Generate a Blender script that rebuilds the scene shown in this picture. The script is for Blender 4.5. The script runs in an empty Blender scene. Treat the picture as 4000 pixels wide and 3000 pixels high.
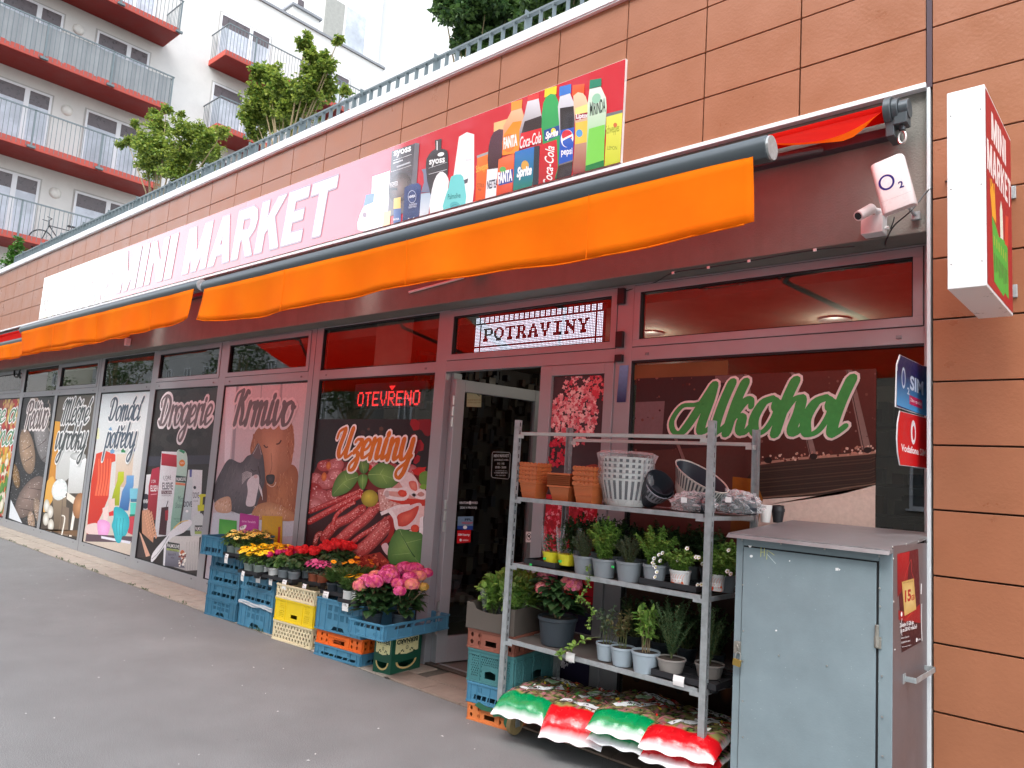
import bpy, bmesh, math, random
from mathutils import Vector, Matrix, Quaternion, noise
from mathutils.geometry import tessellate_polygon
rnd = random.Random(7)
sc = bpy.context.scene
COL = sc.collection
# ------------------------------------------------------------------ camera geometry (metres; X along the shop front, Y into it, Z up)
CAM = Vector((0.914, -4.022, 1.553))
def _rot(a, b, c):
    return Matrix.Rotation(a, 3, 'Z') @ Matrix.Rotation(b, 3, 'X') @ Matrix.Rotation(c, 3, 'Y')
RM = _rot(0.734864258, 0.11834561, -0.0653487926)
FPX = 2926.733
def ray(x, y): return RM @ Vector(((x-2000)/FPX, 1.0, -(y-1500)/FPX))
def onY(x, y, Y=0.2):
    d = ray(x, y); return CAM + d*((Y-CAM.y)/d.y)
def onX(x, y, X):
    d = ray(x, y); return CAM + d*((X-CAM.x)/d.x)
def onZ(x, y, Z=0.0):
    d = ray(x, y); return CAM + d*((Z-CAM.z)/d.z)
# ------------------------------------------------------------------ materials
MATS = {}
def mat(name, col=(.5,.5,.5), rough=.6, metal=0, var=.12, scale=6, bump=0, bscale=40, spec=.5, trans=0, coat=0, emit=None, estr=0, dirt=0, attr=False, alpha=1, stretch=None):
    if name in MATS: return MATS[name]
    m = bpy.data.materials.new(name); m.use_nodes = True; nt = m.node_tree; N = nt.nodes; L = nt.links
    b = N['Principled BSDF']; b.inputs['Roughness'].default_value = rough; b.inputs['Metallic'].default_value = metal
    b.inputs['Specular IOR Level'].default_value = spec; b.inputs['Coat Weight'].default_value = coat; b.inputs['Coat Roughness'].default_value = .08
    b.inputs['Alpha'].default_value = alpha
    tc = N.new('ShaderNodeTexCoord'); out = tc.outputs['Object']
    if stretch:
        mp = N.new('ShaderNodeMapping'); mp.inputs['Scale'].default_value = stretch; L.new(out, mp.inputs['Vector']); out = mp.outputs['Vector']
    if attr:
        a = N.new('ShaderNodeAttribute'); a.attribute_name = 'Col'; base = a.outputs['Color']
    else:
        rgb = N.new('ShaderNodeRGB'); rgb.outputs[0].default_value = (*col, 1); base = rgb.outputs[0]
    if var > 0:
        n = N.new('ShaderNodeTexNoise'); n.inputs['Scale'].default_value = scale; n.inputs['Detail'].default_value = 6; n.inputs['Roughness'].default_value = .65
        L.new(out, n.inputs['Vector'])
        mr = N.new('ShaderNodeMapRange'); mr.inputs['From Min'].default_value = .3; mr.inputs['From Max'].default_value = .7
        mr.inputs['To Min'].default_value = 1-var; mr.inputs['To Max'].default_value = 1+var; L.new(n.outputs['Fac'], mr.inputs['Value'])
        vm = N.new('ShaderNodeVectorMath'); vm.operation = 'SCALE'; L.new(base, vm.inputs[0]); L.new(mr.outputs[0], vm.inputs['Scale']); base = vm.outputs[0]
        ra = N.new('ShaderNodeMapRange'); ra.inputs['From Min'].default_value = .3; ra.inputs['From Max'].default_value = .7
        ra.inputs['To Min'].default_value = max(0.02, rough-.08); ra.inputs['To Max'].default_value = min(1, rough+.1)
        L.new(n.outputs['Fac'], ra.inputs['Value']); L.new(ra.outputs[0], b.inputs['Roughness'])
    if dirt:
        n2 = N.new('ShaderNodeTexNoise'); n2.inputs['Scale'].default_value = 1.7; n2.inputs['Detail'].default_value = 9; n2.inputs['Roughness'].default_value = .75
        L.new(out, n2.inputs['Vector']); cr = N.new('ShaderNodeMapRange'); cr.inputs['From Min'].default_value = .5; cr.inputs['From Max'].default_value = .72
        cr.inputs['To Min'].default_value = 0; cr.inputs['To Max'].default_value = dirt; L.new(n2.outputs['Fac'], cr.inputs['Value'])
        mx = N.new('ShaderNodeMix'); mx.data_type = 'RGBA'; L.new(cr.outputs[0], mx.inputs['Factor']); L.new(base, mx.inputs['A']); mx.inputs['B'].default_value = (.12,.11,.1,1)
        base = mx.outputs['Result']
    L.new(base, b.inputs['Base Color'])
    if trans: b.inputs['Transmission Weight'].default_value = trans
    if bump:
        n3 = N.new('ShaderNodeTexNoise'); n3.inputs['Scale'].default_value = bscale; n3.inputs['Detail'].default_value = 5
        L.new(out, n3.inputs['Vector']); bp = N.new('ShaderNodeBump'); bp.inputs['Strength'].default_value = bump; bp.inputs['Distance'].default_value = .01
        L.new(n3.outputs['Fac'], bp.inputs['Height']); L.new(bp.outputs[0], b.inputs['Normal'])
    if emit:
        b.inputs['Emission Color'].default_value = (*emit, 1); b.inputs['Emission Strength'].default_value = estr
    MATS[name] = m; return m
def glassmat(name, tint=(.55,.6,.6), ior=1.9, dirt=0.0, rough=0.0):
    m = bpy.data.materials.new(name); m.use_nodes = True; nt = m.node_tree; N = nt.nodes; L = nt.links
    N.remove(N['Principled BSDF']); o = N['Material Output']
    t = N.new('ShaderNodeBsdfTransparent'); t.inputs[0].default_value = (*tint, 1)
    g = N.new('ShaderNodeBsdfGlossy'); g.inputs['Roughness'].default_value = rough
    f = N.new('ShaderNodeFresnel'); f.inputs['IOR'].default_value = ior
    ge = N.new('ShaderNodeNewGeometry'); iv = N.new('ShaderNodeMath'); iv.operation = 'SUBTRACT'; iv.inputs[0].default_value = 1; L.new(ge.outputs['Backfacing'], iv.inputs[1])
    fm = N.new('ShaderNodeMath'); fm.operation = 'MULTIPLY'; L.new(f.outputs[0], fm.inputs[0]); L.new(iv.outputs[0], fm.inputs[1])
    nz = N.new('ShaderNodeTexNoise'); nz.inputs['Scale'].default_value = 1.1; tc = N.new('ShaderNodeTexCoord'); L.new(tc.outputs['Object'], nz.inputs['Vector'])
    bp = N.new('ShaderNodeBump'); bp.inputs['Strength'].default_value = .02; bp.inputs['Distance'].default_value = .05; L.new(nz.outputs['Fac'], bp.inputs['Height']); L.new(bp.outputs[0], g.inputs['Normal'])
    mx = N.new('ShaderNodeMixShader'); L.new(fm.outputs[0], mx.inputs[0]); L.new(t.outputs[0], mx.inputs[1]); L.new(g.outputs[0], mx.inputs[2]); L.new(mx.outputs[0], o.inputs[0])
    MATS[name] = m; return m
def foliage(name, c1, c2, c3=None, tl=.35, scale=30):
    if name in MATS: return MATS[name]
    m = bpy.data.materials.new(name); m.use_nodes = True; nt = m.node_tree; N = nt.nodes; L = nt.links
    b = N['Principled BSDF']; b.inputs['Roughness'].default_value = .5; o = N['Material Output']
    g = N.new('ShaderNodeNewGeometry'); rp = N.new('ShaderNodeValToRGB')
    rp.color_ramp.elements[0].color = (*c1, 1); rp.color_ramp.elements[1].color = (*c2, 1)
    if c3: e = rp.color_ramp.elements.new(.9); e.color = (*c3, 1); rp.color_ramp.elements[1].position = .8
    L.new(g.outputs['Random Per Island'], rp.inputs[0]); L.new(rp.outputs[0], b.inputs['Base Color'])
    t = N.new('ShaderNodeBsdfTranslucent'); L.new(rp.outputs[0], t.inputs[0]); mx = N.new('ShaderNodeMixShader'); mx.inputs[0].default_value = tl
    L.new(b.outputs[0], mx.inputs[1]); L.new(t.outputs[0], mx.inputs[2]); L.new(mx.outputs[0], o.inputs[0])
    MATS[name] = m; return m
def clearfilm(name, a=.25):
    if name in MATS: return MATS[name]
    m = bpy.data.materials.new(name); m.use_nodes = True; nt = m.node_tree; N = nt.nodes; L = nt.links
    b = N['Principled BSDF']; b.inputs['Base Color'].default_value = (.8,.82,.83,1); b.inputs['Roughness'].default_value = .12; o = N['Material Output']
    t = N.new('ShaderNodeBsdfTransparent'); f = N.new('ShaderNodeLayerWeight'); f.inputs[0].default_value = .35
    ad = N.new('ShaderNodeMath'); ad.operation = 'ADD'; ad.use_clamp = True; ad.inputs[1].default_value = a; L.new(f.outputs['Facing'], ad.inputs[0])
    ml = N.new('ShaderNodeMath'); ml.operation = 'MULTIPLY'; ml.inputs[1].default_value = .75; L.new(ad.outputs[0], ml.inputs[0])
    mx = N.new('ShaderNodeMixShader'); L.new(ml.outputs[0], mx.inputs[0]); L.new(t.outputs[0], mx.inputs[1]); L.new(b.outputs[0], mx.inputs[2]); L.new(mx.outputs[0], o.inputs[0])
    MATS[name] = m; return m
# ------------------------------------------------------------------ object helpers
def tag(o, label=None, cat=None, group=None, kind=None):
    if label: o['label'] = label
    if cat: o['category'] = cat
    if group: o['group'] = group
    if kind: o['kind'] = kind
    return o
def empty(name, loc=(0,0,0), label=None, cat=None, group=None, rz=0):
    o = bpy.data.objects.new(name, None); COL.objects.link(o); o.location = loc; o.rotation_euler = (0,0,rz); o.empty_display_size = .1
    return tag(o, label, cat, group)
def copy_tree(o, parent=None):
    c = o.copy(); COL.objects.link(c); c.parent = parent
    for ch in o.children[:]: copy_tree(ch, c)
    return c
def kids(o):
    return list(o.children)
class MB:
    def __init__(s): s.v = []; s.f = []; s.c = []; s.mi = []; s.cur = (1,1,1); s.m = 0
    def add(s, vs, fs, M=None, col=None):
        b = len(s.v)
        s.v += [tuple(M @ Vector(p)) for p in vs] if M else [tuple(p) for p in vs]
        for f in fs: s.f.append(tuple(b+i for i in f)); s.c.append(col or s.cur); s.mi.append(s.m)
        return s
    def box(s, x0, x1, y0, y1, z0, z1, M=None, col=None):
        vs = [(x,y,z) for z in (z0,z1) for y in (y0,y1) for x in (x0,x1)]
        return s.add(vs, [(0,2,3,1),(4,5,7,6),(0,1,5,4),(2,6,7,3),(0,4,6,2),(1,3,7,5)], M, col)
    def quad(s, a, b, c, d, col=None): return s.add([a,b,c,d], [(0,1,2,3)], None, col)
    def poly(s, pts, col=None): return s.add(pts, [tuple(range(len(pts)))], None, col)
    def tube(s, pts, r, n=8, closed=False, M=None, col=None, caps=True):
        pts = [Vector(p) for p in pts]; k = len(pts); rs = r if isinstance(r, (list,tuple)) else [r]*k
        vs = []; fs = []; up = None
        for i, p in enumerate(pts):
            a = pts[(i-1) % k] if (closed or i > 0) else p; b = pts[(i+1) % k] if (closed or i < k-1) else p
            t = (b-a); t = t.normalized() if t.length > 1e-9 else Vector((0,0,1))
            if up is None: up = Vector((0,0,1)) if abs(t.z) < .9 else Vector((1,0,0))
            u = t.cross(up); u = u.normalized() if u.length > 1e-6 else t.orthogonal().normalized()
            w = u.cross(t).normalized(); up = w
            for j in range(n):
                an = 2*math.pi*j/n; vs.append(p + (u*math.cos(an)+w*math.sin(an))*rs[i])
        for i in range(k if closed else k-1):
            for j in range(n):
                fs.append((i*n+j, i*n+(j+1) % n, ((i+1) % k)*n+(j+1) % n, ((i+1) % k)*n+j))
        if caps and not closed: fs += [tuple(range(n))[::-1], tuple((k-1)*n+j for j in range(n))]
        return s.add(vs, fs, M, col)
    def lathe(s, prof, n=20, M=None, col=None, sx=1, sy=1, wob=None, cap=True):
        vs = []; fs = []; k = len(prof)
        for i, (r, z) in enumerate(prof):
            for j in range(n):
                an = 2*math.pi*j/n; q = r*(wob(an, i) if wob else 1); vs.append((q*math.cos(an)*sx, q*math.sin(an)*sy, z))
        for i in range(k-1):
            for j in range(n): fs.append((i*n+j, i*n+(j+1) % n, (i+1)*n+(j+1) % n, (i+1)*n+j))
        if prof[0][0] > 1e-4: fs.append(tuple(range(n))[::-1])
        if cap and prof[-1][0] > 1e-4: fs.append(tuple((k-1)*n+j for j in range(n)))
        return s.add(vs, fs, M, col)
    def prism(s, pts2, d0, d1, fn, col=None):
        # pts2: 2-D outline; fn(u,v,d) -> 3-D; extruded between depths d0 and d1
        n = len(pts2); vs = [fn(u,v,d0) for u,v in pts2]+[fn(u,v,d1) for u,v in pts2]
        tr = tessellate_polygon([[Vector((u,v,0)) for u,v in pts2]])
        fs = [tuple(t) for t in tr]+[tuple(i+n for i in t[::-1]) for t in tr]+[(i,(i+1)%n,(i+1)%n+n,i+n) for i in range(n)]
        return s.add(vs, fs, None, col)
    def build(s, name, m, parent=None, smooth=False, bevel=0, attr=False, loc=None, fixn=True):
        me = bpy.data.meshes.new(name); me.from_pydata(s.v, [], s.f)
        ms = m if isinstance(m, (list,tuple)) else [m]
        for q in ms: me.materials.append(q)
        if len(ms) > 1:
            for p, i in zip(me.polygons, s.mi): p.material_index = i
        if attr:
            ca = me.color_attributes.new('Col', 'FLOAT_COLOR', 'CORNER')
            arr = []
            for p, c in zip(me.polygons, s.c):
                for k in range(p.loop_total):
                    cc = c[k] if isinstance(c[0], (tuple,list)) else c
                    arr += [cc[0],cc[1],cc[2],1]
            ca.data.foreach_set('color', arr)
        if fixn:
            bm = bmesh.new(); bm.from_mesh(me); bmesh.ops.recalc_face_normals(bm, faces=bm.faces); bm.to_mesh(me); bm.free()
        if smooth:
            me.polygons.foreach_set('use_smooth', [True]*len(me.polygons)); 
            try: me.set_sharp_from_angle(angle=math.radians(40))
            except Exception: pass
        me.update()
        o = bpy.data.objects.new(name, me); COL.objects.link(o)
        if parent: o.parent = parent
        if loc is not None: o.location = loc
        if bevel:
            md = o.modifiers.new('Bevel', 'BEVEL'); md.width = bevel; md.segments = 2; md.limit_method = 'ANGLE'; md.angle_limit = math.radians(50)
        return o
def top(o, label, cat, group=None, kind=None): return tag(o, label, cat, group, kind)
def TRS(loc=(0,0,0), rz=0, rx=0, ry=0, s=(1,1,1)):
    return Matrix.Translation(loc) @ Matrix.Rotation(rz,4,'Z') @ Matrix.Rotation(ry,4,'Y') @ Matrix.Rotation(rx,4,'X') @ Matrix.Diagonal((*s,1))
# ------------------------------------------------------------------ flat prints (posters, labels, lettering): thin stacked vinyl shapes on a plane
def srgb(r, g, b):
    f = lambda c: (c/255/12.92) if c/255 <= .04045 else ((c/255+.055)/1.055)**2.4
    return (f(r), f(g), f(b))
def catmull(pts, n=5, closed=True):
    out = []; k = len(pts)
    rng = range(k) if closed else range(k-1)
    for i in rng:
        g = lambda j: pts[j % k] if closed else pts[min(max(j,0),k-1)]
        p0,p1,p2,p3 = g(i-1),g(i),g(i+1),g(i+2)
        for q in range(n):
            t = q/n
            out.append(tuple(.5*((2*p1[d])+(-p0[d]+p2[d])*t+(2*p0[d]-5*p1[d]+4*p2[d]-p3[d])*t*t+(-p0[d]+3*p1[d]-3*p2[d]+p3[d])*t**3) for d in (0,1)))
    if not closed: out.append(tuple(pts[-1][:2]))
    return out
class Print:
    """Shapes given in source coordinates, carried by map() onto the print's own plane."""
    def __init__(s, O, U, V, mp=None, eps=.000012, start=.0003):
        s.O = Vector(O); s.U = Vector(U).normalized(); s.V = Vector(V).normalized(); s.N = s.U.cross(s.V).normalized()
        s.mb = MB(); s.d = start; s.eps = eps; s.mp = mp; s.clip = None
    def P(s, u, v):
        if s.mp: u, v = s.mp(u, v)
        if s.clip:
            a,b,c,d = s.clip; u = min(max(u,a),b); v = min(max(v,c),d)
        return s.O + s.U*u + s.V*v + s.N*s.d
    def poly(s, pts, col, sm=0, fan=None, vgrad=None):
        if sm: pts = catmull(pts, sm)
        p3 = [s.P(*p) for p in pts]
        if fan:
            cx = sum(p[0] for p in pts)/len(pts); cy = sum(p[1] for p in pts)/len(pts)
            if len(fan) > 3: cx += fan[3]; cy += fan[4]
            p3.append(s.P(cx, cy)); n = len(pts); fs = [(i,(i+1)%n,n) for i in range(n)]
            b = len(s.mb.v); s.mb.v += [tuple(p) for p in p3]
            for f in fs: s.mb.f.append(tuple(b+i for i in f)); s.mb.c.append([col,col,fan[:3]]); s.mb.mi.append(0)
        else:
            tr = tessellate_polygon([[Vector((p[0],p[1],0)) for p in pts]])
            b = len(s.mb.v); s.mb.v += [tuple(p) for p in p3]
            ys = [p[1] for p in pts]; y0, y1 = min(ys), max(ys)
            for t in tr:
                s.mb.f.append(tuple(b+i for i in t))
                if vgrad: s.mb.c.append([tuple(col[k]+(vgrad[k]-col[k])*((pts[i][1]-y0)/max(y1-y0,1e-9)) for k in range(3)) for i in t])
                else: s.mb.c.append(col)
                s.mb.mi.append(0)
        s.d += s.eps
        return s
    def ell(s, cx, cy, rx, ry, col, ang=0, n=20, fan=None):
        ca, sa = math.cos(ang), math.sin(ang)
        return s.poly([(cx+rx*math.cos(t)*ca-ry*math.sin(t)*sa, cy+rx*math.cos(t)*sa+ry*math.sin(t)*ca) for t in [2*math.pi*i/n for i in range(n)]], col, fan=fan)
    def rect(s, x0, y0, x1, y1, col, vgrad=None): return s.poly([(x0,y0),(x1,y0),(x1,y1),(x0,y1)], col, vgrad=vgrad)
    def stroke(s, pts, w, col, sm=4):
        if sm: pts = catmull(pts, sm, closed=False)
        n = len(pts); ws = [w]*n if not isinstance(w,(list,tuple)) else [w[0]+(w[1]-w[0])*i/(n-1) for i in range(n)]
        Lf = []; Rt = []
        for i, p in enumerate(pts):
            a = pts[max(i-1,0)]; b = pts[min(i+1,n-1)]; dx, dy = b[0]-a[0], b[1]-a[1]; l = math.hypot(dx,dy) or 1
            Lf.append((p[0]-dy/l*ws[i]/2, p[1]+dx/l*ws[i]/2)); Rt.append((p[0]+dy/l*ws[i]/2, p[1]-dx/l*ws[i]/2))
        for i in range(n-1):
            b = len(s.mb.v); s.mb.v += [tuple(s.P(*q)) for q in (Lf[i],Lf[i+1],Rt[i+1],Rt[i])]; s.mb.f.append((b,b+1,b+2,b+3)); s.mb.c.append(col); s.mb.mi.append(0)
        s.d += s.eps; return s
    def text(s, txt, x0, y0, x1, y1, col, skew=0, bold=0, sx=None, shear=0, rot=0, M=None, flip=False):
        """text stretched to the box x0..x1, y0 (baseline/bottom) .. y1 (top) in source coordinates"""
        vs, fs = textmesh(txt, bold, shear)
        a = min(v[0] for v in vs); b_ = max(v[0] for v in vs); c = min(v[1] for v in vs); d = max(v[1] for v in vs)
        base = len(s.mb.v)
        for v in vs:
            t = (v[0]-a)/(b_-a); q = (v[1]-c)/(d-c)
            if flip: t, q = 1-t, 1-q
            x = x0+(x1-x0)*t; y = y0+(y1-y0)*q + skew*t
            if M: x, y = M(t, q)
            s.mb.v.append(tuple(s.P(x, y)))
        for f in fs: s.mb.f.append(tuple(base+i for i in f)); s.mb.c.append(col); s.mb.mi.append(0)
        s.d += s.eps; return s
    def build(s, name, parent=None, m=None):
        return s.mb.build(name, m or PRINT, parent, attr=True, fixn=False)
_TX = {}
def textmesh(txt, bold=0, shear=0):
    k = (txt, bold, shear)
    if k not in _TX:
        cu = bpy.data.curves.new('t', 'FONT'); cu.body = txt; cu.offset = bold; cu.shear = shear; cu.resolution_u = 3
        o = bpy.data.objects.new('t', cu); COL.objects.link(o); dg = bpy.context.evaluated_depsgraph_get(); dg.update()
        me = bpy.data.meshes.new_from_object(o.evaluated_get(dg))
        _TX[k] = ([tuple(v.co) for v in me.vertices], [tuple(p.vertices) for p in me.polygons])
        bpy.data.objects.remove(o); bpy.data.curves.remove(cu); bpy.data.meshes.remove(me)
    return _TX[k]
PRINT = mat('printed_vinyl', attr=True, rough=.45, var=.10, scale=45, coat=.03, spec=.35)
GLOSSPRINT = mat('glossy_board_print', attr=True, rough=.12, var=.02, scale=8, coat=1.0, spec=.8)
GLOSSPRINT.node_tree.nodes['Principled BSDF'].inputs['Coat IOR'].default_value = 2.0
GLOSSPRINT.node_tree.nodes['Principled BSDF'].inputs['Coat Roughness'].default_value = .05
def Zm(ox, oy, s): return lambda a, b: (ox+a*s, oy+b*s)
def facade_print(zoom, Y, eps=.000012, start=.0003):
    """print on the plane Y=const, coordinates measured in a zoomed photo frame"""
    def mp(a, b):
        p = onY(*zoom(a, b), Y); return p.x, p.z
    return Print((0, Y, 0), (1,0,0), (0,0,1), mp, eps, start)
# ------------------------------------------------------------------ palette
M_CLAD = mat('terracotta_fibre_cement', (.33,.13,.065), rough=.34, var=.07, scale=3, bump=.12, bscale=60, spec=.5)
M_JOINT = mat('dark_joint', (.05,.02,.012), rough=.9, var=0)
M_COPING = mat('white_coated_metal', (.78,.8,.82), rough=.35, metal=.0, var=.04, scale=1.5)
M_CONC = mat('grey_concrete', (.22,.21,.185), rough=.85, var=.14, scale=3, bump=.3, bscale=90)
M_ALU = mat('silver_grey_aluminium', (.38,.39,.41), rough=.42, metal=.35, var=.05, scale=3)
M_SEAM = mat('dark_gasket', (.015,.015,.017), rough=.6, var=0)
M_GALV = mat('galvanised_steel', (.42,.46,.47), rough=.48, metal=.55, var=.2, scale=22)
M_RAIL = mat('grey_painted_steel', (.15,.185,.195), rough=.45, metal=.2, var=.08, scale=5)
M_ANTH = mat('anthracite_powder_coat', (.075,.09,.10), rough=.36, metal=.3, var=.0)
M_WHITE = mat('white_plastic', (.78,.78,.77), rough=.38, var=.04)
M_BLACK = mat('black_plastic', (.018,.019,.022), rough=.42, var=.15)
M_DARK = mat('dark_interior', (.05,.045,.045), rough=.8, var=.3, scale=4)
M_STEEL = mat('bare_steel', (.5,.5,.48), rough=.35, metal=.9, var=.1)
M_GLASS = glassmat('window_glass', (.72,.74,.74), 2.1)
M_ASPH = mat('asphalt', (.178,.182,.18), rough=.82, var=.09, scale=2.2, bump=.35, bscale=160, spec=.35)
M_PAVE = mat('sand_concrete_paver', (.34,.30,.25), rough=.85, var=.16, scale=9, bump=.3, bscale=120)
# ------------------------------------------------------------------ ground
g = MB(); g.quad((-90,-60,0),(40,-60,0),(40,-.3,0),(-90,-.3,0)); 
ground = g.build('asphalt_pavement', M_ASPH); tag(ground, kind='structure')
# asphalt detail: speckle + patches
nt = M_ASPH.node_tree; N = nt.nodes; L = nt.links; B = N['Principled BSDF']
base = B.inputs['Base Color'].links[0].from_socket
tc = N.new('ShaderNodeTexCoord'); n1 = N.new('ShaderNodeTexNoise'); n1.inputs['Scale'].default_value = 210; n1.inputs['Detail'].default_value = 2; L.new(tc.outputs['Object'], n1.inputs['Vector'])
n2 = N.new('ShaderNodeTexNoise'); n2.inputs['Scale'].default_value = .9; n2.inputs['Detail'].default_value = 8; n2.inputs['Roughness'].default_value = .7; L.new(tc.outputs['Object'], n2.inputs['Vector'])
r1 = N.new('ShaderNodeMapRange'); r1.inputs['From Min'].default_value = .25; r1.inputs['From Max'].default_value = .75; r1.inputs['To Min'].default_value = .45; r1.inputs['To Max'].default_value = 1.55; L.new(n1.outputs['Fac'], r1.inputs['Value'])
r2 = N.new('ShaderNodeMapRange'); r2.inputs['From Min'].default_value = .35; r2.inputs['From Max'].default_value = .65; r2.inputs['To Min'].default_value = .9; r2.inputs['To Max'].default_value = 1.06; L.new(n2.outputs['Fac'], r2.inputs['Value'])
mu = N.new('ShaderNodeMath'); mu.operation = 'MULTIPLY'; L.new(r1.outputs[0], mu.inputs[0]); L.new(r2.outputs[0], mu.inputs[1])
vm = N.new('ShaderNodeVectorMath'); vm.operation = 'SCALE'; L.new(base, vm.inputs[0]); L.new(mu.outputs[0], vm.inputs['Scale'])
v2 = N.new('ShaderNodeTexVoronoi'); v2.inputs['Scale'].default_value = 5; L.new(tc.outputs['Object'], v2.inputs['Vector'])   # pale chewing-gum spots
lt = N.new('ShaderNodeMapRange'); lt.inputs['From Min'].default_value = .055; lt.inputs['From Max'].default_value = .035; L.new(v2.outputs['Distance'], lt.inputs['Value'])
sp = N.new('ShaderNodeMath'); sp.operation = 'MULTIPLY'; L.new(lt.outputs[0], sp.inputs[0]); gt = N.new('ShaderNodeMath'); gt.operation = 'GREATER_THAN'; gt.inputs[1].default_value = .62
sx = N.new('ShaderNodeSeparateColor'); L.new(v2.outputs['Color'], sx.inputs[0]); L.new(sx.outputs[0], gt.inputs[0]); L.new(gt.outputs[0], sp.inputs[1])
sp2 = N.new('ShaderNodeMath'); sp2.operation = 'MULTIPLY'; sp2.inputs[1].default_value = .45; L.new(sp.outputs[0], sp2.inputs[0])
mx = N.new('ShaderNodeMix'); mx.data_type = 'RGBA'; L.new(sp2.outputs[0], mx.inputs['Factor']); L.new(vm.outputs[0], mx.inputs['A']); mx.inputs['B'].default_value = (.09,.09,.085,1)
L.new(mx.outputs['Result'], B.inputs['Base Color'])
# paver strip along the shop front (real units with joints)
pv = MB(); bed = MB(); bed.box(-60,3,-.29,.24,-.08,-.006)
x = -60.0; i = 0
while x < -3.55:
    for (a, b) in ((-.28,-.02),(-.012,.2)):
        dz = rnd.uniform(-.0015,.002)
        pv.box(x+.004, x+.176, a, b-.004, -.04, .004+dz)
    x += .18
bed.build('paver_bedding', mat('joint_sand',(.1,.09,.075),rough=.95,var=.3,scale=40)); bpy.data.objects['paver_bedding']['kind'] = 'structure'
o = pv.build('paving_strip', M_PAVE, bevel=.003); tag(o, kind='structure')
tl = MB()
for k in range(9):
    for (a, b) in ((-.28,-.045),(-.04,.2)):
        x0 = -3.55+k*.4+(.2 if a == -.04 else 0); tl.box(x0+.003, x0+.397, a, b-.003, -.04, .006)
o = tl.build('threshold_paving', mat('brown_clay_tile', (.24,.185,.15), rough=.8, var=.15, scale=8, bump=.2, bscale=80), bevel=.002); tag(o, kind='structure')
# ------------------------------------------------------------------ the shop building
shop = empty('shop_building', (0,.2,0), 'single-storey shop front with terracotta panels above grey framed shop windows', 'building')
def sp_(o): o.location = Vector(o.location)-Vector(shop.location); return o
def SB(mb, name, m, **k): return sp_(mb.build(name, m, shop, **k))
ROW = lambda r: 4.562-.305*r
JX = [(n-27.09)*.6 for n in range(-70, 28)]
cl = MB()
gp = .0045
def panel(x0,x1,z0,z1): cl.box(x0+gp, x1-gp, -.012+rnd.uniform(-.0008,.0008), .02, z0+gp, z1-gp)
for r in range(-1, 3):
    z1, z0 = ROW(r), ROW(r+1)
    if r == 2: z0 = 3.658-gp
    for a, b in zip(JX[:-1], JX[1:]): panel(a, b if b < -.1 else -.004, z0, z1)
cl2 = MB(); cl, keep = cl2, cl
for r in range(-1, 15):
    z1, z0 = ROW(r), max(ROW(r+1), 0.0)
    for a, b in ((.018,1.8),(1.8,3.6)): panel(a, b, z0, z1)
cl = keep
SB(keep, 'cladding', M_CLAD, bevel=.0015); SB(cl2, 'side_cladding', M_CLAD, bevel=.0015)
b = MB(); b.box(-59,3.6,.0205,.12,3.66,4.86); b.box(.006,3.6,.021,4,.0,4.86); SB(b, 'backing_wall', M_JOINT)
b = MB(); b.box(-59,3.7,-.05,.34,4.868,4.955); b.box(-59,3.7,-.042,.35,4.8555,4.868)
x=-58
b2 = MB()
while x < 3: b2.box(x,x+.006,-.0515,-.05,4.868,4.955); x += 2.0
SB(b, 'coping', M_COPING, bevel=.003); SB(b2, 'coping_joint', mat('joint_grey',(.4,.42,.44)))
b = MB(); b.box(-59,-.006,-.03,.02,3.63,3.657); SB(b, 'drip_edge', M_COPING, bevel=.002)
b = MB(); b.box(-.004,.012,-.02,.24,0,3.63); SB(b, 'corner_trim', mat('trim_grey_white',(.62,.66,.68),rough=.35,var=.03), bevel=.002)
b = MB(); b.box(-.004,.02,-.0165,.02,3.63,4.86); SB(b, 'corner_joint', mat('violet_grey_joint',(.06,.035,.05),var=0))
b = MB(); b.box(-59,-.006,.012,.42,2.885,3.64); SB(b, 'concrete_beam', M_CONC, bevel=.006)
# water stains on the beam come from a streaky darkening of its own
nt = M_CONC.node_tree; N = nt.nodes; L = nt.links; B = N['Principled BSDF']; base = B.inputs['Base Color'].links[0].from_socket
tc = N.new('ShaderNodeTexCoord'); mp = N.new('ShaderNodeMapping'); mp.inputs['Scale'].default_value = (14,14,1.3); L.new(tc.outputs['Object'], mp.inputs[0])
nz = N.new('ShaderNodeTexNoise'); nz.inputs['Scale'].default_value = 1; nz.inputs['Detail'].default_value = 6; L.new(mp.outputs[0], nz.inputs['Vector'])
mr = N.new('ShaderNodeMapRange'); mr.inputs['From Min'].default_value = .55; mr.inputs['From Max'].default_value = .75; mr.inputs['To Max'].default_value = .22; L.new(nz.outputs['Fac'], mr.inputs['Value'])
mx = N.new('ShaderNodeMix'); mx.data_type = 'RGBA'; L.new(mr.outputs[0], mx.inputs['Factor']); L.new(base, mx.inputs['A']); mx.inputs['B'].default_value = (.13,.12,.1,1); L.new(mx.outputs['Result'], B.inputs['Base Color'])
# interior
b = MB(); b.box(-59,.0,5.0,5.1,0,3.2); b.box(-59,0,.42,5.1,2.8,2.9); b.box(-59.1,-59,.4,5.1,0,3.2); SB(b, 'interior_wall', mat('interior_cream',(.42,.38,.30),rough=.8))
b = MB(); b.box(-59,0,.24,5.1,-.03,.008); SB(b, 'interior_floor', mat('interior_floor_tile',(.16,.14,.12),rough=.5))
b = MB(); b.box(-59,3.6,.35,12,4.3,4.84); SB(b, 'roof_deck', mat('roof_grey',(.25,.26,.25),rough=.9))
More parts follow.
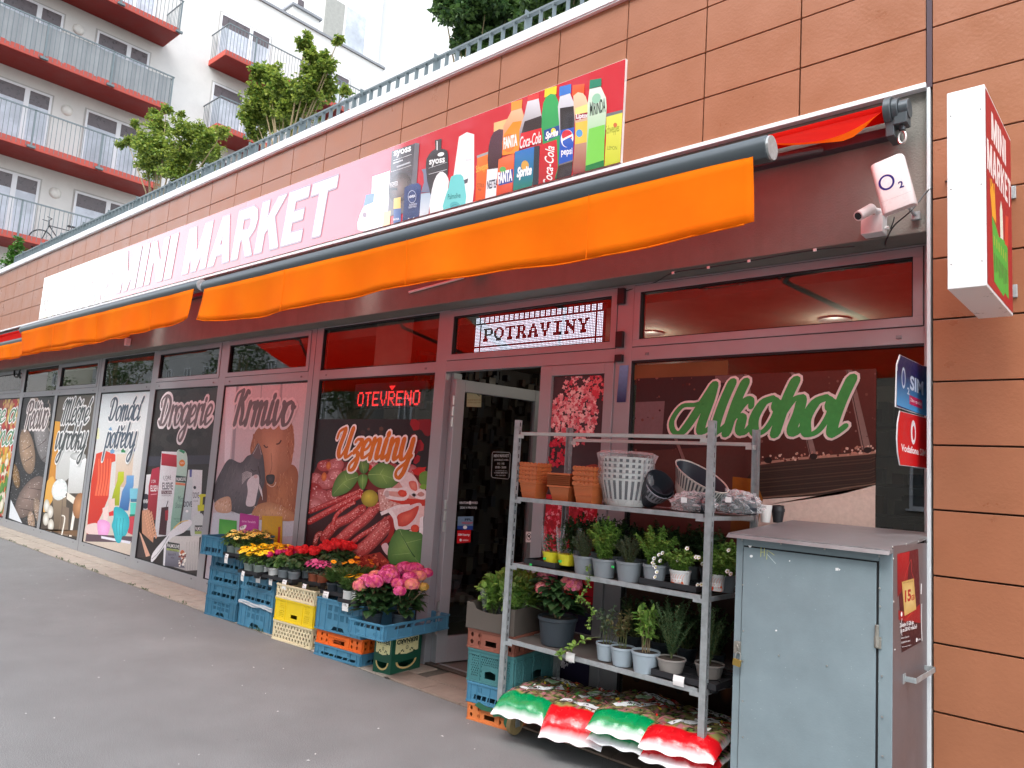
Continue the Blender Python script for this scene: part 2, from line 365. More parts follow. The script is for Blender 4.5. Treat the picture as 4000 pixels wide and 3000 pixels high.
# windows: (x0, x1, sash?) glass from the measured mullions
FY0, FY1 = .2, .27
WIN = [(-59.0,-17.05,0),(-17.0,-15.18,1),(-15.02,-13.26,0),(-13.14,-11.42,1),(-11.215,-9.465,0),(-9.31,-7.575,1),(-7.425,-5.695,1),(-5.493,-3.784,0),(-3.652,-1.965,2),(-1.836,-.066,1)]
ZK, ZT, ZR0, ZR1 = .142, 2.355, 2.445, 2.873
fr = MB()
xs = [w for w in WIN]
def mull(x0, x1, z0=0.0, z1=2.884): fr.box(x0, x1, FY0, FY1, z0, z1)
edges = [(-17.05,-17.0)]
for a, b_ in zip(WIN[:-1], WIN[1:]): edges.append((a[1], b_[0]))
edges = edges[1:]; edges.append((-.066, -.006))
for a, b_ in edges: mull(a, b_)
for (x0, x1, s) in WIN:
    if s != 2: fr.box(x0, x1, FY0, FY1, 0, ZK); fr.box(x0, x1, FY0, FY1, ZT, ZR0)
    else: fr.box(x0, x1, FY0, FY1, ZT, ZR0)
    fr.box(x0, x1, FY0, FY1, ZR1, 2.884)
SB(fr, 'window_framing', M_ALU, bevel=.003)
se = MB()
for (a, b_) in edges:
    if abs(b_-a-.2) < .03 or (-11.5 < a < -11.3): c = (a+b_)/2 - .01; se.box(c-.003, c+.003, FY0-.0012, FY0, 0, 2.884)
SB(se, 'frame_seam', M_SEAM)
k = 0
for (x0, x1, s) in WIN[1:]:
    w = empty('window', (x0, 0, 0)); w.parent = shop; sh = Vector((x0,.2,0))
    def WB(mb, name, m, **kk):
        o = mb.build(name, m, w, **kk); o.location = -Vector((x0,.2,0)); return o
    w.location = Vector((x0,.2,0))-Vector(shop.location)
    gx = MB()
    if s:   # opening sash in the transom
        f = MB(); t = .052
        for (a,b_,c,d) in ((x0+.004,x1-.004,ZR0+.004,ZR0+t),(x0+.004,x1-.004,ZR1-t,ZR1-.004),(x0+.004,x0+t,ZR0+t,ZR1-t),(x1-t,x1-.004,ZR0+t,ZR1-t)): f.box(a,b_,FY0-.006,FY1-.01,c,d)
        WB(f, 'sash', M_ALU, bevel=.002)
        gk = MB(); 
        for (a,b_,c,d) in ((x0,x1,ZR0,ZR0+.004),(x0,x1,ZR1-.004,ZR1),(x0,x0+.004,ZR0,ZR1),(x1-.004,x1,ZR0,ZR1)): gk.box(a,b_,FY0+.002,FY1-.01,c,d)
        for (a,b_,c,d) in ((x0+t,x1-t,ZR0+t,ZR0+t+.006),(x0+t,x1-t,ZR1-t-.01,ZR1-t),(x0+t,x0+t+.006,ZR0+t,ZR1-t),(x1-t-.006,x1-t,ZR0+t,ZR1-t)): gk.box(a,b_,FY0+.001,FY1-.012,c,d)
        WB(gk, 'gasket', M_SEAM)
        gx.box(x0+t+.006,x1-t-.006,FY0+.022,FY0+.03,ZR0+t+.006,ZR1-t-.01)
    else:
        gk = MB()
        for (a,b_,c,d) in ((x0,x1,ZR1-.012,ZR1),(x0,x0+.008,ZR0,ZR1-.012),(x0+.008,x1,ZR0,ZR0+.004)): gk.box(a,b_,FY0+.004,FY1-.012,c,d)
        WB(gk, 'gasket', M_SEAM)
        gx.box(x0+.008,x1,FY0+.022,FY0+.03,ZR0+.004,ZR1-.012)
    if x0 != -17.0: WB(gx, 'transom_pane', M_GLASS)
    if s != 2:
        gk = MB()
        for (a,b_,c,d) in ((x0,x1,ZT-.012,ZT),(x0,x0+.008,ZK,ZT-.012),(x0+.008,x1,ZK,ZK+.004)): gk.box(a,b_,FY0+.004,FY1-.012,c,d)
        WB(gk, 'gasket', M_SEAM)
        gx = MB(); gx.box(x0+.008,x1,FY0+.022,FY0+.03,ZK+.004,ZT-.012); WB(gx, 'lower_pane', M_GLASS)
        dr = MB()
        for (cx, cz) in ((x0+.12,2.395),(x1-.12,2.395),(x0+.12,.105),(x1-.12,.105)):
            dr.box(cx-.014,cx+.014,FY0-.006,FY0-.0005,cz-.009,cz+.009)
        WB(dr, 'drain_cap', mat('grey_cap',(.22,.22,.23)), bevel=.003)
# entrance: open leaf folded inwards at the left, fixed leaf at the right
door = empty('fixed_door_leaf', Vector((-2.61,.2,0))-Vector(shop.location)); door.parent = shop
def DB(mb, name, m, par=None, **kk):
    o = mb.build(name, m, par or door, **kk)
    if par is None: o.location = -Vector((-2.61,.2,0))
    return o
f = MB()
for (a,b_,c,d) in ((-2.614,-2.509,.01,2.35),(-2.044,-1.968,.01,2.35),(-2.509,-2.044,.01,.16),(-2.509,-2.044,2.276,2.35)): f.box(a,b_,.19,.25,c,d)
DB(f, 'door_frame', M_ALU, bevel=.003); gx = MB(); gx.box(-2.509,-2.044,.215,.223,.16,2.276); DB(gx, 'pane', M_GLASS)
HX, HA = -3.56, math.radians(78)   # hinge position and opening angle
leaf = empty('open_door_leaf', Vector((HX,.24,0))-Vector(shop.location), rz=HA); leaf.parent = shop
f = MB(); W_ = .93
for (a,b_,c,d) in ((0,.095,.02,2.3),(W_-.09,W_,.02,2.3),(.095,W_-.09,.02,.22),(.095,W_-.09,2.2,2.3)): f.box(a,b_,0,.06,c,d)
f.build('door_frame', M_ALU, leaf, bevel=.004); gx = MB(); gx.box(.095,W_-.09,.026,.034,.22,2.2); gx.build('pane', M_GLASS, leaf)
h = MB()
for z in (.25,1.05,1.9):
    for q in (0,.09,.18): h.tube([(-.022,-.012,z+q),(-.022,-.012,z+q+.075)], .011, 10)
h.build('hinge', M_STEEL, leaf)
f = MB(); f.box(-3.652,-3.62,.27,.36,0,2.355); f.box(-3.652,-2.614,.27,.3,.0,.014); SB(f, 'door_jamb', M_ALU)
f = MB(); f.box(-3.64,-2.62,.2,.235,.009,.016); f.box(-3.64,-2.62,.245,.262,.009,.016); SB(f, 'door_sill', mat('worn_brown_metal',(.16,.12,.1),metal=.6,rough=.5))
# ------------------------------------------------------------------ roof railing
rl = empty('roof_railing', (-8,.1,4.955), 'grey steel railing with flat posts on the white roof coping', 'railing')
def RB(mb, name, m=M_RAIL, **kk):
    o = mb.build(name, m, rl, **kk); o.location = -Vector((-8,.1,4.955)); return o
b = MB(); b.box(-16.36,2,.075,.115,5.178,5.2); RB(b,'handrail',bevel=.003)
b = MB(); b.box(-16.36,2,.08,.11,4.985,4.995); 
x = -16.36; px0 = [-14.744+1.0775*i for i in range(-1,17)]
xsb = []
while x < 0:
    if min(abs(x-p) for p in px0) > .06: xsb.append(x)
    x += .1347
far = MB()
for x in xsb[:-96]: far.box(x-.004,x+.004,.075,.115,4.95,5.18)
tag(RB(far,'far_bars'), kind='stuff')
b0 = MB(); b0.box(-.004,.004,-.02,.02,0,.23); b0 = b0.build('bar', M_RAIL, rl)
for i, x in enumerate(xsb[-96:]):
    o = b0 if i == 0 else b0.copy()
    if i: COL.objects.link(o); o.parent = rl
    o.location = Vector((x,.095,4.95))-Vector((-8,.1,4.955))
for p in px0:
    b = MB(); b.box(p-.005,p+.005,.06,.14,4.95,5.225); b.tube([(p-.03,.06,5.165),(p+.03,.06,5.165)], .016, 10); RB(b,'post')
# conduit-free roof edge
# ------------------------------------------------------------------ awnings
def awnmat():
    m = bpy.data.materials.new('orange_red_awning_canvas'); m.use_nodes = True; nt = m.node_tree; N = nt.nodes; L = nt.links
    b = N['Principled BSDF']; b.inputs['Roughness'].default_value = .85; b.inputs['Specular IOR Level'].default_value = .15; o = N['Material Output']
    tc = N.new('ShaderNodeTexCoord'); w = N.new('ShaderNodeTexNoise'); w.inputs['Scale'].default_value = 3; w.inputs['Detail'].default_value = 5; L.new(tc.outputs['Object'], w.inputs['Vector'])
    rp = N.new('ShaderNodeValToRGB'); rp.color_ramp.elements[0].color = (.96,.22,.002,1); rp.color_ramp.elements[0].position = .3; rp.color_ramp.elements[1].color = (1,.285,.003,1); rp.color_ramp.elements[1].position = .7
    L.new(w.outputs['Fac'], rp.inputs[0]); L.new(rp.outputs[0], b.inputs['Base Color'])
    t = N.new('ShaderNodeBsdfTranslucent'); t.inputs[0].default_value = (1,.035,.004,1); mx = N.new('ShaderNodeMixShader'); mx.inputs[0].default_value = .46
    n3 = N.new('ShaderNodeTexNoise'); n3.inputs['Scale'].default_value = 400; L.new(tc.outputs['Object'], n3.inputs['Vector']); bp = N.new('ShaderNodeBump'); bp.inputs['Strength'].default_value = .15; bp.inputs['Distance'].default_value = .002; L.new(n3.outputs['Fac'], bp.inputs['Height']); L.new(bp.outputs[0], b.inputs['Normal'])
    L.new(b.outputs[0], mx.inputs[1]); L.new(t.outputs[0], mx.inputs[2]); L.new(mx.outputs[0], o.inputs[0]); return m
M_AWN = awnmat()
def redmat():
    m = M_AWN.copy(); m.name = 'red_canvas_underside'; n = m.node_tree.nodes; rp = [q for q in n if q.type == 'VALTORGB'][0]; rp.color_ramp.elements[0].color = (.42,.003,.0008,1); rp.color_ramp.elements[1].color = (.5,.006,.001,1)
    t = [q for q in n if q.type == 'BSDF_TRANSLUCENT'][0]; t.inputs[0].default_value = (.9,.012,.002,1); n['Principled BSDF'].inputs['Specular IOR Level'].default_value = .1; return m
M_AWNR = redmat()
def awning(x0, x1, yb, zb, label, seed, endmech=False, r=.04, zr=3.52, yr=-.11, sagx=True, arms=True):
    a = empty('awning', ((x0+x1)/2, yb, zb), label, 'awning', 'orange awnings over the shop front'); O = Vector(a.location)
    rr = random.Random(seed)
    def AB(mb, name, m, **kk): o = mb.build(name, m, a, **kk); o.location = -O; return o
    # front bar: rounded profile with a ridge
    prof = [(.0,.044),(.026,.04),(.04,.024),(.043,.0),(.038,-.026),(.026,-.042),(.0,-.046),(-.028,-.04),(-.03,.03)]
    bar = MB(); n = len(prof); vs = [(x, yb-p[0], zb+p[1]) for x in (x0,x1) for p in prof]
    bar.add(vs, [tuple(range(n)), tuple(range(n,2*n))[::-1]]+[(i,(i+1)%n,(i+1)%n+n,i+n) for i in range(n)])
    AB(bar, 'front_bar', M_ANTH, smooth=True, bevel=.004)
    for xe, s_ in ((x0,-1),(x1,1)):
        c = MB(); c.tube([(xe,yb,zb),(xe+s_*.008,yb,zb)], .044, 18); AB(c, 'end_cap', mat('cap_alu',(.42,.44,.44),metal=.5,rough=.35,var=.25,scale=60))
    # canvas
    cv = MB(); nx, ny = 60, 10; vs = []
    for j in range(ny+1):
        t = j/ny
        for i in range(nx+1):
            u = i/nx; x = x0+.03+(x1-x0-.06)*u
            y = yr+(yb+.02-yr)*t; z = zr+(zb+.035-zr)*t
            edge = max(0, 1-min(u,1-u)/.03)
            z -= .018*math.sin(math.pi*t)*(1+ .6*math.sin(u*23+seed)) - 0
            z -= .035*math.sin(math.pi*t)*edge
            vs.append((x,y,z))
    cv.add(vs, [(j*(nx+1)+i, j*(nx+1)+i+1, (j+1)*(nx+1)+i+1, (j+1)*(nx+1)+i) for j in range(ny) for i in range(nx)])
    AB(cv, 'canvas', M_AWNR, smooth=True, fixn=False)
    ed = MB(); pts_ = [Vector(vs[j*61+60]) for j in range(11)]; wd_ = [0,.004,.006,.006,.01,.02,.034,.04,.03,.012,0][::-1]
    ed.add([tuple(p) for p in pts_]+[(p.x-.01,p.y,p.z-w_) for p,w_ in zip(pts_,wd_)], [(j,j+1,j+12,j+11) for j in range(10)]); AB(ed, 'edge_fold', M_AWN, fixn=False)
    # valance with gentle folds
    nx = int((x1-x0)*30); vv = []; hgt = .27; H = 6
    f1, f2 = rr.uniform(0,6), rr.uniform(0,6)
    for j in range(H+1):
        t = j/H
        for i in range(nx+1):
            x = x0+.05+(x1-x0-.1)*i/nx; d = min(x-x0-.05, x1-.05-x)
            amp = .013+.022*math.exp(-d/.12)
            y = yb-.034+ t*(amp*math.sin(x*5.1+f1)+.009*math.sin(x*13+f2)) + .02*t - .012*t*t
            z = zb-.02-hgt*t*(1+.045*math.sin(x*2.3+f2)+.015*math.sin(x*7+f1)) + .03*t*math.exp(-d/.1)
            vv.append((x + (.03*t*math.exp(-(x-x0)/.06)*-1) , y, z))
    va = MB(); va.add(vv, [(j*(nx+1)+i, j*(nx+1)+i+1, (j+1)*(nx+1)+i+1, (j+1)*(nx+1)+i) for j in range(H) for i in range(nx)])
    hem = MB()
    o = AB(va, 'valance', M_AWN, smooth=True, fixn=False)
    sd = o.modifiers.new('S','SOLIDIFY'); sd.thickness = .0015
    hem.tube([tuple(Vector(vv[H*(nx+1)+i])) for i in range(0,nx+1,3)], .0035, 5); AB(hem, 'hem', M_AWN, smooth=True)
    seam = MB(); x = x0+1.15
    while x < x1-.2:
        i = int((x-x0-.05)/(x1-x0-.1)*nx); seam.tube([Vector(vv[j*(nx+1)+i])+Vector((0,-.002,0)) for j in range(H+1)], .0022, 4); x += 1.18
    AB(seam, 'seam', M_AWN)
    # roller, square bar, arms
    ro = MB(); ro.tube([(x0+.02,yr+.02,zr-.01),(x1-.02,yr+.02,zr-.01)], .045, 14); AB(ro, 'roller', M_AWNR, smooth=True)
    sq = MB(); sq.box(x0+.05,x1-.02,-.06,.005,3.40,3.45); sq.box(x0+.05,x1-.02,-.055,-.035,3.552,3.566); AB(sq, 'mounting_bar', mat('mount_dark',(.07,.06,.075),rough=.4,metal=.3), bevel=.003)
    if arms and abs(yb) > .8:
        for s_, xa in ((1,x0+.35),(-1,x1-.35)):
            xm = xa+s_*.75; ar = MB(); ar.tube([(xa,-.08,3.40),(xm,(yb-.08)/2-.05,(3.38+zb)/2+.02),(xa+s_*.15,yb+.03,zb)], .02, 8); AB(ar, 'folding_arm', M_ANTH, smooth=True)
    if endmech:
        e = MB(); X0 = x1+.0; Yc, Zc = -.115, 3.50
        e.tube([(X0-.015,Yc,Zc),(X0+.02,Yc,Zc)], .075, 20); e.tube([(X0+.02,Yc,Zc),(X0+.05,Yc,Zc)], .062, 20); e.tube([(X0+.05,Yc,Zc-.005),(X0+.095,Yc,Zc-.005)], .05, 12)
        e.box(X0+.03,X0+.09,Yc-.04,Yc+.04,Zc-.09,Zc); e.box(X0-.01,X0+.03,Yc-.03,Yc+.1,Zc-.14,Zc-.04); e.tube([(X0+.06,Yc,Zc-.09),(X0+.06,Yc,Zc-.115)],.016,10)
        AB(e, 'crank_gear', M_ANTH, smooth=True, bevel=.003)
        e = MB(); e.tube([(X0+.06+.017*math.cos(t),Yc,Zc-.15+.032*math.sin(t)) for t in [math.pi*2*i/16 for i in range(16)]], .007, 8, closed=True); AB(e, 'crank_eye', M_STEEL, smooth=True)
    return a
awning(-4.40,-.152,-1.552,2.762,'wide extended orange awning over the entrance and right window, crank at its right end',3,True)
awning(-8.80,-4.52,-1.53,2.795,'extended orange awning over the pet food and drugstore windows, left of the entrance awning',11)
# the next awning to the left is wound in, seen left of the second awning
awning(-17.6,-9.0,-.30,3.235,'wound in orange awning at the far left end under the long sign',29,arms=False,zr=3.5,yr=-.1)
# ------------------------------------------------------------------ brush-script lettering (my own stroke alphabet)
ASC = .6
GL = {
'a':(.98,[[(.8,.82),(.52,1),(.18,.8),(.08,.35),(.26,.02),(.52,.18),(.8,.8)],[(.86,1.02),(.78,.45),(.84,.06),(1.02,.2)]]),
'b':(.95,[[(.2,2.1),(.14,1.2),(.12,.3),(.36,.0),(.7,.15),(.84,.6),(.68,.98),(.4,.9),(.16,.5)],[(.68,.9),(.98,.85)]]),
'c':(.8,[[(.72,.78),(.6,1),(.3,.96),(.08,.55),(.14,.12),(.42,0),(.85,.3)]]),
'e':(.78,[[(.1,.4),(.45,.5),(.66,.8),(.46,1),(.16,.8),(.07,.35),(.3,0),(.82,.28)]]),
'g':(.98,[[(.8,.82),(.52,1),(.18,.8),(.08,.35),(.26,.02),(.52,.18),(.8,.8)],[(.86,1.02),(.8,.1),(.68,-.7),(.42,-1.05),(.16,-.9),(.2,-.55),(.6,-.2),(1,.2)]]),
'h':(1.0,[[(.24,2.1),(.14,.9),(.12,0)],[(.13,.4),(.4,.95),(.66,.98),(.72,.6),(.68,.15),(.84,0),(1.05,.22)]]),
'i':(.5,[[(.2,1),(.12,.3),(.22,0),(.52,.22)],[(.28,1.5),(.28,1.44)]]),
'k':(.98,[[(.24,2.1),(.14,.9),(.12,0)],[(.78,.78),(.66,1),(.4,.85),(.14,.4)],[(.3,.5),(.55,.45),(.62,.1),(.82,0),(1,.22)]]),
'l':(.54,[[(.26,2.1),(.16,.9),(.14,.25),(.26,0),(.56,.22)]]),
'm':(1.42,[[(.16,1),(.12,0)],[(.13,.4),(.38,.95),(.58,.95),(.56,0)],[(.57,.4),(.82,.95),(1.06,.95),(1.04,.15),(1.18,0),(1.45,.22)]]),
'n':(.98,[[(.16,1),(.12,0)],[(.13,.4),(.38,.95),(.64,.95),(.62,.15),(.76,0),(1.02,.22)]]),
'o':(.9,[[(.5,1),(.2,.86),(.06,.4),(.28,0),(.62,.1),(.8,.55),(.7,.92),(.48,1)],[(.72,.85),(.8,.72),(.95,.78)]]),
'p':(.98,[[(.16,1),(.12,0),(.1,-1.1)],[(.13,.4),(.38,.95),(.7,.95),(.8,.5),(.66,.05),(.4,0),(.2,.15)],[(.6,.02),(1.02,.3)]]),
'r':(.66,[[(.16,1),(.12,0)],[(.13,.4),(.36,.95),(.62,.98),(.66,.8)]]),
't':(.58,[[(.28,1.7),(.16,.9),(.14,.25),(.26,0),(.58,.22)],[(-.04,1.05),(.5,1.08)]]),
'v':(.82,[[(.12,1),(.14,.35),(.3,0),(.55,.2),(.74,.75),(.66,1),(.9,.85)]]),
'y':(.95,[[(.14,1),(.12,.3),(.3,0),(.55,.12),(.8,.7)],[(.86,1),(.8,.1),(.66,-.75),(.38,-1.15),(.1,-1),(.14,-.65),(.6,-.25),(1.02,.2)]]),
'z':(.8,[[(.1,.85),(.3,1),(.66,.92),(.4,.5),(.18,.3),(.5,.25),(.6,-.1),(.46,-.7),(.12,-.85),(.02,-.55),(.3,-.2),(.85,.25)]]),
'A':(1.7,[[(1.25,1.95),(1.0,.9),(.55,.05),(.15,.0),(-.1,.35),(.15,.8),(.7,.85),(1.15,.95)],[(1.25,1.95),(1.28,1.0),(1.24,.2),(1.4,.0),(1.72,.22)]]),
'D':(1.6,[[(.65,1.95),(.55,.9),(.5,.05)],[(.2,1.0),(.1,1.6),(.6,2.05),(1.2,1.7),(1.35,.9),(1.0,.1),(.5,.0),(.2,.2)]]),
'K':(1.4,[[(.0,1.2),(.1,1.75),(.45,2.0),(.6,1.9)],[(.62,1.95),(.5,.9),(.42,0)],[(1.3,1.8),(1.1,1.95),(.9,1.4),(.5,.95)],[(.75,1.1),(.98,.55),(1.0,.1),(1.2,0),(1.42,.22)]]),
'M':(1.75,[[(.05,1.2),(.15,1.7),(.5,2.0),(.5,1.2),(.38,0)],[(.5,1.1),(.8,1.9),(.98,1.9),(.94,.9),(.85,0)],[(.97,1.1),(1.3,1.9),(1.46,1.9),(1.42,.9),(1.35,.15),(1.5,0),(1.78,.22)]]),
'O':(1.45,[[(.9,2.0),(.3,1.7),(.08,.9),(.35,.1),(.85,.0),(1.25,.6),(1.25,1.5),(.9,1.98),(.65,1.7),(1.4,1.5)]]),
'P':(1.35,[[(.6,1.95),(.5,.9),(.42,0)],[(.1,1.1),(.1,1.6),(.5,2.02),(1.1,1.95),(1.3,1.45),(1.0,1.0),(.62,.95)]]),
'U':(1.65,[[(-.02,1.1),(.08,1.7),(.5,1.98),(.58,1.6),(.38,.4),(.6,0),(.9,.3),(1.2,1.1)],[(1.28,1.95),(1.16,.9),(1.1,.2),(1.25,0),(1.62,.22)]]),
}
ACC = {'á':'a','é':'e','í':'i','ý':'y','č':'c','ř':'r'}
def script_strokes(word):
    x = 0; out = []
    for ch in word:
        if ch == ' ': x += .6; continue
        b = ACC.get(ch, ch); adv, st = GL[b]
        if ch == 'í': st = st[:1]
        for s_ in st: out.append([(x+p[0], p[1]) for p in s_])
        if ch in 'áéíý': out.append([(x+.75*adv+.1,1.95),(x+.6*adv,1.35)])
        if ch in 'čř': out.append([(x+.15,1.75),(x+.42,1.35),(x+.75,1.8)])
        x += adv
    return out, x
def ribbon(pr, pts, wf, col, n=5):
    pts = catmull(pts, n, closed=False); L_ = []; R_ = []; k = len(pts)
    for i, p in enumerate(pts):
        a = pts[max(i-1,0)]; b = pts[min(i+1,k-1)]; dx, dy = b[0]-a[0], b[1]-a[1]; l = math.hypot(dx,dy) or 1
        w = wf(dx/l, dy/l)/2; nx, ny = -dy/l, dx/l; L_.append((p[0]+nx*w,p[1]+ny*w)); R_.append((p[0]-nx*w,p[1]-ny*w))
    for i in range(k-1):
        b = len(pr.mb.v); pr.mb.v += [tuple(pr.P(*q)) for q in (L_[i],L_[i+1],R_[i+1],R_[i])]; pr.mb.f.append((b,b+1,b+2,b+3)); pr.mb.c.append(col); pr.mb.mi.append(0)
    for i in range(0,k,1):
        a = pts[max(i-1,0)]; b_ = pts[min(i+1,k-1)]; dx, dy = b_[0]-a[0], b_[1]-a[1]; l = math.hypot(dx,dy) or 1
        r = wf(dx/l,dy/l)/2*.98
        if i % 2 == 0 or i == k-1: pr.d += pr.eps*1.2; pr.ell(pts[i][0],pts[i][1],r,r,col,n=9); pr.d -= pr.eps
    pr.d += pr.eps
def script(pr, word, x0, z0, x1, z1, xh, slant, col, ocol, th=.3, ow=.13, lift=0):
    """word written between (x0,z0) and (x1,z1) on the wall plane, x-height xh metres"""
    st, W_ = script_strokes(word); old = pr.mp
    st = [[(p[0], 1+(p[1]-1)*ASC if p[1] > 1 else (p[1]*.82 if p[1] < 0 else p[1])) for p in s_] for s_ in st]; sx = (x1-x0)/W_
    def mp(u, v): return x0+u*sx+v*xh*slant, z0+(z1-z0)*u/W_+v*xh
    # widths are measured in letter space where x is squeezed: use an isotropic space instead
    a = sx/xh
    pr.mp = lambda u, v: (x0+u*xh+v*xh*slant, z0+(z1-z0)*u*xh/max(x1-x0,1e-6)+v*xh)
    st = [[(p[0]*a, p[1]) for p in s_] for s_ in st]
    f = lambda dx, dy: th*(.42+.58*max(0,-dy)**.8+.18*max(0,dy))*(min(a,1)**.5)
    for s_ in st: ribbon(pr, s_, lambda dx,dy: f(dx,dy)+2*ow, ocol)
    for s_ in st: ribbon(pr, s_, f, col)
    pr.mp = old
BL = {  # block capitals from overlapping polygons, unit box
'M':[[(0,0),(.24,0),(.24,1),(0,1)],[(.76,0),(1,0),(1,1),(.76,1)],[(.0,1),(.3,1),(.6,0),(.42,0)],[(.7,1),(1,1),(.58,0),(.4,0)]],
'A':[[(0,0),(.28,0),(.62,1),(.36,1)],[(.72,0),(1,0),(.66,1),(.38,1)],[(.2,.2),(.8,.2),(.74,.38),(.26,.38)]],
'R':[[(0,0),(.3,0),(.3,1),(0,1)],[(.3,.8),(.62,.8),(.7,.72),(.7,.62),(.62,.55),(.3,.55),(.3,.37),(.75,.38),(.95,.52),(1,.7),(.92,.9),(.7,1),(.3,1)],[(.36,.42),(.64,.44),(1,0),(.7,0)]],
'K':[[(0,0),(.3,0),(.3,1),(0,1)],[(.3,.35),(.3,.62),(.68,1),(1,1),(.5,.5)],[(.42,.5),(.6,.68),(1,0),(.68,0)]],
'E':[[(0,0),(.38,0),(.38,1),(0,1)],[(0,0),(1,0),(1,.19),(0,.19)],[(0,.41),(.9,.41),(.9,.59),(0,.59)],[(0,.81),(1,.81),(1,1),(0,1)]],
'T':[[(.34,0),(.66,0),(.66,1),(.34,1)],[(0,.8),(1,.8),(1,1),(0,1)]],
'I':[[(0,0),(1,0),(1,1),(0,1)]],
'N':[[(0,0),(.26,0),(.26,1),(0,1)],[(.74,0),(1,0),(1,1),(.74,1)],[(0,1),(.3,1),(1,0),(.7,0)]],
}
BW = dict(M=1.15,A=.95,R=.85,K=.9,E=.7,T=.8,I=.34,N=.92)
def block(pr, word, x0, x1, z0, z1, slant, col, ocol=None, grow=.02, gap=.12):
    W_ = sum(BW[c] for c in word)+gap*(len(word)-1); k = (x1-x0)/W_; old = pr.mp; pr.mp = None
    def go(col, gr):
        x = x0
        for c in word:
            w = BW[c]*k
            for pl in BL[c]:
                pts = [(x+p[0]*w+(p[1])*(z1-z0)*slant, z0+p[1]*(z1-z0)) for p in pl]
                if gr:
                    for i in range(len(pts)):
                        a, b = pts[i], pts[(i+1)%len(pts)]; pr.stroke([a,b], gr*2, col, sm=0); pr.ell(a[0],a[1],gr,gr,col,n=8); pr.d -= pr.eps
                pr.poly(pts, col)
            x += w+gap*k
    if ocol: go(ocol, grow)
    go(col, 0); pr.mp = old
def inpoly(x, y, P):
    c = False; j = len(P)-1
    for i in range(len(P)):
        if (P[i][1] > y) != (P[j][1] > y) and x < (P[j][0]-P[i][0])*(y-P[i][1])/(P[j][1]-P[i][1])+P[i][0]: c = not c
        j = i
    return c
def flecks(pr, P, n, cols, r0, r1, asp=1.0, ang=0, jit=.5, nn=6):
    xs = [p[0] for p in P]; ys = [p[1] for p in P]; k = 0; t = 0
    while k < n and t < n*20:
        t += 1; x = rnd.uniform(min(xs),max(xs)); y = rnd.uniform(min(ys),max(ys))
        if inpoly(x, y, P):
            r = rnd.uniform(r0,r1); pr.ell(x, y, r, r*asp, rnd.choice(cols), ang+rnd.uniform(-jit,jit), nn); pr.d -= pr.eps*.7; k += 1
    pr.d += pr.eps
def mixc(a, b, t): return tuple(a[i]+(b[i]-a[i])*t for i in range(3))
YP = .2185   # posters are stuck on the outside of the panes
def poster(w, zoom, top_=None, bottom=None, y=YP, x0=None, x1=None):
    wx0, wx1 = w[0], w[1]
    p = facade_print(zoom, y); p.clip = ((x0 or wx0+.012), (x1 or wx1-.003), bottom or ZK+.01, top_ or ZT-.02)
    return p
def bgrect(p, col, vg=None):
    a, b, c, d = p.clip; old = p.mp; p.mp = None; p.rect(a, c, b, d, col, vgrad=vg); p.mp = old
S = srgb
def scr(p, zoom, word, a, b, xt, slant, col, ocol, **k):
    global ASC; ASC = k.pop('asc', .6)
    A_, B_, X_ = onY(*zoom(*a), YP), onY(*zoom(*b), YP), onY(*zoom(*xt), YP)
    t = (X_.x-A_.x)/(B_.x-A_.x); xh = X_.z-(A_.z+(B_.z-A_.z)*t)
    script(p, word, A_.x, A_.z, B_.x, B_.z, xh, slant, col, ocol, **k)
def placed(pr, name, label, cat, group, parent=None):
    o = pr.build(name); tag(o, label, cat, group); return o
PG = 'printed posters on the shop windows'
ZA = Zm(0,1350,.27125); Z1 = Zm(0,1300,.4823); ZG = Zm(0,1900,.27125); ZH = Zm(500,1850,.27125)
ZU = Zm(1180,1600,.39186); ZKz = Zm(820,1480,.62992); ZAl = Zm(2400,1350,.98425)
WHITE = S(240,240,240)
# --- Ovoce a zelenina
p = poster(WIN[1], ZA, x0=-17.0); bgrect(p, S(120,40,35))
ax0, ax1, az0, az1 = p.clip; p.mp = None
for k in range(420):
    x = rnd.uniform(-16.2,ax1); z = rnd.uniform(az0,az1); t = (z-az0)/(az1-az0)
    c = rnd.choice([S(214,60,40),S(196,35,38),S(235,120,60),S(240,190,70),S(90,150,60),S(245,235,215)] if t < .7 else [S(235,205,100),S(205,60,60),S(230,170,120),S(160,40,50)])
    r = rnd.uniform(.04,.11)
    p.ell(x, z, r, r*rnd.uniform(.7,1.6), mixc(c,(0,0,0),.35), rnd.uniform(0,3), 12, fan=(*c, -r*.2, r*.3))
p.mp = lambda a, b: (lambda q: (q.x, q.z))(onY(*ZA(a,b), YP))
scr(p, ZA, 'Ovoce a', (-330,1120), (215,1095), (150,925), .28, S(80,140,95), WHITE)
scr(p, ZA, 'zelenina', (-420,1440), (180,1425), (120,1240), .28, S(80,140,95), WHITE)
placed(p, 'window_poster', 'poster of fruit and vegetables with green script, leftmost in the row', 'poster', PG)
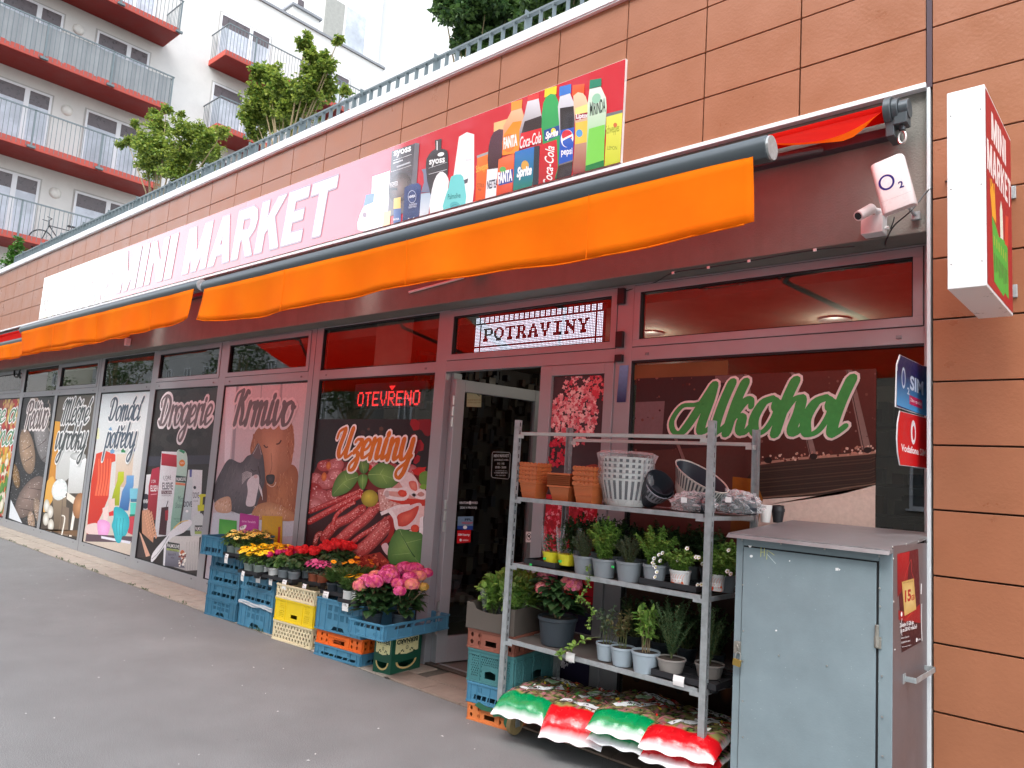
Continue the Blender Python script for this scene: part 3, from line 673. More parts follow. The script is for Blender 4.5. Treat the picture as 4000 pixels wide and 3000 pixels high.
# --- Pecivo
p = poster(WIN[2], Z1); bgrect(p, S(48,48,50))
flecks(p, [(180,520),(440,520),(330,1580),(60,1500)], 500, [S(190,190,190),S(120,120,120),S(90,90,90)], 1, 3)
def loaf(cx, cy, rx, ry, ang, c, cuts=3):
    p.ell(cx, cy, rx, ry, mixc(c,(0,0,0),.55), ang, 24, fan=(*c, -rx*.1, -ry*.2))
    ca, sa = math.cos(ang), math.sin(ang)
    P_ = [(cx+rx*.9*math.cos(t)*ca-ry*.9*math.sin(t)*sa, cy+rx*.9*math.cos(t)*sa+ry*.9*math.sin(t)*ca) for t in [i*.5 for i in range(13)]]
    flecks(p, P_, 110, [mixc(c,(1,1,1),.5), mixc(c,(0,0,0),.35), c], 1, 4)
    for i in range(cuts):
        u = (i-(cuts-1)/2)*.5*rx; a = (cx+u*ca-ry*.6*-sa, cy+u*sa-ry*.6*ca); b = (cx+(u+.2*rx)*ca+ry*.6*-sa, cy+(u+.2*rx)*sa+ry*.6*ca)
        p.stroke([a, ((a[0]+b[0])/2+5,(a[1]+b[1])/2), b], (7,3), S(60,40,35))
loaf(278,545,30,36,1.4,S(200,170,150),1)
loaf(335,800,250,62,1.45,S(150,145,145),4); loaf(222,960,185,62,1.45,S(178,148,122),2)
loaf(245,1330,190,88,2.1,S(150,128,118),3); loaf(130,1160,100,30,1.4,S(150,115,70),0)
loaf(255,1520,75,30,1.5,S(190,160,135),1); loaf(310,1440,110,34,1.4,S(175,150,130),1)
for k in range(9): p.ell(400+rnd.uniform(-12,12),560+k*28,5,18,S(150,140,130),rnd.uniform(-.6,.6),8)
p.poly([(90,1350),(75,1500),(180,1560)],S(220,225,230))
scr(p, ZA, 'Pečivo', (345,1190),(668,1185),(480,950), .2, S(105,92,90), S(236,228,226))
placed(p, 'window_poster', 'poster of floury bread loaves on a dark table', 'poster', PG)
# --- Mlecne vyrobky
p = poster(WIN[3], Z1); bgrect(p, S(70,60,52), S(95,88,78))
p.poly([(440,715),(488,720),(480,900),(450,1200),(400,1420),(360,1400),(420,1000)], S(222,160,60), vgrad=S(190,120,40))
p.poly([(360,1250),(430,1160),(445,1300),(400,1400),(350,1450)], S(225,170,80), sm=3)
p.poly([(500,830),(545,800),(600,830),(580,1150),(450,1180)], S(225,228,228), vgrad=S(190,190,185), sm=3)
p.poly([(570,1020),(700,1020),(665,1300),(545,1300)], S(232,236,236), vgrad=S(200,200,196))
p.ell(630,1020,66,28,S(250,250,250)); p.ell(632,1000,64,34,S(170,172,170),fan=S(225,226,226))
p.poly([(425,1330),(540,1330),(530,1480),(510,1640),(440,1640)], S(150,132,110), vgrad=S(90,74,58))
p.ell(482,1270,62,88,S(215,222,220),.2,20,fan=S(250,252,250)); flecks(p,[(430,1220),(480,1170),(540,1240),(530,1340),(440,1340)],60,[S(255,255,255),S(225,232,230)],4,11)
p.poly([(545,1290),(620,1345),(605,1395),(540,1345)],S(235,228,214)); p.poly([(600,1380),(622,1390),(580,1650),(560,1650)],S(245,240,230))
p.ell(640,1400,48,105,S(150,100,62),.15,20,fan=S(205,150,105))
p.poly([(500,1400),(560,1420),(550,1650),(470,1650)],S(130,112,95))
for (x,y) in ((378,1400),(408,1450),(372,1510),(412,1560)): p.ell(x,y,24,52,S(190,184,170),.05,18,fan=S(246,244,238))
p.poly([(330,1590),(400,1620),(640,1600),(660,1660),(330,1660)],S(120,90,62))
p.stroke([(505,1350),(500,1480),(490,1620)],3,S(60,45,38)); p.stroke([(500,1480),(525,1500),(500,1640)],10,S(240,236,226))
scr(p, ZA, 'Mléčné', (865,1112),(1262,1115),(1100,905), .28, S(78,84,84), WHITE); scr(p, ZA, 'výrobky', (790,1482),(1222,1490),(920,1275), .28, S(78,84,84), WHITE)
placed(p, 'window_poster', 'poster of milk, cheese, cottage cheese and eggs on brown', 'poster', PG)
# --- Domaci potreby
p = poster(WIN[4], Z1); bgrect(p, S(205,190,175), S(226,236,240))
p.poly([(780,980),(850,955),(935,985),(935,1040),(905,1050),(880,1330),(820,1480),(790,1540),(730,1640),(700,1640),(740,1200)], S(220,70,45), vgrad=S(190,40,30))
for k in range(5): p.stroke([(800+k*24,1020),(798+k*22,1180),(775+k*22,1320)],(9,16),S(240,110,75))
p.stroke([(790,770),(792,860)],26,S(235,235,190)); p.poly([(880,780),(900,760),(940,900),(925,975),(895,980)],S(110,160,200)); p.stroke([(1000,930),(998,970)],34,S(30,140,80)); p.stroke([(1085,900),(1080,960)],24,S(80,90,160))
p.poly([(945,980),(1085,980),(1060,1260),(930,1240)],S(222,208,192),vgrad=S(205,175,150))
p.poly([(958,1125),(1005,1125),(1002,1200),(975,1240),(965,1400),(890,1400),(925,1270),(950,1200)],S(190,200,30),vgrad=S(150,160,20))
p.poly([(1025,1155),(1085,1155),(1082,1240),(1060,1300),(1040,1440),(960,1440),(990,1280),(1022,1220)],S(110,165,215),vgrad=S(50,100,160))
p.rect(1052,1260,1120,1345,S(120,195,215)); p.rect(1058,1345,1115,1370,S(60,120,150)); p.rect(1055,1375,1115,1480,S(95,205,190)); p.rect(1050,1470,1100,1500,S(30,120,95))
p.poly([(1030,1490),(1090,1485),(1080,1640),(1035,1620)],S(200,60,75))
p.poly([(870,1350),(930,1340),(930,1470),(895,1460)],S(225,195,185)); p.poly([(830,1420),(880,1400),(870,1530),(840,1530)],S(230,205,200)); p.poly([(880,1455),(930,1435),(925,1480),(885,1485)],S(215,50,50))
p.poly([(700,1560),(790,1545),(790,1640),(700,1620)],S(225,200,195),sm=4)
p.poly([(790,1530),(840,1515),(890,1545),(880,1620),(850,1660),(800,1640)],S(225,150,205),sm=4,fan=S(240,180,225))
p.poly([(700,1630),(1080,1650),(1080,1700),(690,1690)],S(90,70,80)); p.poly([(820,1645),(1060,1690),(1050,1710),(820,1665)],S(225,225,235))
p.poly([(925,1415),(980,1420),(1040,1480),(1048,1560),(1020,1640),(990,1650),(975,1700),(940,1690),(915,1600),(905,1560),(920,1500)],S(40,165,180),sm=4,fan=S(80,205,215))
for k in range(3): p.stroke([(950+k*26,1500),(945+k*24,1570),(950+k*20,1640)],3,S(20,120,140))
scr(p, ZA, 'Domácí', (1545,1070),(2010,1072),(1800,872), .22, S(82,96,110), WHITE); scr(p, ZA, 'potřeby', (1512,1462),(1935,1470),(1600,1262), .22, S(82,96,110), WHITE)
placed(p, 'window_poster', 'pale poster of red gloves, spray bottles and sponges', 'poster', PG)
# --- Drogerie
p = poster(WIN[5], Z1); bgrect(p, S(46,42,42), S(52,48,46))
flecks(p, [(1250,460),(1760,430),(1700,1000),(1200,1000)], 40, [S(60,56,54),S(40,37,37)], 20, 50)
p.poly([(1180,1000),(1700,990),(1700,1060),(1180,1080)],S(62,62,74))
p.poly([(1175,1148),(1222,1145),(1215,1440),(1160,1460)],S(232,232,234),vgrad=S(190,190,195)); p.ell(1180,1365,34,62,S(45,48,58),.05)
p.text('NIVEA',1155,1380,1205,1350,WHITE,bold=.02)
p.poly([(1232,1105),(1290,1085),(1298,1150),(1290,1500),(1190,1540),(1205,1240)],S(190,45,75),vgrad=S(150,40,40))
p.text("L'OR",1225,1215,1262,1190,WHITE); p.text('ELSEV',1220,1285,1280,1235,WHITE,bold=.02); p.stroke([(1222,1310),(1272,1305)],5,S(240,180,190),sm=0)
p.poly([(1310,960),(1440,965),(1425,1350),(1390,1640),(1250,1655),(1280,1300)],S(238,238,240),vgrad=S(215,215,220))
p.poly([(1310,975),(1440,992),(1434,1088),(1306,1072)],S(205,40,65),vgrad=S(170,30,50))
p.text("L'ORÉ",1325,1188,1386,1150,S(50,45,60)); p.stroke([(1330,1196),(1362,1199)],2,S(60,50,60),sm=0); p.text('ELSEVE',1315,1270,1400,1212,S(60,50,70),bold=.015)
p.rect(1308,1278,1392,1306,S(95,40,60)); p.text('TOTAL REPAIR',1312,1302,1390,1284,WHITE); p.text('SHAMPOOING',1310,1324,1388,1310,S(110,90,100))
p.poly([(1308,1415),(1365,1408),(1345,1640),(1285,1635)],S(70,30,40)); p.poly([(1338,1440),(1365,1436),(1360,1520),(1338,1520)],S(170,30,50)); p.stroke([(1362,1360),(1350,1400),(1342,1440)],6,S(60,50,60))
p.poly([(1432,960),(1465,948),(1500,960),(1518,1010),(1512,1150),(1460,1500),(1445,1620),(1380,1620),(1400,1400),(1432,1100)],S(200,228,214),vgrad=S(120,170,150),sm=2)
p.poly([(1445,955),(1470,946),(1500,962),(1490,980)],S(40,150,100)); p.ell(1475,1055,24,28,S(225,130,40)); p.text('NEW',1462,1062,1490,1048,WHITE)
p.poly([(1425,1155),(1508,1165),(1502,1215),(1422,1205)],S(30,70,60)); p.text('PALMOLIVE',1427,1200,1504,1172,WHITE,bold=.02); p.poly([(1422,1210),(1502,1220),(1500,1238),(1422,1230)],S(225,130,90))
p.text('Mint',1440,1370,1485,1320,S(90,120,110),shear=.3); p.text('Shake',1420,1420,1472,1375,S(90,120,110),shear=.3); p.text('Body Butter',1408,1515,1460,1500,S(60,110,90)); p.text('Wash',1425,1532,1448,1520,S(60,110,90))
p.poly([(1525,1110),(1560,1108),(1562,1240),(1540,1600),(1460,1600),(1490,1400)],S(215,225,228),vgrad=S(170,185,190)); p.poly([(1536,1110),(1556,1108),(1552,1170),(1536,1168)],S(90,100,170))
p.poly([(1560,1108),(1640,1112),(1630,1340),(1610,1600),(1540,1600),(1560,1300)],S(225,230,232),vgrad=S(195,200,205))
p.text('DOVE',1490,1410,1556,1365,S(40,50,70),bold=.02); p.text('DOVE',1566,1340,1612,1292,S(50,60,80),bold=.01); p.text('body milk',1568,1375,1606,1352,S(120,125,135)); p.ell(1578,1253,11,13,S(30,35,50)); p.ell(1515,1445,12,10,S(245,245,245))
p.poly([(1562,1500),(1600,1470),(1645,1475),(1655,1640),(1545,1640)],S(205,212,212),sm=3); p.poly([(1600,1395),(1655,1392),(1652,1440),(1602,1445)],S(200,200,40)); p.poly([(1606,1320),(1628,1305),(1670,1308),(1668,1325),(1645,1330),(1640,1395),(1618,1395),(1622,1335)],S(205,205,45))
p.poly([(1578,1560),(1650,1560),(1645,1605),(1578,1608)],S(35,45,40)); p.text('PALMOLIVE',1582,1602,1648,1570,WHITE,bold=.02); p.rect(1578,1608,1645,1630,S(160,185,90))
# brush
p.poly([(1150,1440),(1200,1430),(1245,1640),(1240,1700),(1150,1620)],S(205,150,120)); 
for i in range(9):
    for j in range(4): p.ell(1168+j*19+i*5,1450+i*24+(j%2)*10,8,16,S(205,145,110),.15,10,fan=S(235,180,150)); p.d -= p.eps*.5
# lower part in the finer frame
q = p.mp; p.mp = lambda a, b: (lambda q_: (q_.x, q_.z))(onY(*ZH(a,b), YP))
p.poly([(110,700),(180,860),(260,1180),(240,1200),(108,1220)],S(60,54,56)); p.poly([(150,840),(190,870),(320,1180),(260,1200)],S(220,170,145))
p.poly([(600,900),(1030,900),(1010,1390),(840,1400),(620,1330),(560,1200)],S(222,220,216),vgrad=S(160,158,160))
for k in range(5): p.stroke([(850+k*38,980),(840+k*36,1390)],(9,9),S(190,188,184))
p.poly([(540,1030),(730,1120),(820,1360),(520,1330)],S(150,150,165),vgrad=S(90,90,105)); p.text('Balanced &',580,1180,690,1140,S(60,60,80)); p.text('Mild',620,1225,665,1195,S(60,60,80))
p.poly([(560,980),(748,1010),(744,1098),(556,1070)],S(38,48,44)); p.text('PALMOLIVE',566,1056,740,1004,WHITE,bold=.02,skew=24); p.poly([(556,1072),(744,1100),(740,1130),(556,1102)],S(160,175,100)); p.text('NATURALS',600,1112,706,1092,S(60,80,40),skew=14)
p.poly([(330,1280),(360,1140),(560,900),(660,790),(850,670),(915,680),(910,740),(800,850),(640,920),(520,1060),(350,1290)],S(232,232,236),sm=3); p.stroke([(660,790),(760,700),(870,675)],(18,10),S(230,200,110)); p.stroke([(345,1230),(470,1100),(590,900)],5,S(60,60,75))
p.poly([(520,1050),(555,1000),(530,1330),(505,1330)],S(235,235,240)); p.ell(785,1160,34,60,S(205,110,60)); flecks(p,[(730,1120),(830,1130),(820,1330),(740,1330)],40,[S(240,235,225),S(120,60,50)],8,20)
p.mp = q
scr(p, Z1, 'Drogerie', (1272,745),(1705,742),(1500,592), .18, S(120,108,110), S(244,236,238), th=.3, ow=.15)
placed(p, 'window_poster', 'dark poster of shampoo and shower gel bottles with a round hairbrush', 'poster', PG)
# --- Krmivo
p = poster(WIN[6], ZKz); bgrect(p, S(178,172,182), S(214,196,198))
p.poly([(20,830),(600,830),(600,990),(0,990)],S(196,202,212)); p.poly([(92,40),(165,40),(120,520),(90,520)],S(226,220,226)); p.poly([(165,40),(178,40),(150,520),(130,520)],S(160,150,158)); p.poly([(320,20),(326,20),(300,480),(292,480)],S(172,160,164)); p.poly([(440,20),(452,20),(440,300),(425,300)],S(168,156,160))
brn = [S(176,118,84),S(160,100,68),S(196,142,104),S(140,84,56)]
body = [(500,530),(540,560),(548,640),(530,820),(525,875),(440,870),(330,850),(300,800),(330,680),(420,560)]
p.poly(body, S(150,92,60), sm=4, fan=S(186,124,82))
head = [(330,280),(420,262),(500,262),(524,380),(515,470),(500,540),(440,600),(405,665),(375,670),(345,640),(330,540),(300,470),(262,478),(250,430),(280,330)]
p.poly(head, S(158,104,74), sm=4, fan=S(192,136,102))
for k in range(260):
    u = rnd.random(); x, y = (rnd.uniform(480,520), rnd.uniform(280,480)) if u < .25 else ((rnd.uniform(255,300), rnd.uniform(340,470)) if u < .4 else (rnd.uniform(340,530), rnd.uniform(560,860)))
    l = rnd.uniform(18,50); p.stroke([(x,y),(x+rnd.uniform(-8,8),y+l*.6),(x+rnd.uniform(-14,10),y+l)],(rnd.uniform(2,5),.6),rnd.choice(brn),sm=0); p.d -= p.eps*.7
p.poly([(330,300),(400,285),(455,300),(440,460),(420,560),(405,640),(360,650),(345,560),(325,420)],S(176,120,88),sm=4,fan=S(205,150,116))
p.stroke([(335,410),(348,425),(360,420)],8,S(80,48,36)); p.stroke([(412,405),(430,400),(443,380)],9,S(80,48,36)); p.stroke([(380,460),(385,540),(372,590)],3,S(130,84,62))
p.poly([(350,602),(378,592),(402,600),(398,640),(378,655),(355,640)],S(38,34,36),sm=4,fan=S(80,72,76)); p.stroke([(355,650),(380,668),(400,662),(410,640)],5,S(215,190,170))
p.stroke([(300,470),(320,600),(330,700),(320,800)],(30,60),S(110,66,52))
gry = [S(96,94,100),S(80,78,84),S(118,116,122),S(70,68,74)]
cat = [(120,498),(190,520),(230,480),(262,462),(300,398),(326,460),(338,540),(340,640),(300,760),(268,830),(190,838),(135,820),(60,800),(20,740),(30,660),(70,570)]
p.poly(cat, S(76,74,80), sm=4, fan=S(116,114,120))
for k in range(300):
    a_, b_ = rnd.uniform(20,330), rnd.uniform(500,820)
    if inpoly(a_, b_, cat): p.stroke([(a_,b_),(a_-4,b_+12),(a_-rnd.uniform(2,9),b_+rnd.uniform(18,30))],(2.5,.6),rnd.choice(gry),sm=0); p.d -= p.eps*.7
p.poly([(265,470),(304,402),(322,480),(300,500)],S(104,88,90),sm=2); p.stroke([(268,466),(305,400),(320,470)],2,S(226,216,218),sm=0)
p.poly([(232,640),(262,605),(300,596),(306,650),(292,720),(275,785),(225,782),(236,700)],S(214,210,214),sm=4); p.ell(285,605,12,12,S(205,180,180)); p.stroke([(255,560),(270,572),(290,568)],4,S(50,48,52)); p.stroke([(300,540),(312,600),(315,620)],4,S(50,48,52))
for k in range(8): p.stroke([(262,585+k*3),(230,575+k*6),(200,590+k*9)],1.6,S(236,234,236)); p.stroke([(306,650+k*4),(322,690+k*5),(328,740-k*3+12)],1.4,S(236,234,236))
p.poly([(28,780),(60,745),(120,730),(135,780),(125,828),(50,826)],S(190,150,124),sm=4,fan=S(214,180,156))
p.poly([(262,830),(300,780),(380,765),(470,800),(525,840),(520,880),(330,876),(270,860)],S(176,124,84),sm=4,fan=S(214,168,124))
for k in range(120):
    x, y = (rnd.uniform(30,130),rnd.uniform(735,810)) if k < 40 else (rnd.uniform(270,520),rnd.uniform(775,860)); p.stroke([(x,y),(x-6,y+14)],(3,.8),rnd.choice([S(232,208,186),S(206,160,118),S(170,116,78)]),sm=0); p.d -= p.eps*.7
p.poly([(60,868),(168,880),(165,1100),(48,1100)],S(60,160,50),fan=S(110,195,80)); p.poly([(188,832),(306,852),(300,1100),(170,1100)],S(176,40,140),fan=S(195,60,160)); p.text('one health',200,888,285,874,S(240,200,235),skew=8); p.poly([(188,918),(226,905),(220,928),(192,938)],WHITE,sm=3); p.text('NEW',192,928,214,914,S(60,30,60),skew=-4,bold=.02)
p.poly([(326,848),(452,852),(448,1100),(310,1100)],S(205,160,10),fan=S(225,180,20)); p.poly([(425,920),(440,915),(432,1100),(415,1100)],S(190,60,30))
scr(p, ZKz, 'Krmivo', (130,278),(505,285),(330,148), .22, S(112,98,100), S(232,214,216), th=.34, ow=.13)
placed(p, 'window_poster', 'pale poster of a grey cat cuddling a golden dog, pet food packs below', 'poster', PG)
# --- Uzeniny
p = poster(WIN[7], ZU, top_=1.96); bgrect(p, S(34,28,32))
flecks(p, [(1110,90),(1290,90),(1250,500),(1130,520)], 9, [S(150,20,35),S(120,14,30),S(175,30,45)], 30, 60, 1.6)
flecks(p, [(500,200),(1000,160),(1000,300),(500,320)], 14, [S(90,60,50),S(60,40,40)], 10, 30)
sal = [S(196,120,124),S(214,150,152),S(180,92,96),S(205,136,140),S(160,60,62)]
def slice_(x, y, r, c=None):
    c = c or rnd.choice(sal); p.ell(x,y,r,r*.8,mixc(c,S(150,20,20),.75),rnd.uniform(-.4,.4),18,fan=c)
    for k in range(18): a_ = rnd.uniform(0,6.28); q_ = r*.75*math.sqrt(rnd.random()); p.ell(x+q_*math.cos(a_),y+q_*.8*math.sin(a_),rnd.uniform(3,8),rnd.uniform(3,6),rnd.choice([S(240,205,205),S(225,170,170),S(150,40,44)]),0,6); p.d -= p.eps*.7
p.poly([(170,520),(260,490),(420,520),(600,520),(700,540),(900,560),(1010,640),(1240,620),(1240,900),(600,900),(60,1000),(60,700),(110,640)],S(110,18,22))
for (x,y,r) in ((220,560,70),(330,560,90),(140,690,75),(240,720,95),(120,800,85),(330,650,80),(180,880,110),(300,850,70),(520,560,60),(700,560,70),(480,620,70),(880,600,90),(1080,600,70),(1180,620,60),(120,950,90)): slice_(x,y,r)
p.ell(265,560,24,40,S(190,90,40),.1,14,fan=S(215,130,60)); p.ell(220,670,26,46,S(190,90,40),.1,14,fan=S(220,140,70)); p.poly([(505,520),(590,505),(700,560),(690,600),(520,590)],S(200,24,20)); p.poly([(1090,600),(1240,570),(1200,650),(1130,650)],S(190,30,26))
def sausage(pts, w, c, w2=None):
    p.stroke(pts,(w,w2 or w),mixc(c,(0,0,0),.45)); p.stroke([(a_-w*.02,b_-w*.05) for a_,b_ in pts],(w*.8,(w2 or w)*.8),c); p.stroke([(a_-w*.06,b_-w*.16) for a_,b_ in pts],(w*.4,(w2 or w)*.4),mixc(c,S(230,140,135),.35))
    for e in (pts[0],pts[-1]): p.ell(e[0],e[1],w*.45,w*.4,mixc(c,(0,0,0),.2),-.6,14,fan=c)
    L_ = catmull(pts,8,False)
    for k in range(int(w*1.6)):
        q_ = rnd.choice(L_); p.ell(q_[0]+rnd.uniform(-.32,.32)*w,q_[1]+rnd.uniform(-.34,.3)*w,rnd.uniform(3,9),rnd.uniform(2,4.5),rnd.choice([S(226,150,146),S(205,110,106),S(140,24,26),S(240,190,185)]),-.6+rnd.uniform(-.4,.4),6); p.d -= p.eps*.75
p.poly([(50,1140),(600,780),(1000,900),(900,1500),(240,1640),(20,1500)],S(52,12,18))
sausage([(70,1020),(320,920),(590,810)],52,S(170,26,30)); sausage([(70,1120),(330,980),(590,850)],64,S(178,32,34)); 
sausage([(130,1340),(150,1260),(190,1230)],50,S(150,50,36)); sausage([(220,1280),(330,1150),(470,1080),(600,985)],96,S(176,52,52)); sausage([(300,1200),(340,1060),(430,980),(520,930)],44,S(190,40,36),30)
sausage([(300,1380),(480,1210),(640,1080),(740,960)],110,S(182,66,66)); sausage([(400,1420),(560,1280),(720,1180),(850,1090)],50,S(176,50,52)); 
sausage([(500,1470),(660,1350),(800,1200),(880,1110)],140,S(186,78,76)); p.stroke([(870,1080),(905,1150),(880,1270),(800,1360)],46,S(150,24,20))
p.poly([(350,1490),(560,1470),(780,1420),(880,1520),(850,1600),(380,1600)],S(160,52,44)); flecks(p,[(350,1500),(780,1430),(870,1520),(850,1600),(380,1600)],90,[S(220,120,90),S(110,20,20),S(190,80,60)],5,14)
# ham folds
ham = S(224,206,204); p.poly([(760,800),(900,780),(1100,620),(1150,700),(1230,800),(1235,900),(1200,1000),(1000,1020),(780,1010)],S(196,140,132),fan=S(214,170,160))
p.poly([(780,830),(960,900),(1000,1000),(790,1010)],S(205,160,152)); flecks(p,[(780,830),(960,900),(1000,1000),(790,1010)],60,[S(232,205,200),S(180,110,104)],4,10)
p.poly([(960,680),(1060,620),(1150,700),(1160,820),(1060,830)],S(226,214,214),sm=3); p.poly([(1070,720),(1140,720),(1150,810),(1090,790)],S(205,100,84),sm=3,fan=S(228,150,130))
p.poly([(860,900),(1000,880),(1230,900),(1230,990),(1050,960)],S(196,50,30)); 
p.stroke([(830,850),(850,800),(960,800),(1050,790),(1060,840),(1020,890),(900,880),(840,860)],34,S(230,222,222)); p.ell(1005,835,46,34,S(205,60,40),.3,18,fan=S(220,90,66)); p.ell(850,840,26,34,S(190,170,168))
p.stroke([(1070,820),(1130,860),(1210,880),(1235,840),(1190,800),(1110,860)],34,S(232,226,226)); p.ell(1190,845,34,22,S(190,140,130))
p.stroke([(790,1040),(860,1010),(960,970),(1080,960)],36,S(232,226,226)); p.poly([(880,1010),(1060,960),(1180,930),(1200,1000),(1180,1160),(1100,1190),(960,1190),(920,1080)],S(226,210,210),sm=3); p.poly([(960,1050),(1080,1000),(1170,960),(1130,1080),(1040,1160),(950,1150)],S(196,60,46),sm=3,fan=S(224,110,90)); p.stroke([(880,1010),(930,1080),(950,1180),(1010,1240)],40,S(236,232,232)); p.stroke([(1200,960),(1190,1080),(1120,1200),(1060,1240)],50,S(228,200,196)); p.ell(1130,1185,42,40,S(205,64,40),0,18,fan=S(222,84,50)); p.poly([(1180,1080),(1215,1060),(1210,1260),(1170,1240)],S(240,240,242))
def leafp(pts, c, rib):
    p.poly(pts, mixc(c,(0,0,0),.35), sm=5, fan=mixc(c,S(190,220,120),.25)); 
    for r_ in rib: p.stroke(r_,(5,1.5),mixc(c,S(200,225,150),.5))
leafp([(305,860),(320,740),(380,640),(460,600),(545,620),(565,680),(500,790),(400,850)],S(92,140,62),[[(565,670),(430,720),(320,840)],[(450,700),(430,640)],[(420,740),(480,790)]])
leafp([(660,650),(730,560),(820,530),(930,580),(970,700),(900,775),(780,780),(700,730)],S(96,148,66),[[(665,650),(800,650),(960,710)],[(780,650),(820,580)],[(800,655),(850,740)]])
leafp([(575,510),(665,510),(668,600),(620,640),(575,600)],S(70,118,48),[[(600,520),(620,630)]]); leafp([(560,680),(600,645),(655,660),(650,740),(610,800),(570,750)],S(88,145,58),[[(610,650),(608,790)]])
p.ell(680,885,86,86,S(140,124,30),0,24,fan=(*S(210,200,70),-20,-25)); p.poly([(1180,640),(1260,620),(1250,760),(1180,730)],S(100,150,60),sm=3); p.ell(1215,770,36,26,S(120,170,60))
p.poly([(795,1360),(850,1330),(880,1420),(850,1450)],S(220,190,195),sm=3)
leafp([(970,1190),(1100,1215),(1205,1245),(1195,1400),(1190,1560),(1050,1540),(900,1540),(858,1450),(880,1320),(920,1240)],S(88,148,70),[[(980,1200),(1060,1380),(1180,1540)],[(1040,1330),(1200,1290)],[(1080,1430),(900,1450)]])
p.stroke([(980,1220),(1080,1400),(1130,1470)],(3,14),S(40,90,40))
scr(p, ZU, 'Uzeniny', (320,470),(1085,500),(860,300), .22, S(205,112,22), S(240,234,234), th=.36, ow=.11)
placed(p, 'window_poster', 'poster of red sausages, ham, salami and basil with orange script', 'poster', PG)
# --- fixed door leaf: blossom poster
p = facade_print(Zm(1700,1050,.339), .2125); p.clip = (-2.503,-2.05,.17,2.268); bgrect(p, S(70,50,55), S(70,58,62)); a_,b_,c_,d_ = p.clip; p.mp = None
def blossom(cx, cz, R_, n, cols):
    for k in range(n):
        t = rnd.uniform(0,6.283); q_ = R_*math.sqrt(rnd.random()); r = rnd.uniform(.006,.016); x, z = cx+q_*math.cos(t), cz+q_*math.sin(t)
        c = rnd.choice(cols); 
        for j in range(4): p.ell(x+r*.7*math.cos(j*1.57+t), z+r*.7*math.sin(j*1.57+t), r*.7, r*.55, c, j*1.57+t, 6); p.d -= p.eps*.7
pk = [S(236,190,190),S(244,212,208),S(226,160,164),S(205,90,104),S(214,120,130)]
blossom(-2.30,2.24,.12,60,pk); blossom(-2.1,2.18,.1,70,[S(205,70,84),S(220,120,126)]); blossom(-2.3,1.98,.21,520,pk); blossom(-2.42,1.72,.1,60,[S(190,30,60),S(205,60,80)])
p.rect(a_, .72, b_, 1.42, S(190,18,40)); blossom(-2.28,1.2,.24,420,[S(226,60,90),S(240,150,165),S(205,20,50),S(170,10,36)]); p.rect(a_,c_,b_,.66,S(40,34,60)); blossom(-2.3,.42,.14,160,[S(235,235,240),S(200,196,206)])
placed(p, 'door_poster', 'tall poster of pink and red blossom on the fixed door leaf', 'poster', PG)
# --- Alkohol
p = poster(WIN[9], ZAl, top_=2.235, x0=-1.80, x1=-.30); bgrect(p, S(86,52,46)); 
p.poly([(60,95),(300,85),(500,120),(420,400),(60,420)],S(58,38,38)); p.poly([(60,225),(200,220),(190,360),(60,365)],S(116,96,98)); p.poly([(400,120),(700,70),(740,80),(520,140),(400,150)],S(110,84,82))
p.poly([(520,80),(1145,60),(1145,420),(960,440),(620,470),(560,440)],S(92,44,36),vgrad=S(70,32,26)); 
for (x,y,x2,y2,w_) in ((700,80,790,440,20),(925,68,1000,410,26),(520,100,560,380,14),(240,360,300,520,14)): p.stroke([(x,y),((x+x2)/2+rnd.uniform(-5,5),(y+y2)/2),(x2,y2)],(w_*.8,w_*1.4),S(128,104,98)); p.stroke([(x-8,y),((x+x2)/2-8,(y+y2)/2),(x2-10,y2)],3,S(50,26,22))
p.poly([(560,480),(620,470),(790,440),(1145,415),(1145,560),(900,590),(590,610),(500,560)],S(62,44,36),vgrad=S(48,36,30))
for k in range(26): y = 455+k*6.2; p.stroke([(560,y+30),(850,y+4),(1145,y-22)],1.6,rnd.choice([S(84,64,52),S(34,24,22)]))
p.stroke([(560,470),(700,452),(790,444),(1000,428),(1145,410)],10,S(160,120,104)); flecks(p,[(560,440),(1145,385),(1145,412),(560,470)],120,[S(205,176,160),S(180,130,112),S(90,40,32)],2,6)
for (x,y) in ((610,455),(790,440),(1005,415)): p.ell(x,y,16,12,S(34,22,20))
p.stroke([(590,604),(800,585),(950,560),(1145,540)],5,S(110,88,74)); p.poly([(560,640),(590,610),(900,590),(1145,560),(1145,790),(560,760)],S(205,190,178),vgrad=S(196,180,168))
p.poly([(470,520),(560,530),(590,610),(560,760),(460,740)],S(150,96,30),vgrad=S(90,56,20)); p.rect(480,600,535,622,S(196,150,50))
flecks(p, [(60,95),(1145,60),(1145,400),(60,420)], 140, [S(108,66,58),S(70,34,30),S(120,84,78)], 2, 7)
a_,b_,c_,d_ = p.clip; p.mp = None; p.rect(a_, c_, b_, 1.02, S(46,26,22)); p.rect(a_, c_, -1.2, 1.2, S(66,40,22)); 
for k in range(9): p.ell(-1.7+k*.15,.42,.05,.12,S(30,20,18),0,14,fan=S(120,64,24))
p.mp = lambda a, b: (lambda q: (q.x, q.z))(onY(*ZAl(a,b), YP))
scr(p, ZAl, 'Alkohol', (225,342),(905,352),(560,212), .3, S(66,150,76), S(226,212,208), th=.35, ow=.07, asc=.45)
placed(p, 'window_poster', 'wide brown barrel poster with large green script, right of the door', 'poster', PG)
# strips above the poster: brown film and holder
f = MB(); f.box(-1.82,-1.15,.2205,.2215,2.225,2.325); top(f.build('brown_film_strip', mat('amber_film',(.16,.075,.025),rough=.4)), 'amber film strip stuck above the brown barrel poster', 'film strip')
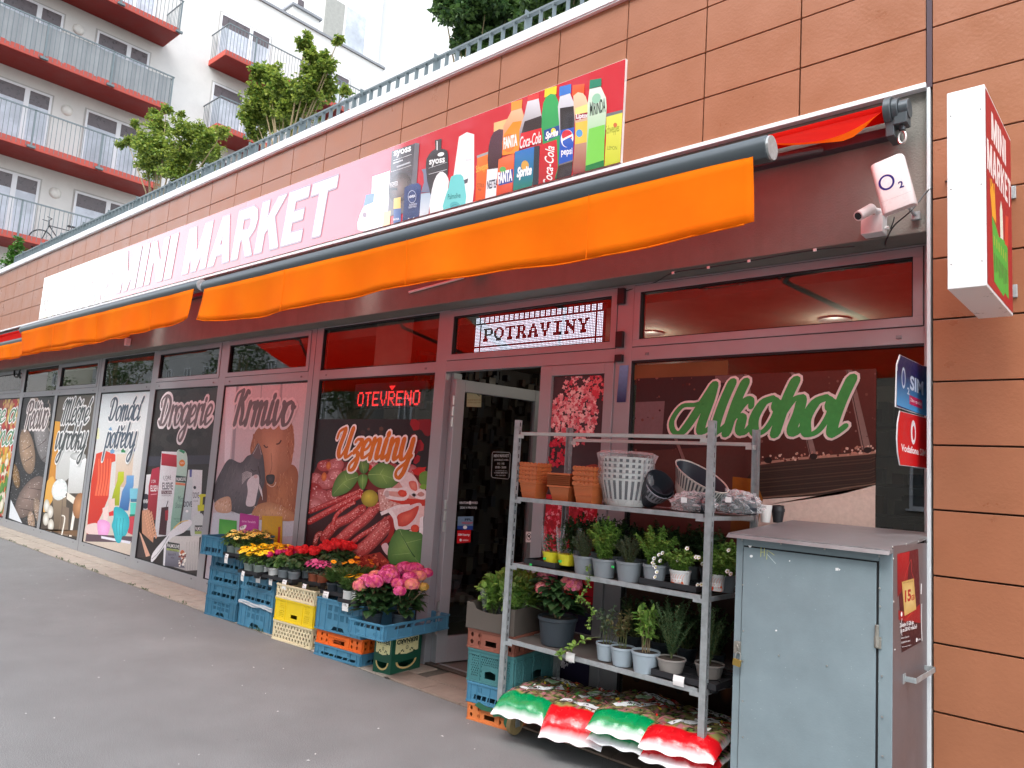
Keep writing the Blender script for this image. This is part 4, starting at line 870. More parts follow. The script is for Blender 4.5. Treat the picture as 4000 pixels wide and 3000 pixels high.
# ------------------------------------------------------------------ long sign board over the awnings
sg = empty('long_sign', (-7.8,-.035,3.66), 'long glossy red shop sign with big white capitals, drinks and toiletries', 'sign')
b = MB(); b.box(-13.85,-1.84,-.034,-.013,3.664,4.405); o = b.build('sign_board', mat('sign_edge',(.75,.74,.72),rough=.4), sg); o.location = -Vector(sg.location)
ZS = Zm(1400,450,.47259); ZD = Zm(1840,250,.57782); ZV = Zm(150,1050,.47244)
p = facade_print(ZD, -.0343, eps=.000008, start=.0004); p.clip = (-13.848,-1.842,3.666,4.403); RED = S(200,22,44)
a_,b_,c_,d_ = p.clip; p.mp = None; p.rect(a_, c_, b_, d_, RED)
p.rect(-6.9, c_, -4.3, d_, S(206,60,84)); p.rect(a_, c_, -10.6, d_, S(238,236,232))  # pink band and paler left end carry painted sky glare
def setz(z): p.mp = lambda a, b: (lambda q: (q.x, q.z))(onY(*z(a,b), -.0343))
for k in range(330):
    x = rnd.uniform(-13.8,-10.7); z = 3.68+rnd.random()**1.5*.42; r = rnd.uniform(.02,.06)
    c = rnd.choice([S(205,70,50),S(150,60,60),S(120,140,80),S(225,190,90),S(215,205,190),S(170,110,90)]); p.ell(x,z,r,r*rnd.uniform(.8,1.7),mixc(c,(0,0,0),.3),rnd.uniform(0,3),10,fan=c)
lx = [onY(x, y, -.0343) for x, y in ((1222,946),(1300,692),(727,1036))]
zb, zt = 3.755, 4.315
block(p, 'MARKET', onY(716,1040,-.034).x, onY(1282,930,-.034).x, zb, zt, .13, S(248,248,248), S(132,84,108), grow=.022)
block(p, 'MINI', onY(452,1145,-.034).x, onY(672,1052,-.034).x, zb, zt, .13, S(248,248,248), S(132,84,108), grow=.022)
# toiletries
setz(ZS)
p.poly([(118,510),(265,460),(262,700),(240,930),(100,950)],S(235,235,235)); p.poly([(0,950),(45,760),(150,700),(240,790),(260,930),(200,950)],S(232,232,236),sm=3); p.poly([(45,755),(65,660),(135,645),(128,720)],S(70,120,190)); p.ell(55,825,18,22,S(120,80,100)); p.text('WOMEN',40,905,110,850,S(150,90,110),skew=-18)
p.poly([(278,300),(470,235),(465,420),(440,600),(420,800),(245,840),(262,560)],S(70,66,76),vgrad=S(110,100,104)); p.poly([(470,230),(508,235),(485,560),(440,600)],S(110,104,112)); p.text('syoss',295,360,438,300,WHITE,bold=.03,skew=-44); p.stroke([(290,378),(442,325)],3,WHITE,sm=0); p.stroke([(290,400),(370,372)],10,S(205,205,210),sm=0); p.stroke([(320,430),(432,390)],12,S(190,190,196),sm=0); p.stroke([(272,470),(440,415)],3,WHITE,sm=0)
p.ell(345,600,90,130,S(60,48,50),.3,20,fan=S(140,120,116)); p.text('STYLISTS',266,580,328,560,S(230,230,230),skew=-16,bold=.02); p.text('SELECTION',266,598,328,580,S(230,230,230),skew=-16); p.rect(266,600,326,622,S(60,58,62))
p.poly([(245,800),(270,790),(262,920),(205,920),(215,800)],S(235,200,130)); p.poly([(295,780),(355,765),(352,900),(290,920)],S(70,100,160)); p.poly([(296,690),(352,678),(352,770),(294,776)],S(235,200,110)); p.text('NIVEA',292,872,340,855,WHITE,skew=-6,bold=.02)
p.poly([(385,600),(440,570),(495,562),(522,585),(515,750),(500,870),(365,905),(378,740)],S(45,62,120),vgrad=S(35,48,100)); p.ell(447,675,34,52,WHITE,0,24); p.ell(447,675,32,49,S(45,62,120),0,24); p.text('NIVEA',420,690,474,668,WHITE,skew=-12,bold=.03); p.text('IN-SHOWER',425,752,488,736,WHITE,skew=-10); p.text('BODY MILK',420,772,484,756,WHITE,skew=-10); p.poly([(415,850),(440,865),(465,840),(455,870),(425,882)],WHITE,sm=3)
p.poly([(525,450),(620,430),(610,560),(600,640),(520,640),(545,560),(540,480)],S(120,125,150)); p.poly([(520,650),(605,640),(580,850),(505,870)],S(170,190,210),vgrad=S(215,222,228))
p.poly([(585,330),(640,280),(720,285),(745,330),(740,520),(700,640),(600,660),(560,420)],S(58,52,60),sm=2); p.poly([(636,210),(692,195),(688,285),(640,298)],S(60,54,62)); p.rect(650,215,658,290,WHITE); p.ell(685,325,28,16,WHITE,-.3); p.text('syoss',588,430,718,372,WHITE,bold=.03,skew=-22); p.stroke([(585,440),(735,390)],2,WHITE,sm=0); p.stroke([(585,490),(735,450)],3,WHITE,sm=0)
p.poly([(590,860),(610,620),(650,500),(700,468),(745,520),(745,600),(700,830)],S(242,242,244),sm=2); p.poly([(835,180),(900,142),(960,160),(960,600),(945,760),(760,800),(790,500)],S(244,244,246)); p.text('Vichy',890,395,935,360,S(150,150,160),skew=-10); p.poly([(870,540),(912,522),(905,560),(868,575)],S(90,90,100))
p.poly([(750,600),(770,510),(850,490),(880,560),(885,780),(705,815),(720,680)],S(110,205,205),sm=2); p.text('Palmolive',742,700,848,655,S(30,120,120),bold=.02,skew=-16); p.ell(800,750,42,34,S(80,175,180)); p.stroke([(770,760),(800,740),(835,752)],3,S(30,110,110))
# drinks
setz(ZD)
def lab(t, x0,y0,x1,y1,c,**k): p.text(t,x0,y0,x1,y1,c,**k)
p.poly([(45,620),(125,590),(115,760),(98,930),(30,945)],S(235,120,40),vgrad=S(220,80,20)); p.poly([(42,622),(125,592),(124,608),(44,638)],S(160,160,165)); lab('Schweppes',36,752,118,690,S(240,170,60),skew=-30,bold=.02); lab('CITRUS',44,836,92,810,S(120,60,20)); lab('MIX',50,862,74,844,S(120,60,20))
p.poly([(158,400),(252,372),(248,450),(156,465)],S(235,190,130)); p.poly([(156,462),(225,445),(222,540),(190,700),(120,720),(122,560)],S(90,50,70),vgrad=S(60,20,30),sm=2); p.poly([(112,715),(190,705),(172,915),(98,925)],S(230,232,238)); lab('NESTEA',112,850,182,790,S(40,40,70),bold=.03,skew=-14)
p.poly([(275,260),(350,240),(346,300),(274,318)],S(235,150,40)); p.poly([(275,320),(345,300),(360,350),(340,430),(325,600),(212,620),(222,420),(250,370)],S(240,190,150),vgrad=S(235,90,10)); p.poly([(285,395),(345,385),(325,600),(215,620),(225,480)],S(240,140,20)); p.ell(258,535,44,62,S(235,110,20),.1,20,fan=S(250,150,40)); lab('FANTA',222,580,316,500,WHITE,bold=.05,skew=-28)
p.poly([(385,215),(462,198),(462,238),(385,252)],S(220,60,60)); p.poly([(384,255),(460,235),(475,330),(492,400),(490,520),(330,580),(330,450),(365,340)],S(225,222,228),vgrad=S(60,30,36)); p.poly([(365,390),(478,350),(490,440),(340,480)],S(50,30,36)); p.poly([(338,470),(492,430),(490,520),(330,580)],S(210,20,36)); lab('Coca-Cola',332,575,476,495,WHITE,shear=.3,skew=-40,bold=.01)
p.poly([(502,170),(582,150),(580,205),(498,228)],S(235,210,40)); p.poly([(510,225),(572,208),(605,310),(612,420),(600,780),(575,800),(490,560),(482,330)],S(50,170,90),vgrad=S(30,120,70),sm=2); p.poly([(495,450),(612,410),(608,480),(500,525)],S(30,70,140)); p.ell(560,458,17,24,S(235,205,60)); lab('Sprite',505,525,592,462,WHITE,bold=.04,skew=-26,shear=.3)
p.poly([(602,155),(680,136),(678,200),(598,220)],S(60,120,205)); p.poly([(604,222),(672,200),(705,280),(700,460),(690,660),(680,780),(595,800),(605,500),(590,290)],S(220,220,228),vgrad=S(60,34,40)); p.poly([(604,300),(702,285),(700,430),(606,450)],S(40,30,36)); p.poly([(606,450),(702,428),(690,650),(596,680)],S(30,80,180)); p.poly([(594,690),(690,660),(680,780),(575,800)],S(46,26,30)); p.ell(652,505,42,60,WHITE,.1,24); p.ell(652,485,36,38,S(205,24,44),.1,20); p.ell(656,530,34,34,S(30,80,180),.1,20); p.stroke([(614,520),(650,500),(692,480)],12,WHITE); lab('pepsi',612,632,688,575,WHITE,bold=.02,skew=-8)
p.poly([(690,145),(770,135),(768,200),(686,218)],S(230,90,40)); p.poly([(694,218),(760,200),(790,260),(805,350),(780,620),(768,760),(690,780),(700,600),(708,420)],S(235,205,170),vgrad=S(130,20,30),sm=2); p.poly([(708,300),(796,270),(804,330),(708,345)],S(240,220,130)); p.poly([(708,345),(804,325),(800,360),(708,385)],S(150,30,60)); lab('Lipton',714,382,798,340,WHITE,bold=.03,skew=-10); p.poly([(708,400),(800,380),(785,530),(706,545)],S(235,190,70)); p.ell(735,470,22,26,S(80,150,205))
p.poly([(806,110),(884,98),(884,150),(802,170)],S(30,130,100)); p.poly([(804,172),(880,155),(915,230),(920,290),(905,520),(900,690),(775,740),(790,400),(790,280)],S(225,235,225),vgrad=S(90,180,60)); p.poly([(800,440),(908,410),(902,650),(778,690)],S(120,205,80)); p.poly([(778,690),(902,650),(900,715),(772,745)],S(20,120,60)); lab('MIRINDA',806,355,912,260,S(30,60,50),bold=.03,skew=-30); p.ell(850,235,28,36,S(150,200,170),.5)
p.poly([(918,340),(1030,312),(1022,500),(1015,690),(903,718),(915,520)],S(225,222,90),vgrad=S(190,200,50)); p.poly([(918,338),(1030,310),(1028,330),(918,360)],S(110,110,116)); lab('Schweppes',912,495,1005,420,S(150,160,40),skew=-20,bold=.02); lab('LEMON',925,582,990,556,S(110,130,40)); p.ell(978,415,13,16,S(205,110,60))
p.poly([(190,645),(295,605),(290,760),(278,890),(170,915),(180,760)],S(235,110,60),vgrad=S(205,60,30)); p.poly([(195,740),(288,710),(284,800),(190,825)],S(50,70,150)); p.ell(218,715,22,20,S(90,170,90)); lab('FANTA',184,815,282,735,WHITE,bold=.05,skew=-26)
p.poly([(300,595),(432,560),(428,700),(415,850),(284,885),(292,740)],S(40,110,190),vgrad=S(20,120,90)); p.ell(368,690,26,36,S(210,160,70)); lab('Sprite',312,790,414,700,WHITE,bold=.05,skew=-20,shear=.3); p.poly([(430,560),(466,552),(458,840),(418,850)],S(40,46,60))
p.poly([(470,550),(582,512),(590,700),(565,810),(458,838),(462,700)],S(205,24,40),vgrad=S(170,16,34)); T_ = lambda t,q: (480+ (1-q)*0+ q*-0 + (q)*0, 0)
p.text('Coca-Cola',0,0,1,1,WHITE,bold=.01,M=lambda t,q:(488+62*(1-q)+t*18+ (t*0), 830-t*270-q*6),shear=.3)
o = p.build('sign_print', sg, GLOSSPRINT); o.location = -Vector(sg.location)
# ------------------------------------------------------------------ crates, trays, pots and plants
def holed(mb, W_, H_, holes, t, fn, col=None):
    """flat panel W x H with through holes (each a list of 2-D points), thickness t"""
    loops = [[(0,0),(W_,0),(W_,H_),(0,H_)]]+holes
    flat = [p for lp in loops for p in lp]; n = len(flat)
    tr = tessellate_polygon([[Vector((p[0],p[1],0)) for p in lp] for lp in loops])
    vs = [fn(u,v,0) for u,v in flat]+[fn(u,v,t) for u,v in flat]
    fs = [tuple(q) for q in tr]+[tuple(i+n for i in q[::-1]) for q in tr]; k = 0
    for lp in loops:
        m = len(lp)
        for i in range(m): a, b = k+i, k+(i+1)%m; fs.append((a,b,b+n,a+n))
        k += m
    mb.add(vs, fs, None, col)
def rhole(x, y, w, h, sk=0): return [(x,y),(x+sk,y+h),(x+w+sk,y+h),(x+w,y)]
def chole(x, y, r, n=10, e=1.0): return [(x+r*math.cos(2*math.pi*i/n), y+r*e*math.sin(2*math.pi*i/n)) for i in range(n)][::-1]
def holes_for(style, W_, H_):
    hs = []
    if style == 'slots':
        for r in range(2):
            y = H_*(.38+.27*r); 
            for g_ in range(4):
                for k in range(4):
                    x = W_*(.26+.135*g_)+k*.012
                    if x < W_*.78: hs.append(rhole(x,y,.0068,H_*.2,.002))
        hs.append([(W_*.36,.012),(W_*.40,.042),(W_*.60,.042),(W_*.64,.012)])
    elif style == 'open':
        xs_ = [.14,.32,.44,.62,.74]; ws = [.16,.09,.16,.09,.14]
        for a,b in zip(xs_,ws): hs.append(rhole(W_*a,H_*.62,W_*b,H_*.22,W_*.02))
        for k in range(4): hs.append(rhole(W_*.2+k*.012,H_*.2,.004,H_*.2)); hs.append(rhole(W_*.72+k*.012,H_*.2,.004,H_*.2))
    elif style == 'openlow':
        xs_ = [.14,.32,.44,.62,.74]; ws = [.16,.09,.16,.09,.14]
        for a,b in zip(xs_,ws): hs.append(rhole(W_*a,H_*.16,W_*b,H_*.24,W_*.02))
        for k in range(4): hs.append(rhole(W_*.2+k*.012,H_*.55,.004,H_*.25)); hs.append(rhole(W_*.72+k*.012,H_*.55,.004,H_*.25))
    elif style == 'round':
        ny = max(2,int(H_/.034)); nx = int(W_/.042)
        for j in range(ny):
            for i in range(nx):
                x = .035+i*(W_-.07)/(nx-1)+( .01 if j%2 else -.008); y = .03+j*(H_-.06)/(ny-1)
                if .018 < x < W_-.018: hs.append(chole(x,y,.0105,8,1.35))
    elif style == 'four':
        for cx in (.17,.83):
            for a in (-.04,.04):
                for b in (.3,.7): hs.append(chole(W_*cx+a*.75,H_*b,min(.014,H_*.11),10,1.2))
        hs.append(rhole(W_*.38,H_*.2,W_*.24,H_*.3))
    elif style == 'dots':
        for cx in (.17,.83):
            for cy in (.32,.74):
                for i in range(4):
                    for j in range(4): hs.append(chole(W_*cx+(i-1.5)*.016+(j%2)*.006,H_*cy+(j-1.5)*.015,.0045,6,1.3))
        hs.append(rhole(W_*.42,H_*.2,W_*.17,H_*.18))
    elif style == 'mesh':
        for i in range(20):
            for j in range(9):
                x = .03+i*(W_-.06)/19.5+(.006 if j%2 else 0); y = .035+j*(H_-.06)/9
                u = x/W_
                if abs(u-.5) < .2 and y < H_*.55: continue
                if abs(u-.27) < .025 or abs(u-.74) < .025: continue
                if x+.005 < W_-.02: hs.append([(x-.0045,y),(x,y+.0075),(x+.0045,y),(x,y-.0075)])
        hs.append([(W_*.38,H_*.14),(W_*.38,H_*.34),(W_*.5,H_*.40),(W_*.62,H_*.34),(W_*.62,H_*.14)])
    return hs
def crate(name, x, y, z, W_, D_, H_, m, style, label, group=None, rz=0, sstyle=None, ribs=True, textfn=None):
    """x,y = front left corner seen from the street, W along X, D into Y"""
    c = empty(name, (x,y,z), label, 'crate', group, rz); t = .006
    s = MB(); ins = .006
    holed(s, W_-2*ins, H_-.008, holes_for(style, W_-2*ins, H_-.008), t, lambda u,v,d: (ins+u, ins+d, .004+v)); s2 = MB()
    holed(s2, W_-2*ins, H_-.008, [], t, lambda u,v,d: (ins+u, D_-ins-d, .004+v))
    ss = sstyle or style; s3, s4 = MB(), MB()
    holed(s3, D_-2*ins-2*t, H_-.008, holes_for(ss, D_-2*ins-2*t, H_-.008), t, lambda u,v,d: (W_-ins-d, ins+t+u, .004+v)); holed(s4, D_-2*ins-2*t, H_-.008, [], t, lambda u,v,d: (ins+d, ins+t+u, .004+v))
    for q in (s, s2, s3, s4): q.build('side_panel', m, c)
    b = MB(); b.box(ins+t,W_-ins-t,ins+t,D_-ins-t,.004,.010); b.build('base', m, c)
    r = MB()
    for zz, hh, e in ((0,.012,0),(H_-.014,.014,0)):
        for (a0,a1,b0,b1) in ((-e,W_+e,-e,ins+.002),(-e,W_+e,D_-ins-.002,D_+e),(-e,ins+.002,ins+.002,D_-ins-.002),(W_-ins-.002,W_+e,ins+.002,D_-ins-.002)): r.box(a0,a1,b0,b1,zz,zz+hh)
    if H_ > .13 and style in ('slots','open','openlow','mesh'):
        for (a0,a1,b0,b1) in ((0,W_,.001,ins+.001),(W_-ins-.001,W_-.001,ins+.002,D_-.01)): r.box(a0,a1,b0,b1,H_*.82,H_*.82+.005)
    if ribs:
        for u in (.02,.09,.22,.5,.78,.91,.98) if style in ('slots','open','openlow') else (.02,.28,.72,.98):
            if style != 'round' or u in (.02,.98): r.box(W_*u-.002,W_*u+.002,.0,ins+.001,.012,H_-.014)
        for u in (.04,.2,.4,.6,.8,.96): r.box(W_-ins-.001,W_,D_*u-.002,D_*u+.002,.012,H_-.014)
    r.build('rim', m, c, bevel=.0012)
    if textfn: textfn(c)
    return c
M_CB = mat('blue_crate_plastic', (.06,.205,.32), rough=.42, var=.1, scale=9, dirt=.25)
M_CB2 = mat('darker_blue_crate_plastic', (.038,.15,.24), rough=.45, var=.1, scale=9, dirt=.3)
M_CC = mat('cream_crate_plastic', (.66,.58,.38), rough=.5, var=.06, scale=9, dirt=.3)
M_CY = mat('yellow_crate_plastic', (.75,.55,.012), rough=.42, var=.06, scale=9, dirt=.15)
M_CO = mat('orange_crate_plastic', (.72,.13,.015), rough=.42, var=.08, scale=9, dirt=.2)
M_COB = mat('faded_orange_crate_plastic', (.60,.18,.05), rough=.5, var=.1, scale=9, dirt=.4)
M_CBR = mat('brown_crate_plastic', (.22,.075,.05), rough=.5, var=.1, scale=9, dirt=.4)
M_CT = mat('teal_crate_plastic', (.05,.17,.18), rough=.45, var=.1, scale=9, dirt=.3)
M_CG = mat('dark_green_crate_plastic', (.008,.085,.05), rough=.35, var=.08)
CG = 'stacked crates under the flower display'
r6 = math.radians(6)
# stack one (far left)
for (z, h, s_, lb) in ((0,.172,'slots','blue slotted crate on the ground, bottom of the far left stack'),(.173,.14,'openlow','blue crate second from the bottom of the far left stack'),(.314,.14,'openlow','blue crate third from the bottom of the far left stack'),(.455,.128,'openlow','blue crate right beneath the turned top crate of the far left stack')):
    crate('plastic_crate', -6.27+z*.05, -.335, z, .51, .36, h, M_CB2, s_, lb, CG, rz=r6)
crate('plastic_crate', -6.235, -.46, .585, .33, .62, .18, M_CB2, 'openlow', 'blue crate turned crosswise on top of the far left stack', CG, rz=math.radians(11))
for (z, h, s_, lb) in ((0,.222,'slots','tall blue slotted crate on the ground, second stack from the left'),(.223,.12,'openlow','blue crate in the middle of the second stack, above the plastic wrap'),(.344,.135,'openlow','blue crate on top of the second stack under magenta geraniums')):
    crate('plastic_crate', -5.70, -.295, z, .54, .37, h, M_CB, s_, lb, CG, rz=math.radians(3))
w = MB()
for k in range(7): w.tube([(-5.695+.54*i/12, -.298+.028*i/12-.004-rnd.random()*.004, .20+k*.004+.008*math.sin(i*.9+k)) for i in range(13)], .0035, 5)
top(w.build('plastic_film', clearfilm('cling_film',.3), smooth=True), 'crumpled clear film around the second crate stack from the left', 'plastic film')
for (z, h, s_, m_, lb) in ((0,.165,'round',M_CC,'cream crate with round holes on the ground below the yellow crate'),(.166,.185,'dots',M_CY,'bright yellow crate between two cream crates'),(.352,.12,'round',M_CC,'cream crate on top of the yellow crate')):
    crate('plastic_crate', -5.03, -.335, z, .53, .37, h, m_, s_, lb, CG, rz=math.radians(5))
def kartext(c):
    p = Print((.16,-.0012,.02),(1,0,0),(0,0,1)); p.text('Pekárna',.04,.012,.14,.032,(.35,.06,.01),bold=.02,flip=True); p.text('PŮJČOVNÉ 50 KČ',.0,.04,.2,.056,(.35,.06,.01),bold=.03,flip=True); o = p.build('moulded_text', c)
crate('plastic_crate', -4.39, -.335, 0, .545, .37, .095, M_CB, 'openlow', 'low blue crate on the ground beneath the orange crate', CG, rz=r6)
crate('plastic_crate', -4.385, -.33, .096, .545, .37, .108, M_CO, 'four', 'bright orange crate with upside down moulded writing', CG, rz=r6, textfn=kartext)
crate('plastic_crate', -4.40, -.345, .205, .55, .38, .25, M_CB, 'slots', 'tall light blue crate on top of the orange crate', CG, rz=r6)
# beer crates
def beer_crate(x, y, rz, label, W_=.175, D_=.345, H_=.285):
    c = empty('beer_crate', (x,y,0), label, 'crate', 'upside down green beer crates', rz)
    def smile(w, cx, cy, r0):
        a = [(cx+w*.32*math.cos(t), cy+.075*math.sin(t)+.0) for t in [math.pi+math.pi*i/10 for i in range(11)]]; return a
    for (Wd, fn, nm) in ((W_, lambda u,v,d: (u,d,v), 'side_panel'), (D_-.012, lambda u,v,d: (W_-d,.006+u,v), 'side_panel')):
        hs = [[(Wd*.5+Wd*.3*math.cos(t), .085+.045*math.sin(t)) for t in [math.pi+math.pi*i/8 for i in range(9)]][::-1]]
        s = MB(); holed(s, Wd, H_, hs, .006, fn); s.build(nm, M_CG, c)
        g = MB(); o_ = [(Wd*.5+Wd*.36*math.cos(t), .088+.062*math.sin(t)) for t in [math.pi+math.pi*i/10 for i in range(11)]]; i_ = [(Wd*.5+Wd*.30*math.cos(t), .086+.047*math.sin(t)) for t in [math.pi*2-math.pi*i/10 for i in range(11)]]
        g.prism(o_+i_, -.003, -.0003, fn); g.build('handle_rim', mat('gold_yellow_plastic',(.65,.5,.2),rough=.4), c)
    s = MB(); s.box(0,.006,.006,D_,0,H_); s.box(.006,W_,D_-.006,D_,0,H_); s.box(0,W_,0,D_,H_,H_+.004); s.box(.006,W_-.006,.006,D_-.006,.003,.01); s.build('shell', M_CG, c)
    for (O_, U_, Wd) in (((0,-.0008,0),(1,0,0),W_), ((W_+.0008,.006,0),(0,1,0),D_-.012)):
        p = Print(O_, U_, (0,0,1)); a, b = Wd*.1, Wd*.9; cr_ = S(232,226,170)
        p.poly([(a,.15),(Wd*.5,.135),(b,.15),(b,.262),(Wd*.5,.272),(a,.262)], cr_, sm=0); k = Wd/.3
        p.text('BERNARD', a+.01*k, .215, b-.01*k, .25, S(24,44,34), bold=.05, flip=True)
        p.text('HRADEC 1597', a+.06*k,.205,b-.06*k,.212,S(60,80,50),flip=True); p.ell(Wd*.5,.182,.014*k,.014,S(60,84,50)); p.ell(Wd*.5,.182,.010*k,.010,cr_); p.text('O',Wd*.5-.005,.176,Wd*.5+.005,.188,S(24,44,34))
        for q in (-1,1):
            for j in range(5): p.ell(Wd*.5+q*(.035+.012*j)*k,.15+.012*math.sin(j*1.3)+.008,.007*k,.006,S(40,70,40))
        p.build('paper_label', c)
    return c
beer_crate(-3.712,-.262,math.radians(9),'green beer crate upside down under the shallow blue hydrangea crate')
# shallow blue crate carrying the hydrangeas
crate('plastic_crate', -3.745,-.505,.3,.37,.74,.115,M_CB,'open','shallow light blue crate holding two pink hydrangeas on the beer crate', None, rz=math.radians(7), sstyle='open')
# right stack
rz_ = math.radians(8); RG = 'stacked crates left of the plant trolley'
crate('plastic_crate', -2.515,-.455,0,.345,.54,.106,M_COB,'four','faded orange crate on the ground left of the plant trolley',RG,rz=rz_)
crate('plastic_crate', -2.525,-.46,.108,.36,.55,.125,M_CB,'openlow','light blue crate above the faded orange one left of the trolley',RG,rz=rz_)
crate('plastic_crate', -2.54,-.455,.234,.36,.56,.20,M_CT,'mesh','teal mesh crate in the middle of the stack left of the trolley',RG,rz=rz_,sstyle='mesh')
crate('plastic_crate', -2.55,-.46,.435,.365,.56,.12,M_CBR,'four','reddish brown crate under the cardboard box of basil',RG,rz=rz_)
# torn green cardboard tucked between the lower crates
g = MB()
def jag(pts, y): 
    g.prism(pts, 0, .003, lambda u,v,d: (-2.515+u*math.cos(rz_), -.462+u*math.sin(rz_)-y-d, v))
jag([(.07,.10),(.10,.125),(.16,.108),(.2,.112),(.23,.09),(.26,.102),(.36,.10),(.36,.06),(.33,.035),(.31,.02),(.295,.045),(.30,.07),(.26,.075),(.22,.062),(.2,.085),(.13,.082)], .004)
top(g.build('torn_cardboard', mat('green_card',(.02,.12,.06),rough=.6,var=.15)), 'torn green cardboard hanging between the blue and orange crates', 'cardboard')
# cardboard box with basil
cb = empty('cardboard_box', (-2.56,-.47,.557), 'dark brown cardboard box holding packed basil pots', 'box', None, rz_); M_CARD = mat('brown_cardboard',(.085,.072,.06),rough=.75,var=.08,scale=12)
b = MB(); Wb, Db, Hb = .37,.56,.16
b.prism([(0,0),(Wb,0),(Wb,Hb),(Wb*.84,Hb),(Wb*.78,Hb*.78),(Wb*.62,Hb*.7),(Wb*.36,Hb*.7),(Wb*.2,Hb*.78),(Wb*.14,Hb),(0,Hb)], 0, .005, lambda u,v,d: (u,d,v)); b.build('front_panel', M_CARD, cb)
b = MB(); b.box(Wb-.005,Wb,.0055,Db,0,Hb); b.build('side_panel', M_CARD, cb); b = MB(); b.box(0,.005,.0055,Db,0,Hb); b.build('side_panel', M_CARD, cb); b = MB(); b.box(.0055,Wb-.0055,Db-.005,Db,0,Hb); b.box(.0055,Wb-.0055,.0055,Db-.0055,0,.004); b.build('base', M_CARD, cb)
# ------------------------------------------------------------------ plant parts
def leaf(mb, p, d, n, L_, w, fold=.25, col=None):
    d = d.normalized(); s_ = d.cross(n); s_ = s_.normalized() if s_.length > 1e-5 else d.orthogonal().normalized(); n = s_.cross(d).normalized()
    a = p; m1 = p+d*L_*.35; m2 = p+d*L_*.72; t = p+d*L_-n*L_*.12
    mb.add([a, m1+s_*w*.5+n*w*fold, m1, m1-s_*w*.5+n*w*fold, m2+s_*w*.36+n*w*fold*.6, m2, m2-s_*w*.36+n*w*fold*.6, t], [(0,1,2),(0,2,3),(1,4,5,2),(2,5,6,3),(4,7,5),(5,7,6)], None, col)
def rdir(r, up=.3):
    t = r.uniform(0,6.283); z = r.uniform(-1,1)*.8+up; q = math.sqrt(max(0,1-min(1,abs(z))**2)); return Vector((q*math.cos(t), q*math.sin(t), z)).normalized()
def bush(r, R_, H_, n, L_, w, stems=10, low=.0, sag=0, spread=1.0):
    """leafy stems rising from the pot: returns leaf mesh and stem mesh"""
    lf, st = MB(), MB()
    for i in range(stems):
        t = 6.283*i/stems+r.uniform(-.3,.3); q = R_*spread*r.uniform(.25,1); h = H_*r.uniform(.7,1.05)*(1-.35*q/R_)
        a = Vector((math.cos(t)*R_*.2, math.sin(t)*R_*.2, 0)); b = Vector((math.cos(t)*q, math.sin(t)*q, h)); c = (a+b)/2+Vector((math.cos(t)*-.1*R_, math.sin(t)*-.1*R_, h*.15)); b.z -= sag*q
        pts = [a*(1-u)**2+c*2*u*(1-u)+b*u*u for u in [k/6 for k in range(7)]]; st.tube(pts, [.0022-.0015*k/6 for k in range(7)], 4)
        m = n//stems
        for k in range(m):
            u = low+(1-low)*(k+r.random())/m; j = min(int(u*6),5); f = u*6-j; p = pts[j]*(1-f)+pts[j+1]*f
            d = rdir(r,.35); d = (d+Vector((math.cos(t),math.sin(t),0))*.3).normalized(); leaf(lf, p+d*.003, d, Vector((0,0,1))+rdir(r,0)*.5, L_*r.uniform(.6,1.1), w*r.uniform(.7,1.1))
    return lf, st
def sphere_leaves(r, R_, H_, n, L_, w, zc=0):
    lf = MB()
    for i in range(n):
        d = rdir(r,.15); q = r.uniform(.35,1)**.5; p = Vector((d.x*R_*q, d.y*R_*q, zc+H_*.5+d.z*H_*.5*q)); leaf(lf, p, (d+rdir(r,0)*.6).normalized(), Vector((0,0,1))+rdir(r,0)*.5, L_*r.uniform(.6,1.1), w*r.uniform(.7,1.1))
    return lf
def daisy(mb, p, n, R_, c1, c2, pet=11):
    n = n.normalized(); a = n.orthogonal().normalized(); b = n.cross(a)
    for i in range(pet):
        t = 6.283*i/pet; u = a*math.cos(t)+b*math.sin(t); s_ = n.cross(u); w = R_*.24
        mb.add([p+u*R_*.12, p+u*R_*.6+s_*w+n*R_*.04, p+u*R_-n*R_*.06, p+u*R_*.6-s_*w+n*R_*.04], [(0,1,2,3)], None, c1)
    k = 8; vs = [p+n*R_*.12]+[p+(a*math.cos(6.283*i/k)+b*math.sin(6.283*i/k))*R_*.22+n*R_*.05 for i in range(k)]; mb.add(vs, [(0,i+1,(i+1)%k+1) for i in range(k)], None, c2)
def floretball(mb, c, R_, n, r, cols, flat=.75, pr=.016):
    for i in range(n):
        z = 1-2*(i+.5)/n*.82; t = i*2.39996; q = math.sqrt(max(0,1-z*z)); d = Vector((q*math.cos(t), q*math.sin(t), z)); p = Vector(c)+Vector((d.x*R_, d.y*R_, d.z*R_*flat))*r.uniform(.92,1.06)
        a = d.orthogonal().normalized(); b = d.cross(a); col = r.choice(cols); o = r.uniform(0,1.5)
        for k in range(4):
            th = o+k*1.5708; u = a*math.cos(th)+b*math.sin(th); s_ = d.cross(u)
            mb.add([p, p+u*pr*.6+s_*pr*.5+d*pr*.2, p+u*pr+d*pr*.05, p+u*pr*.6-s_*pr*.5+d*pr*.2], [(0,1,2,3)], None, col)
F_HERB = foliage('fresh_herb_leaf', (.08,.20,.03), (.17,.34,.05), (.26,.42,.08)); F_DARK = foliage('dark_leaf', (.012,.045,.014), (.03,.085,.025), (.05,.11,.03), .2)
F_MID = foliage('mid_green_leaf', (.04,.11,.025), (.08,.18,.04), (.13,.24,.06)); F_GREY = foliage('grey_green_leaf', (.06,.10,.06), (.11,.16,.09), (.15,.20,.12)); F_DRY = foliage('dry_leaf', (.12,.10,.03), (.10,.14,.04), (.16,.14,.06))
